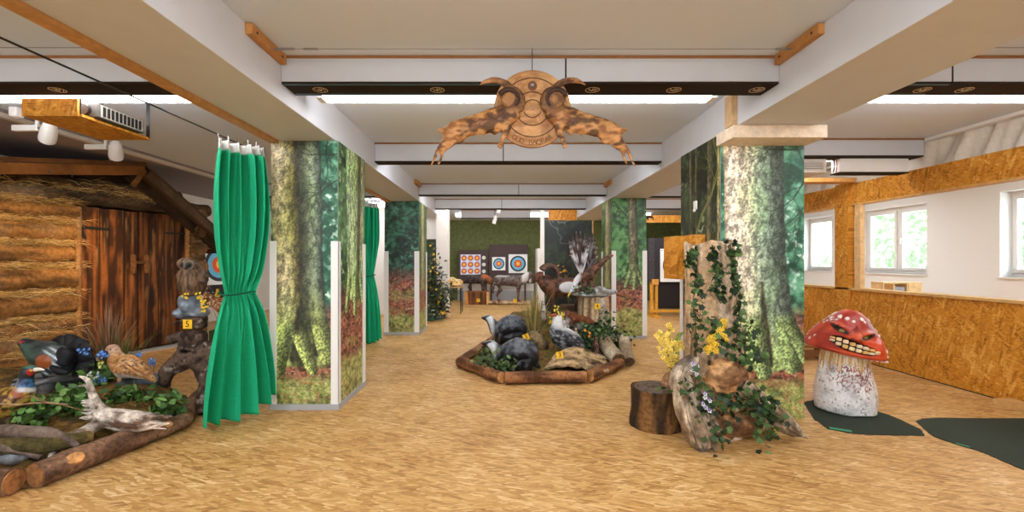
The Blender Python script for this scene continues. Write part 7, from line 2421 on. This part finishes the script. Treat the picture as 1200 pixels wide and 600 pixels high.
# low bench behind the mural column
t = thing('bench', 'low brown plank bench behind the mural column and toadstool', 'bench', (4.5, 6.7, 0))
for k in range(2): MB(C(134, 92, 52)).box(3.9, 4.8, 6.6 + 0.14 * k, 6.73 + 0.14 * k, 0.19, 0.225).build('seat_plank', M_wood, t, smooth=False, bevel=0.003)
MB(C(120, 80, 44)).box(3.9, 4.8, 6.6, 6.625, 0.06, 0.16).build('front_rail', M_wood, t, smooth=False, bevel=0.003)
for x in (3.95, 4.71): MB(C(120, 80, 44)).box(x, x + 0.04, 6.626, 6.86, 0.0, 0.19).build('leg', M_wood, t, smooth=False)
# desk and shelf in the white room
t = thing('desk', 'white desk behind the half wall under the window', 'desk', (7.4, 8.6, 0))
MB().box(6.7, 8.3, 8.3, 9.0, 0.74, 0.77).build('tabletop', M_plastic, t, smooth=False, bevel=0.004)
for x, y in ((6.74, 8.34), (8.26, 8.34), (6.74, 8.96), (8.26, 8.96)): MB().box(x - 0.025, x + 0.025, y - 0.025, y + 0.025, 0, 0.74).build('leg', M_plastic, t, smooth=False)
t = thing('desk_shelf', 'small open wooden shelf standing on the desk behind the half wall', 'shelf', (7.3, 8.5, 0.77))
y0, y1, z0, z1 = 8.4, 8.68, 0.771, 1.06
xa_, xb_ = (1035 - VX) * 8.4 / F, (1080 - VX) * 8.4 / F
pw = C(226, 190, 136)
MB(pw).box(xa_, xb_, y0, y1, z1 - 0.025, z1).build('top_board', M_wood, t, smooth=False)
MB(pw).box(xa_, xb_, y0, y1, z0, z0 + 0.02).build('bottom_board', M_wood, t, smooth=False)
for f_ in (0, 0.27, 0.62, 0.97): MB(pw).box(xa_ + (xb_ - xa_) * f_, xa_ + (xb_ - xa_) * f_ + 0.02, y0, y1, z0 + 0.02, z1 - 0.025).build('upright', M_wood, t, smooth=False)
MB(pw).box(xa_ + (xb_ - xa_) * 0.66, xb_, y0 - 0.004, y0, z0 + 0.02, z1 - 0.025).build('drawer', M_wood, t, smooth=False)
p = thing('printer', 'small grey printer in the open wooden shelf', 'printer', ((xa_ + xb_) / 2 - 0.05, 8.52, z0 + 0.02))
xm0, xm1 = xa_ + (xb_ - xa_) * 0.30, xa_ + (xb_ - xa_) * 0.60
MB(C(150, 152, 156)).box(xm0 + 0.01, xm1 - 0.01, y0 + 0.02, y1 - 0.02, z0 + 0.021, z0 + 0.20).build('body', M_vcol, p, smooth=False, bevel=0.01)
MB(C(230, 230, 230)).box(xm0 + 0.04, xm1 - 0.04, y0 + 0.0, y0 + 0.02, z0 + 0.06, z0 + 0.07).build('paper_tray', M_vcol, p, smooth=False)

# ================================================================== carved goat sign
SY = 3.22
SCL = SY / F
def SP(cx_, cy_, d=SY): return P(495 + cx_ / 4.6154, 75 + cy_ / 4.6154, d)
t = thing('goat_sign', 'carved wooden sign with two leaping goats at a round disc, hanging before the cross beam', 'sign', SP(594, 460))
wc = C(196, 140, 84)
def burn(seed):
    def fn(a, no=None):
        n = fbm(a * np.array([9, 9, 60]), 4, seed)
        k = mixc(np.array(C(158, 108, 62)), np.array(C(202, 154, 102)), sm(0.3, 0.7, n))
        return k
    return fn
c0 = SP(594, 245)
Rd = 208 / 4.6154 * SCL
m = MB()
m.tube([c0 + Vector((0, 0.018, 0)), c0 + Vector((0, -0.010, 0)), c0 + Vector((0, -0.014, 0))], [Rd, Rd, Rd * 0.985], 72, up=(1, 0, 0))
m.f = m.f[:-2]
nn = 72
for face_y, o0_, flip in ((-0.014, 2 * nn, False), (0.018, 0, True)):
    prev = [o0_ + k for k in range(nn)]
    for j in range(1, 15):
        rr_ = Rd * 0.985 * (1 - j / 15)
        b0 = len(m.v)
        m.add([c0 + Vector((rr_ * math.cos(2 * PI * k / nn), face_y, rr_ * math.sin(2 * PI * k / nn))) for k in range(nn)], [], wc)
        # ring start angles differ from the tube's; the tube starts along its own side axis
        cur = [b0 + k for k in range(nn)]
        if j > 1:
            for k in range(nn):
                f_ = (prev[k], prev[(k + 1) % nn], cur[(k + 1) % nn], cur[k])
                m.f.append(f_ if not flip else f_[::-1])
        prev = cur
    m.f.append(tuple(prev) if not flip else tuple(prev[::-1]))
m.f = [f for f in m.f]
m2 = MB(wc)
m2.tube([c0 + Vector((0, 0.018, 0)), c0 + Vector((0, -0.0125, 0))], [Rd, Rd], 72, up=(1, 0, 0))
m2.v += m.v[3 * nn:]; m2.k += m.k[3 * nn:]
sh = 2 * nn - 3 * nn
for f_ in m.f:
    if min(f_) >= 3 * nn: m2.f.append(tuple(i + sh for i in f_))
m2.paint(lambda a: mixc(burn(3)(a), np.array(C(120, 72, 36)), sm(0.55, 0.7, fbm(a * 6, 3, 4)) * 0.5))
disc = m2.build('disc', M_wood, t, angle=50)
ring_c = C(84, 52, 30)
fy = c0.y - 0.0155
for (yc_, r_, a0, a1) in ((250, 170, 0.62, PI - 0.62), (250, 95, 0.9, PI - 0.9), (245, 48, 0.0, PI), (245, 48, PI + 0.35, 2 * PI - 0.35), (245, 90, PI + 0.45, 2 * PI - 0.45), (245, 152, PI + 0.55, 2 * PI - 0.55)):
    r3 = r_ / 4.6154 * SCL
    z3 = SP(594, yc_).z
    MB(ring_c).tube([(c0.x + r3 * math.cos(q_), fy, z3 + r3 * math.sin(q_)) for q_ in np.linspace(a0, a1, 40)], 0.0035, 6, sz=0.6, up=(0, 1, 0)).build('groove', M_vcol, disc)
MB(C(206, 206, 204)).tube([SP(594, 122) + Vector((0, -0.014, 0)), SP(594, 122) + Vector((0, -0.03, 0))], [0.016, 0.012], 16).build('bolt', M_metal, t)
MB(C(110, 66, 34)).tube([SP(594, 122) + Vector((0, -0.012, 0)), SP(594, 122) + Vector((0, -0.018, 0))], [0.034, 0.032], 20).build('washer', M_wood, t)
MB(C(206, 206, 204)).tube([SP(596, 244) + Vector((0, -0.014, 0)), SP(596, 244) + Vector((0, -0.022, 0))], [0.008, 0.006], 12).build('bolt', M_metal, t)
MB(C(60, 48, 40)).tube([SP(594, 40) + Vector((0, 0.0, 0)), (c0.x, SY, CZ - 0.002)], 0.003, 6).build('hanging_wire', M_black, t)
R2 = 184 / 4.6154 * SCL
for k, chx in enumerate('GUD LWQPAR'):
    if chx == ' ': continue
    an = -PI / 2 - 0.56 + 1.12 * k / 9
    p = Vector((c0.x + R2 * math.cos(an), fy, c0.z + R2 * math.sin(an)))
    M = Matrix.Translation(p) @ Matrix.Rotation(PI / 2, 4, 'X') @ Matrix.Rotation(an + PI / 2, 4, 'Z')
    text_mb(chx, 0.05, M, 0.0012, C(112, 66, 34)).build('letter', M_vcol, disc, smooth=False)


def goat(side):
    m = MB()
    X = lambda x, y, dy=0.0: SP(594 + side * (x - 594), y) + Vector((0, -0.035 + dy, 0))
    u_ = 1 / 4.6154 * SCL
    T = lambda pts, rad, dy=0.0: m.tube([X(x, y, dy) for x, y in pts], [r * u_ for r in rad], 14, sub=4, sx=1.0, sz=1.0)
    T([(690, 250), (740, 285), (800, 310), (870, 330), (950, 350), (1010, 370), (1050, 395)], [52, 62, 66, 58, 54, 52, 40])          # trunk
    T([(700, 260), (690, 215), (690, 185)], [50, 48, 44], -0.01)                                                            # neck
    T([(720, 160), (690, 178), (672, 205), (660, 235), (668, 262)], [34, 42, 40, 30, 16], -0.02)                                 # head bent down
    T([(712, 150), (724, 130), (750, 112), (790, 100), (830, 104), (860, 116), (882, 134)], [20, 20, 19, 18, 15, 11, 5], -0.02)   # horn
    T([(730, 165), (758, 172), (780, 190)], [14, 15, 6], -0.03)                                                                  # ear
    T([(760, 300), (740, 340), (736, 375), (752, 410), (762, 440), (774, 462)], [42, 30, 20, 15, 13, 15], -0.015)                 # fore leg
    T([(1030, 380), (1020, 415), (1050, 450), (1075, 478), (1082, 510), (1098, 548)], [40, 29, 19, 12, 9, 9])                    # hind legs
    T([(1040, 400), (1066, 440), (1104, 482), (1118, 520), (1140, 560)], [34, 22, 13, 9, 8], -0.02)
    T([(1048, 380), (1078, 368), (1104, 360)], [18, 15, 7])                                                                      # tail
    T([(850, 365), (860, 392)], [26, 10]); T([(970, 395), (992, 440)], [28, 10]); T([(790, 360), (806, 388)], [30, 12])            # hanging hair
    def cf(p, no):
        n = fbm(p * np.array([14, 14, 26]), 4, 5)
        k = mixc(np.array(C(140, 88, 46)), np.array(C(196, 142, 88)), sm(0.3, 0.65, fbm(p * np.array([20, 20, 44]), 3, 2)))
        k = mixc(k, np.array(C(62, 38, 24)), sm(0.50, 0.64, n) * 0.85)
        hd = sm(0.34, 0.18, np.abs(p[:, 0] - c0.x)) * sm(c0.z - 0.08, c0.z, p[:, 2])
        return mixc(k, np.array(C(70, 44, 28)), hd * 0.7)
    # squash in depth: a relief, not a full round figure
    y0_ = X(700, 250).y
    m.v = [Vector((v.x, y0_ + (v.y - y0_) * 0.45, v.z)) for v in m.v]
    return blob('goat', m, M_wood, t, 0.0075, 2, cf, lambda p: (fbm(p * 40, 3, 6) - 0.5) * 0.010)


for s_ in (1, -1):
    g_ = goat(s_)
    XX = lambda x, y, dy: SP(594 + s_ * (x - 594), y) + Vector((0, dy, 0))
    MB(C(60, 38, 24)).tube([XX(722 + 52 * math.cos(a_), 206 - 50 * math.sin(a_), -0.066) for a_ in np.linspace(0.5, 4.0, 18)], [0.020 - 0.0006 * i for i in range(18)], 10, sz=0.6, up=(0, 1, 0)).build('horn_curl', M_wood, g_, label='dark curled horn')
    ck = MB(C(190, 136, 84)).ell(XX(722, 208, -0.058), (0.052, 0.016, 0.056), nu=18, nv=10)
    ck.paint(lambda a: mixc(np.array(C(160, 112, 68)), np.array(C(84, 54, 32)), sm(0.45, 0.8, 0.5 + 0.5 * np.sin(a[:, 0] * 420)) * 0.8))
    ck.build('cheek', M_wood, g_)
    MB(C(20, 14, 10)).ell(SP(594 + s_ * 84, 196) + Vector((0, -0.075, 0)), 0.007, nu=8, nv=6).build('eye', M_gloss, g_)
# ================================================================== archery wall at the far end
FY = 16.45
def FP(px, py, d=FY): return P(px, py, d)
def board(lab, x0, x1, y, z0, z1, leg=True, col=C(84, 70, 68)):
    t = thing('target_board', lab, 'target board', ((x0 + x1) / 2, y, 0), 'dark target boards')
    MB(col).box(x0, x1, y, y + 0.16, z0, z1).build('foam', M_moss, t, smooth=False, bevel=0.006)
    if leg:
        for x in (x0 + 0.08, x1 - 0.08): MB(C(90, 66, 44)).box(x - 0.03, x + 0.03, y + 0.04, y + 0.12, 0, z0).build('leg', M_wood, t, smooth=False)
    return t


a, b = FP(537, 293), FP(572.5, 330)
board('dark board that carries the nine small orange targets', a.x, b.x - 0.01, FY, b.z, a.z)
a, b = FP(573, 286.5), FP(618, 330)
board('taller dark board that carries two ringed target faces', a.x, b.x, FY, b.z, a.z)
up = Matrix.Rotation(PI / 2, 4, 'X')
s_ = 15.5 * FY / F
target('smaller ringed target face on the taller dark board', Matrix.Translation(FP(584.5, 309) + Vector((0, -0.006, 0))) @ up, s_)
s_ = 22 * FY / F
target('larger ringed target face on the taller dark board', Matrix.Translation(FP(607, 309) + Vector((0, -0.006, 0))) @ up, s_)
t = thing('hanging_target_sheet', 'white sheet with nine small orange and gold spots on the dark board', 'target face', FP(551.5, 321.5))
M = Matrix.Translation(FP(551.5, 310) + Vector((0, -0.006, 0))) @ up
s_ = 23.5 * FY / F
m = MB(C(226, 228, 234)); m.M = M
m.box(-s_ / 2, s_ / 2, -s_ / 2, s_ / 2, 0, 0.003).build('paper', M_vcol, t, smooth=False)
for i in range(3):
    for j in range(3):
        cx_, cy_ = (i - 1) * s_ * 0.325, (j - 1) * s_ * 0.325
        for k, (r, c) in enumerate(((0.148, C(120, 160, 210)), (0.125, C(232, 96, 36)), (0.068, C(246, 180, 60)), (0.03, C(252, 220, 130)))):
            m = MB(c); m.M = M
            m.tube([(cx_, cy_, 0.003 + 0.001 * k), (cx_, cy_, 0.004 + 0.001 * k)], s_ * r, 20, up=(1, 0, 0)).build('spot_ring', M_vcol, t, smooth=False)
for k in range(3):
    o = MB(C(226, 220, 206)).tube([FP(567, 302 + 8 * k) + Vector((0, -0.004, 0)), FP(567, 302 + 8 * k) + Vector((0, -0.008, 0))], 0.068, 18)
    tag(o.build('target_spot', M_vcol, smooth=False), ('topmost', 'middle', 'lowest')[k] + ' of three small white paper discs beside the nine orange spots', 'paper disc', 'white paper discs')

# boar on its block
g0 = G(560, 357)
t = thing('wooden_block', 'red-brown log block with pale sides under the dark boar', 'wooden block', g0)
x0, x1 = P(547, 340, 15.15).x, P(574, 340, 15.15).x
z1 = P(560, 342, 15.15).z
m = MB()
for k in range(15):
    x = x0 + 0.09 + (x1 - x0 - 0.24) * k / 14
    m.tube([(x, 15.15, 0.0), (x, 15.14, z1)], 0.03, 8, jag=0.2, seed=k)
m.box(x0 + 0.08, x1 - 0.12, 15.15, 15.6, 0, z1)
m.paint(barkcol(C(82, 50, 30), C(150, 98, 62), 3, (20, 20, 3)))
m.build('bark_front', M_bark, t, angle=60)
MB(C(206, 140, 66)).poly([(x0 + 0.07, 15.12, 0.0), (x0 + 0.08, 15.5, 0.0), (x0 - 0.02, 15.5, 0.0), (x0 - 0.03, 15.12, 0.0)][::-1], Vector((-0.05, 0, z1))).build('side_slab', M_wood, t, smooth=False)
MB(C(226, 170, 96)).box(x1 - 0.11, x1 - 0.03, 15.1, 15.5, 0, z1).build('side_slab', M_wood, t, smooth=False)
MB(C(150, 92, 46)).box(x0 - 0.02, x1 - 0.03, 15.12, 15.6, z1, z1 + 0.012).build('top_board', M_wood, t, smooth=False)
number_tag('small yellow tag on the red-brown block of the boar', P(560.5, 352, 15.08), 0.11, 0, '2')
t = thing('boar', 'dark wild boar with rusty mane standing on the red-brown block', 'wild boar', (P(562, 342, 15.3).x, 15.3, z1 + 0.012))
m = MB()
m.tube([(-0.52, 0, 0.46), (-0.42, 0, 0.50), (-0.15, 0, 0.50), (0.12, 0, 0.52), (0.30, 0, 0.50), (0.45, 0, 0.43), (0.58, 0, 0.36), (0.68, 0, 0.31)], [0.08, 0.17, 0.19, 0.21, 0.19, 0.14, 0.085, 0.055], 16, sub=3)
for s_ in (-1, 1):
    m.tube([(0.14, 0.09 * s_, 0.40), (0.15, 0.10 * s_, 0.2), (0.15, 0.10 * s_, 0.01)], [0.11, 0.065, 0.05], 10)
    m.tube([(-0.38, 0.09 * s_, 0.42), (-0.42, 0.10 * s_, 0.2), (-0.38, 0.10 * s_, 0.01)], [0.13, 0.07, 0.05], 10)
    m.tube([(0.36, 0.08 * s_, 0.58), (0.32, 0.12 * s_, 0.68)], [0.05, 0.015], 8)
m.tube([(-0.55, 0, 0.5), (-0.6, 0, 0.38), (-0.6, 0, 0.3)], [0.025, 0.02, 0.012], 8)
def boarc(p, no):
    k = mixc(np.array(C(34, 28, 26)), np.array(C(84, 72, 68)), sm(0.35, 0.65, fbm(p * 20, 3, 2)))
    k = mixc(k, np.array(C(168, 94, 46)), sm(0.05, 0.2, p[:, 0]) * sm(0.45, 0.62, p[:, 2]))
    k = mixc(k, np.array(C(150, 86, 46)), sm(0.34, 0.38, p[:, 0]) * sm(0.56, 0.5, p[:, 0]) * 0.7)
    return mixc(k, np.array(C(186, 186, 196)), sm(0.60, 0.64, p[:, 0]) * sm(0.3, 0.34, p[:, 2]))
M = place(ORG[t.name], -0.12, 0.80)
blob('body', m, M_fur, t, 0.02, 3, boarc, None, M)
for s_ in (-1, 1):
    e = MB(C(12, 10, 8)); e.M = M
    e.ell((0.50, 0.085 * s_, 0.46), 0.014, nu=8, nv=6).build('eye', M_gloss, t)
    e = MB(C(230, 226, 210)); e.M = M
    e.tube([(0.60, 0.06 * s_, 0.30), (0.62, 0.085 * s_, 0.34), (0.61, 0.09 * s_, 0.39)], [0.014, 0.011, 0.003], 8).build('tusk', M_gloss, t)
# wolf on its slab
x0, x1 = P(576, 355, 15.2).x, P(620, 355, 15.2).x
t = thing('bark_slab', 'flat stony bark slab under the grey wolf', 'slab', ((x0 + x1) / 2, 15.2, 0))
m = MB()
for k in range(9): m.ell((x0 + (x1 - x0) * k / 8, 15.2 + 0.04 * (k % 2), 0.06), (0.13, 0.22, 0.065))
m.noise(0.025, 7, 2)
m.paint(barkcol(C(140, 100, 66), C(216, 186, 146), 4, (7, 7, 7)))
m.build('slab', M_log, t, angle=60)
number_tag('pale yellow tag on the stony slab of the wolf', P(603.5, 352.5, 14.93), 0.12, 0, '1')
t = thing('wolf', 'dark grey wolf with pale neck standing on the stony slab', 'wolf', (P(600, 352, 15.2).x, 15.2, 0.11))
m = MB()
m.tube([(-0.58, 0, 0.66), (-0.50, 0, 0.72), (-0.2, 0, 0.72), (0.15, 0, 0.71), (0.34, 0, 0.74), (0.46, 0, 0.82), (0.55, 0, 0.90), (0.63, 0, 0.93)], [0.10, 0.185, 0.18, 0.205, 0.18, 0.14, 0.115, 0.095], 16, sub=3)
m.tube([(0.60, 0, 0.94), (0.70, 0, 0.90), (0.80, 0, 0.86), (0.87, 0, 0.85)], [0.09, 0.075, 0.045, 0.032], 12, sub=3)
for s_ in (-1, 1):
    m.tube([(0.62, 0.05 * s_, 0.99), (0.60, 0.07 * s_, 1.09)], [0.04, 0.008], 8)
    m.tube([(0.24, 0.09 * s_, 0.62), (0.22, 0.10 * s_, 0.36), (0.22, 0.10 * s_, 0.18), (0.20, 0.10 * s_, 0.01)], [0.10, 0.058, 0.042, 0.036], 10)
    m.tube([(0.20, 0.10 * s_, 0.025), (0.29, 0.10 * s_, 0.02)], [0.042, 0.03], 8)
    m.tube([(-0.46, 0.08 * s_, 0.62), (-0.40, 0.10 * s_, 0.40), (-0.52, 0.10 * s_, 0.22), (-0.48, 0.10 * s_, 0.02)], [0.14, 0.085, 0.042, 0.036], 10)
    m.tube([(-0.48, 0.10 * s_, 0.025), (-0.39, 0.10 * s_, 0.02)], [0.042, 0.03], 8)
m.tube([(-0.58, 0, 0.70), (-0.66, 0, 0.55), (-0.68, 0, 0.34), (-0.66, 0, 0.26)], [0.05, 0.062, 0.06, 0.02], 10, sub=3)
def wolfc(p, no):
    k = mixc(np.array(C(66, 54, 50)), np.array(C(118, 102, 98)), sm(0.35, 0.65, fbm(p * 18, 3, 2)))
    k = mixc(k, np.array(C(206, 202, 200)), sm(0.30, 0.40, p[:, 0]) * sm(0.62, 0.54, p[:, 0]) * sm(0.62, 0.72, p[:, 2]))
    k = mixc(k, np.array(C(186, 178, 174)), sm(0.82, 0.86, p[:, 2]) * sm(0.0, -0.2, p[:, 0]) * 0.7)
    k = mixc(k, np.array(C(120, 76, 54)), sm(0.5, 0.2, p[:, 2]) * 0.6)
    return mixc(k, np.array(C(40, 34, 32)), sm(0.84, 0.86, p[:, 0]))
M = place(ORG[t.name], -0.1, 0.96)
blob('body', m, M_fur, t, 0.02, 3, wolfc, None, M)
for s_ in (-1, 1):
    e = MB(C(200, 160, 60)); e.M = M
    e.ell((0.70, 0.062 * s_, 0.945), 0.012, nu=8, nv=6).build('eye', M_gloss, t)
# bench table with a foam hide
t = thing('bench_table', 'narrow folding table with black legs beside the green panel', 'table', (-1.32, 12.75, 0))
x0, x1, y0, y1, zt = -1.56, -1.1, 12.5, 13.1, 0.74
MB(C(206, 166, 112)).box(x0, x1, y0, y1, zt - 0.025, zt).build('tabletop', M_wood, t, smooth=False, bevel=0.003)
for k, (x, y) in enumerate(((x1 - 0.03, y0 + 0.04), (x0 + 0.05, y0 + 0.04), (x1 - 0.03, y1 - 0.04), (x0 + 0.05, y1 - 0.04))):
    MB().tube([(x, y, 0), (x, y, zt - 0.026)], 0.013, 8).build('leg', M_black, t)
MB().tube([(x0 + 0.05, y0 + 0.04, 0.52), (x1 - 0.03, y0 + 0.04, 0.66)], 0.008, 6).tube([(x0 + 0.05, y0 + 0.04, 0.64), (x1 - 0.03, y0 + 0.04, 0.56)], 0.008, 6).build('brace', M_black, t)
rockthing('foam_block', 'yellowish worn foam animal piece lying on the narrow table', 'foam piece', [((-1.33, 12.72, 0.80), (0.23, 0.18, 0.055)), ((-1.4, 12.72, 0.90), (0.15, 0.15, 0.10)), ((-1.2, 12.72, 0.86), (0.12, 0.14, 0.09))], 81, (C(206, 160, 90), C(232, 206, 150), C(190, 120, 50)), amp=0.02, voxel=0.018)
# green panel with flowers
gp = MB()
pts = [Vector((-1.69, 12.02, 0)), Vector((-1.69, 12.02, 2.03)), Vector((-1.95, 12.02, 2.03))]
for a_ in np.linspace(PI / 2, PI, 8): pts.append(Vector((-1.95 + 0.15 * math.cos(a_), 12.02, 1.88 + 0.15 * math.sin(a_))))
pts.append(Vector((-2.10, 12.02, 0)))
gp.poly(pts, Vector((0, 0.05, 0)))
tag(gp.build('painted_screen', plain('deep_green_paint', C(44, 58, 34), 0.8), smooth=False), 'dark green panel with rounded corner standing before the white partition', 'panel')
leafy('tall climbing plant with yellow blossoms in front of the dark green panel', 'plant', 'flowering_plant', (-1.75, 11.3, 0.02), [P(507, 290, 11.2), P(510, 300, 11.2), P(504, 302, 11.2), P(511, 318, 11.1), P(505, 325, 11.1), P(516, 330, 11.1), P(512, 345, 11.0), P(518, 340, 11.1), P(508, 355, 11.0), P(516, 362, 11.0), P(503, 340, 11.1)], 70, 0.13, 0.06, [C(44, 56, 30), C(66, 78, 44), C(34, 44, 28), C(84, 88, 56)], 301, 0.13, flowers=(C(230, 186, 50), 0.035, 3))
leafy('violet and white flowering weeds beside the narrow table', 'plant', 'flowering_plant', (-1.48, 11.2, 0.02), [P(518, 325, 11.2), P(522, 332, 11.2), P(515, 318, 11.2), P(524, 340, 11.2)], 22, 0.09, 0.03, [C(96, 100, 66), C(66, 74, 46)], 302, 0.06, flowers=(C(150, 130, 190), 0.022, 5))
leafy('grey-green leaves lying at the foot of the green panel', 'plant', 'leafy_plant', (-1.92, 10.75, 0.015), [P(497, 362, 10.8), P(502, 358, 10.8), P(494, 366, 10.6), P(507, 366, 10.6)], 40, 0.10, 0.05, [C(96, 116, 100), C(130, 146, 130), C(62, 84, 66)], 303, 0.08)
rockthing('stone', 'upright beige stone between the flowering plants and the narrow table', 'stone', [((-1.44, 11.55, 0.18), (0.10, 0.12, 0.2)), ((-1.38, 11.5, 0.1), (0.12, 0.12, 0.12))], 85, (C(176, 144, 106), C(216, 190, 152), C(140, 110, 80)), amp=0.02, voxel=0.02)
m = MB()
pts = [G(x, y) for x, y in ((487, 366), (487, 376), (505, 376.5), (522, 373), (526, 368), (518, 364), (500, 362))]
m.poly([p + Vector((0, 0, 0.001)) for p in pts], 0.008)
tag(m.build('floor_mat', plain('green_mat_far', C(34, 92, 66), 0.9), smooth=False), 'small green mat under the flowering plants at the green panel', 'floor mat')
tag(MB(C(80, 170, 140)).obox(G(508, 370) + Vector((0, 0, 0.05)), (0.16, 0.1, 0.08), Euler((0.1, 0, 0.4))).build('plastic_bag', M_vcol, bevel=0.02), 'small turquoise bundle lying on the green mat', 'bundle')
# dark board on its yellow stand
t = thing('target_board', 'big dark target board on a yellow timber stand beyond the columns', 'target board', (4.3, 11.9, 0), 'dark target boards')
x0, x1 = P(759, 300, 11.9).x, 5.1
MB(C(58, 54, 56)).box(x0 + 0.16, x1, 11.85, 12.0, 0.92, 2.05).build('foam', M_moss, t, smooth=False)
MB(C(72, 68, 70)).box(x0, x0 + 0.15, 11.82, 12.0, 0.92, 2.05).build('foam_strip', M_moss, t, smooth=False)
for x in (x0 + 0.10, x0 + 0.22, x1 - 0.2): MB(C(226, 166, 60)).box(x - 0.035, x + 0.035, 11.86, 11.93, 0.0, 0.92).build('leg', M_wood, t, smooth=False)
MB(C(226, 166, 60)).box(x0 + 0.02, x1, 11.80, 11.85, 0.12, 0.19).build('cross_bar', M_wood, t, smooth=False)
MB(C(226, 166, 60)).box(x0 + 0.06, x0 + 0.22, 11.5, 12.2, 0.0, 0.05).build('foot', M_wood, t, smooth=False)
MB(C(226, 166, 76)).box(x0 + 0.08, x0 + 0.25, 11.79, 11.84, 0.84, 0.98).build('bracket', M_wood, t, smooth=False)
MB(C(36, 32, 32)).box(x0 + 0.3, x1, 11.95, 11.99, 0.2, 0.92).build('lower_net', M_vcol, t, smooth=False)
target('white ringed target face on the big dark board, cut off by the strand board box', Matrix.Translation((P(793, 311, 11.84).x, 11.84, P(793, 311, 11.84).z)) @ up, 0.86)
# little lamps under the ceiling of the aisle
for k, (px, py, d) in enumerate(((585, 246, 12.4), (580, 258, 12.9))):
    p = P(px, py, d)
    t = thing('pendant_spot', ('small white pendant spot under the last cross beam', 'lower white pendant spot near the green wall')[k], 'spotlight', p, 'pendant spots')
    MB().tube([p + Vector((0, 0, 0.1)), Vector((p.x, p.y, CZ - 0.001))], 0.01, 6).build('stem', M_black, t)
    MB().tube([p + Vector((0.03, 0, 0.12)), p + Vector((-0.03, -0.02, -0.1))], 0.055, 12).build('head', M_plastic, t)
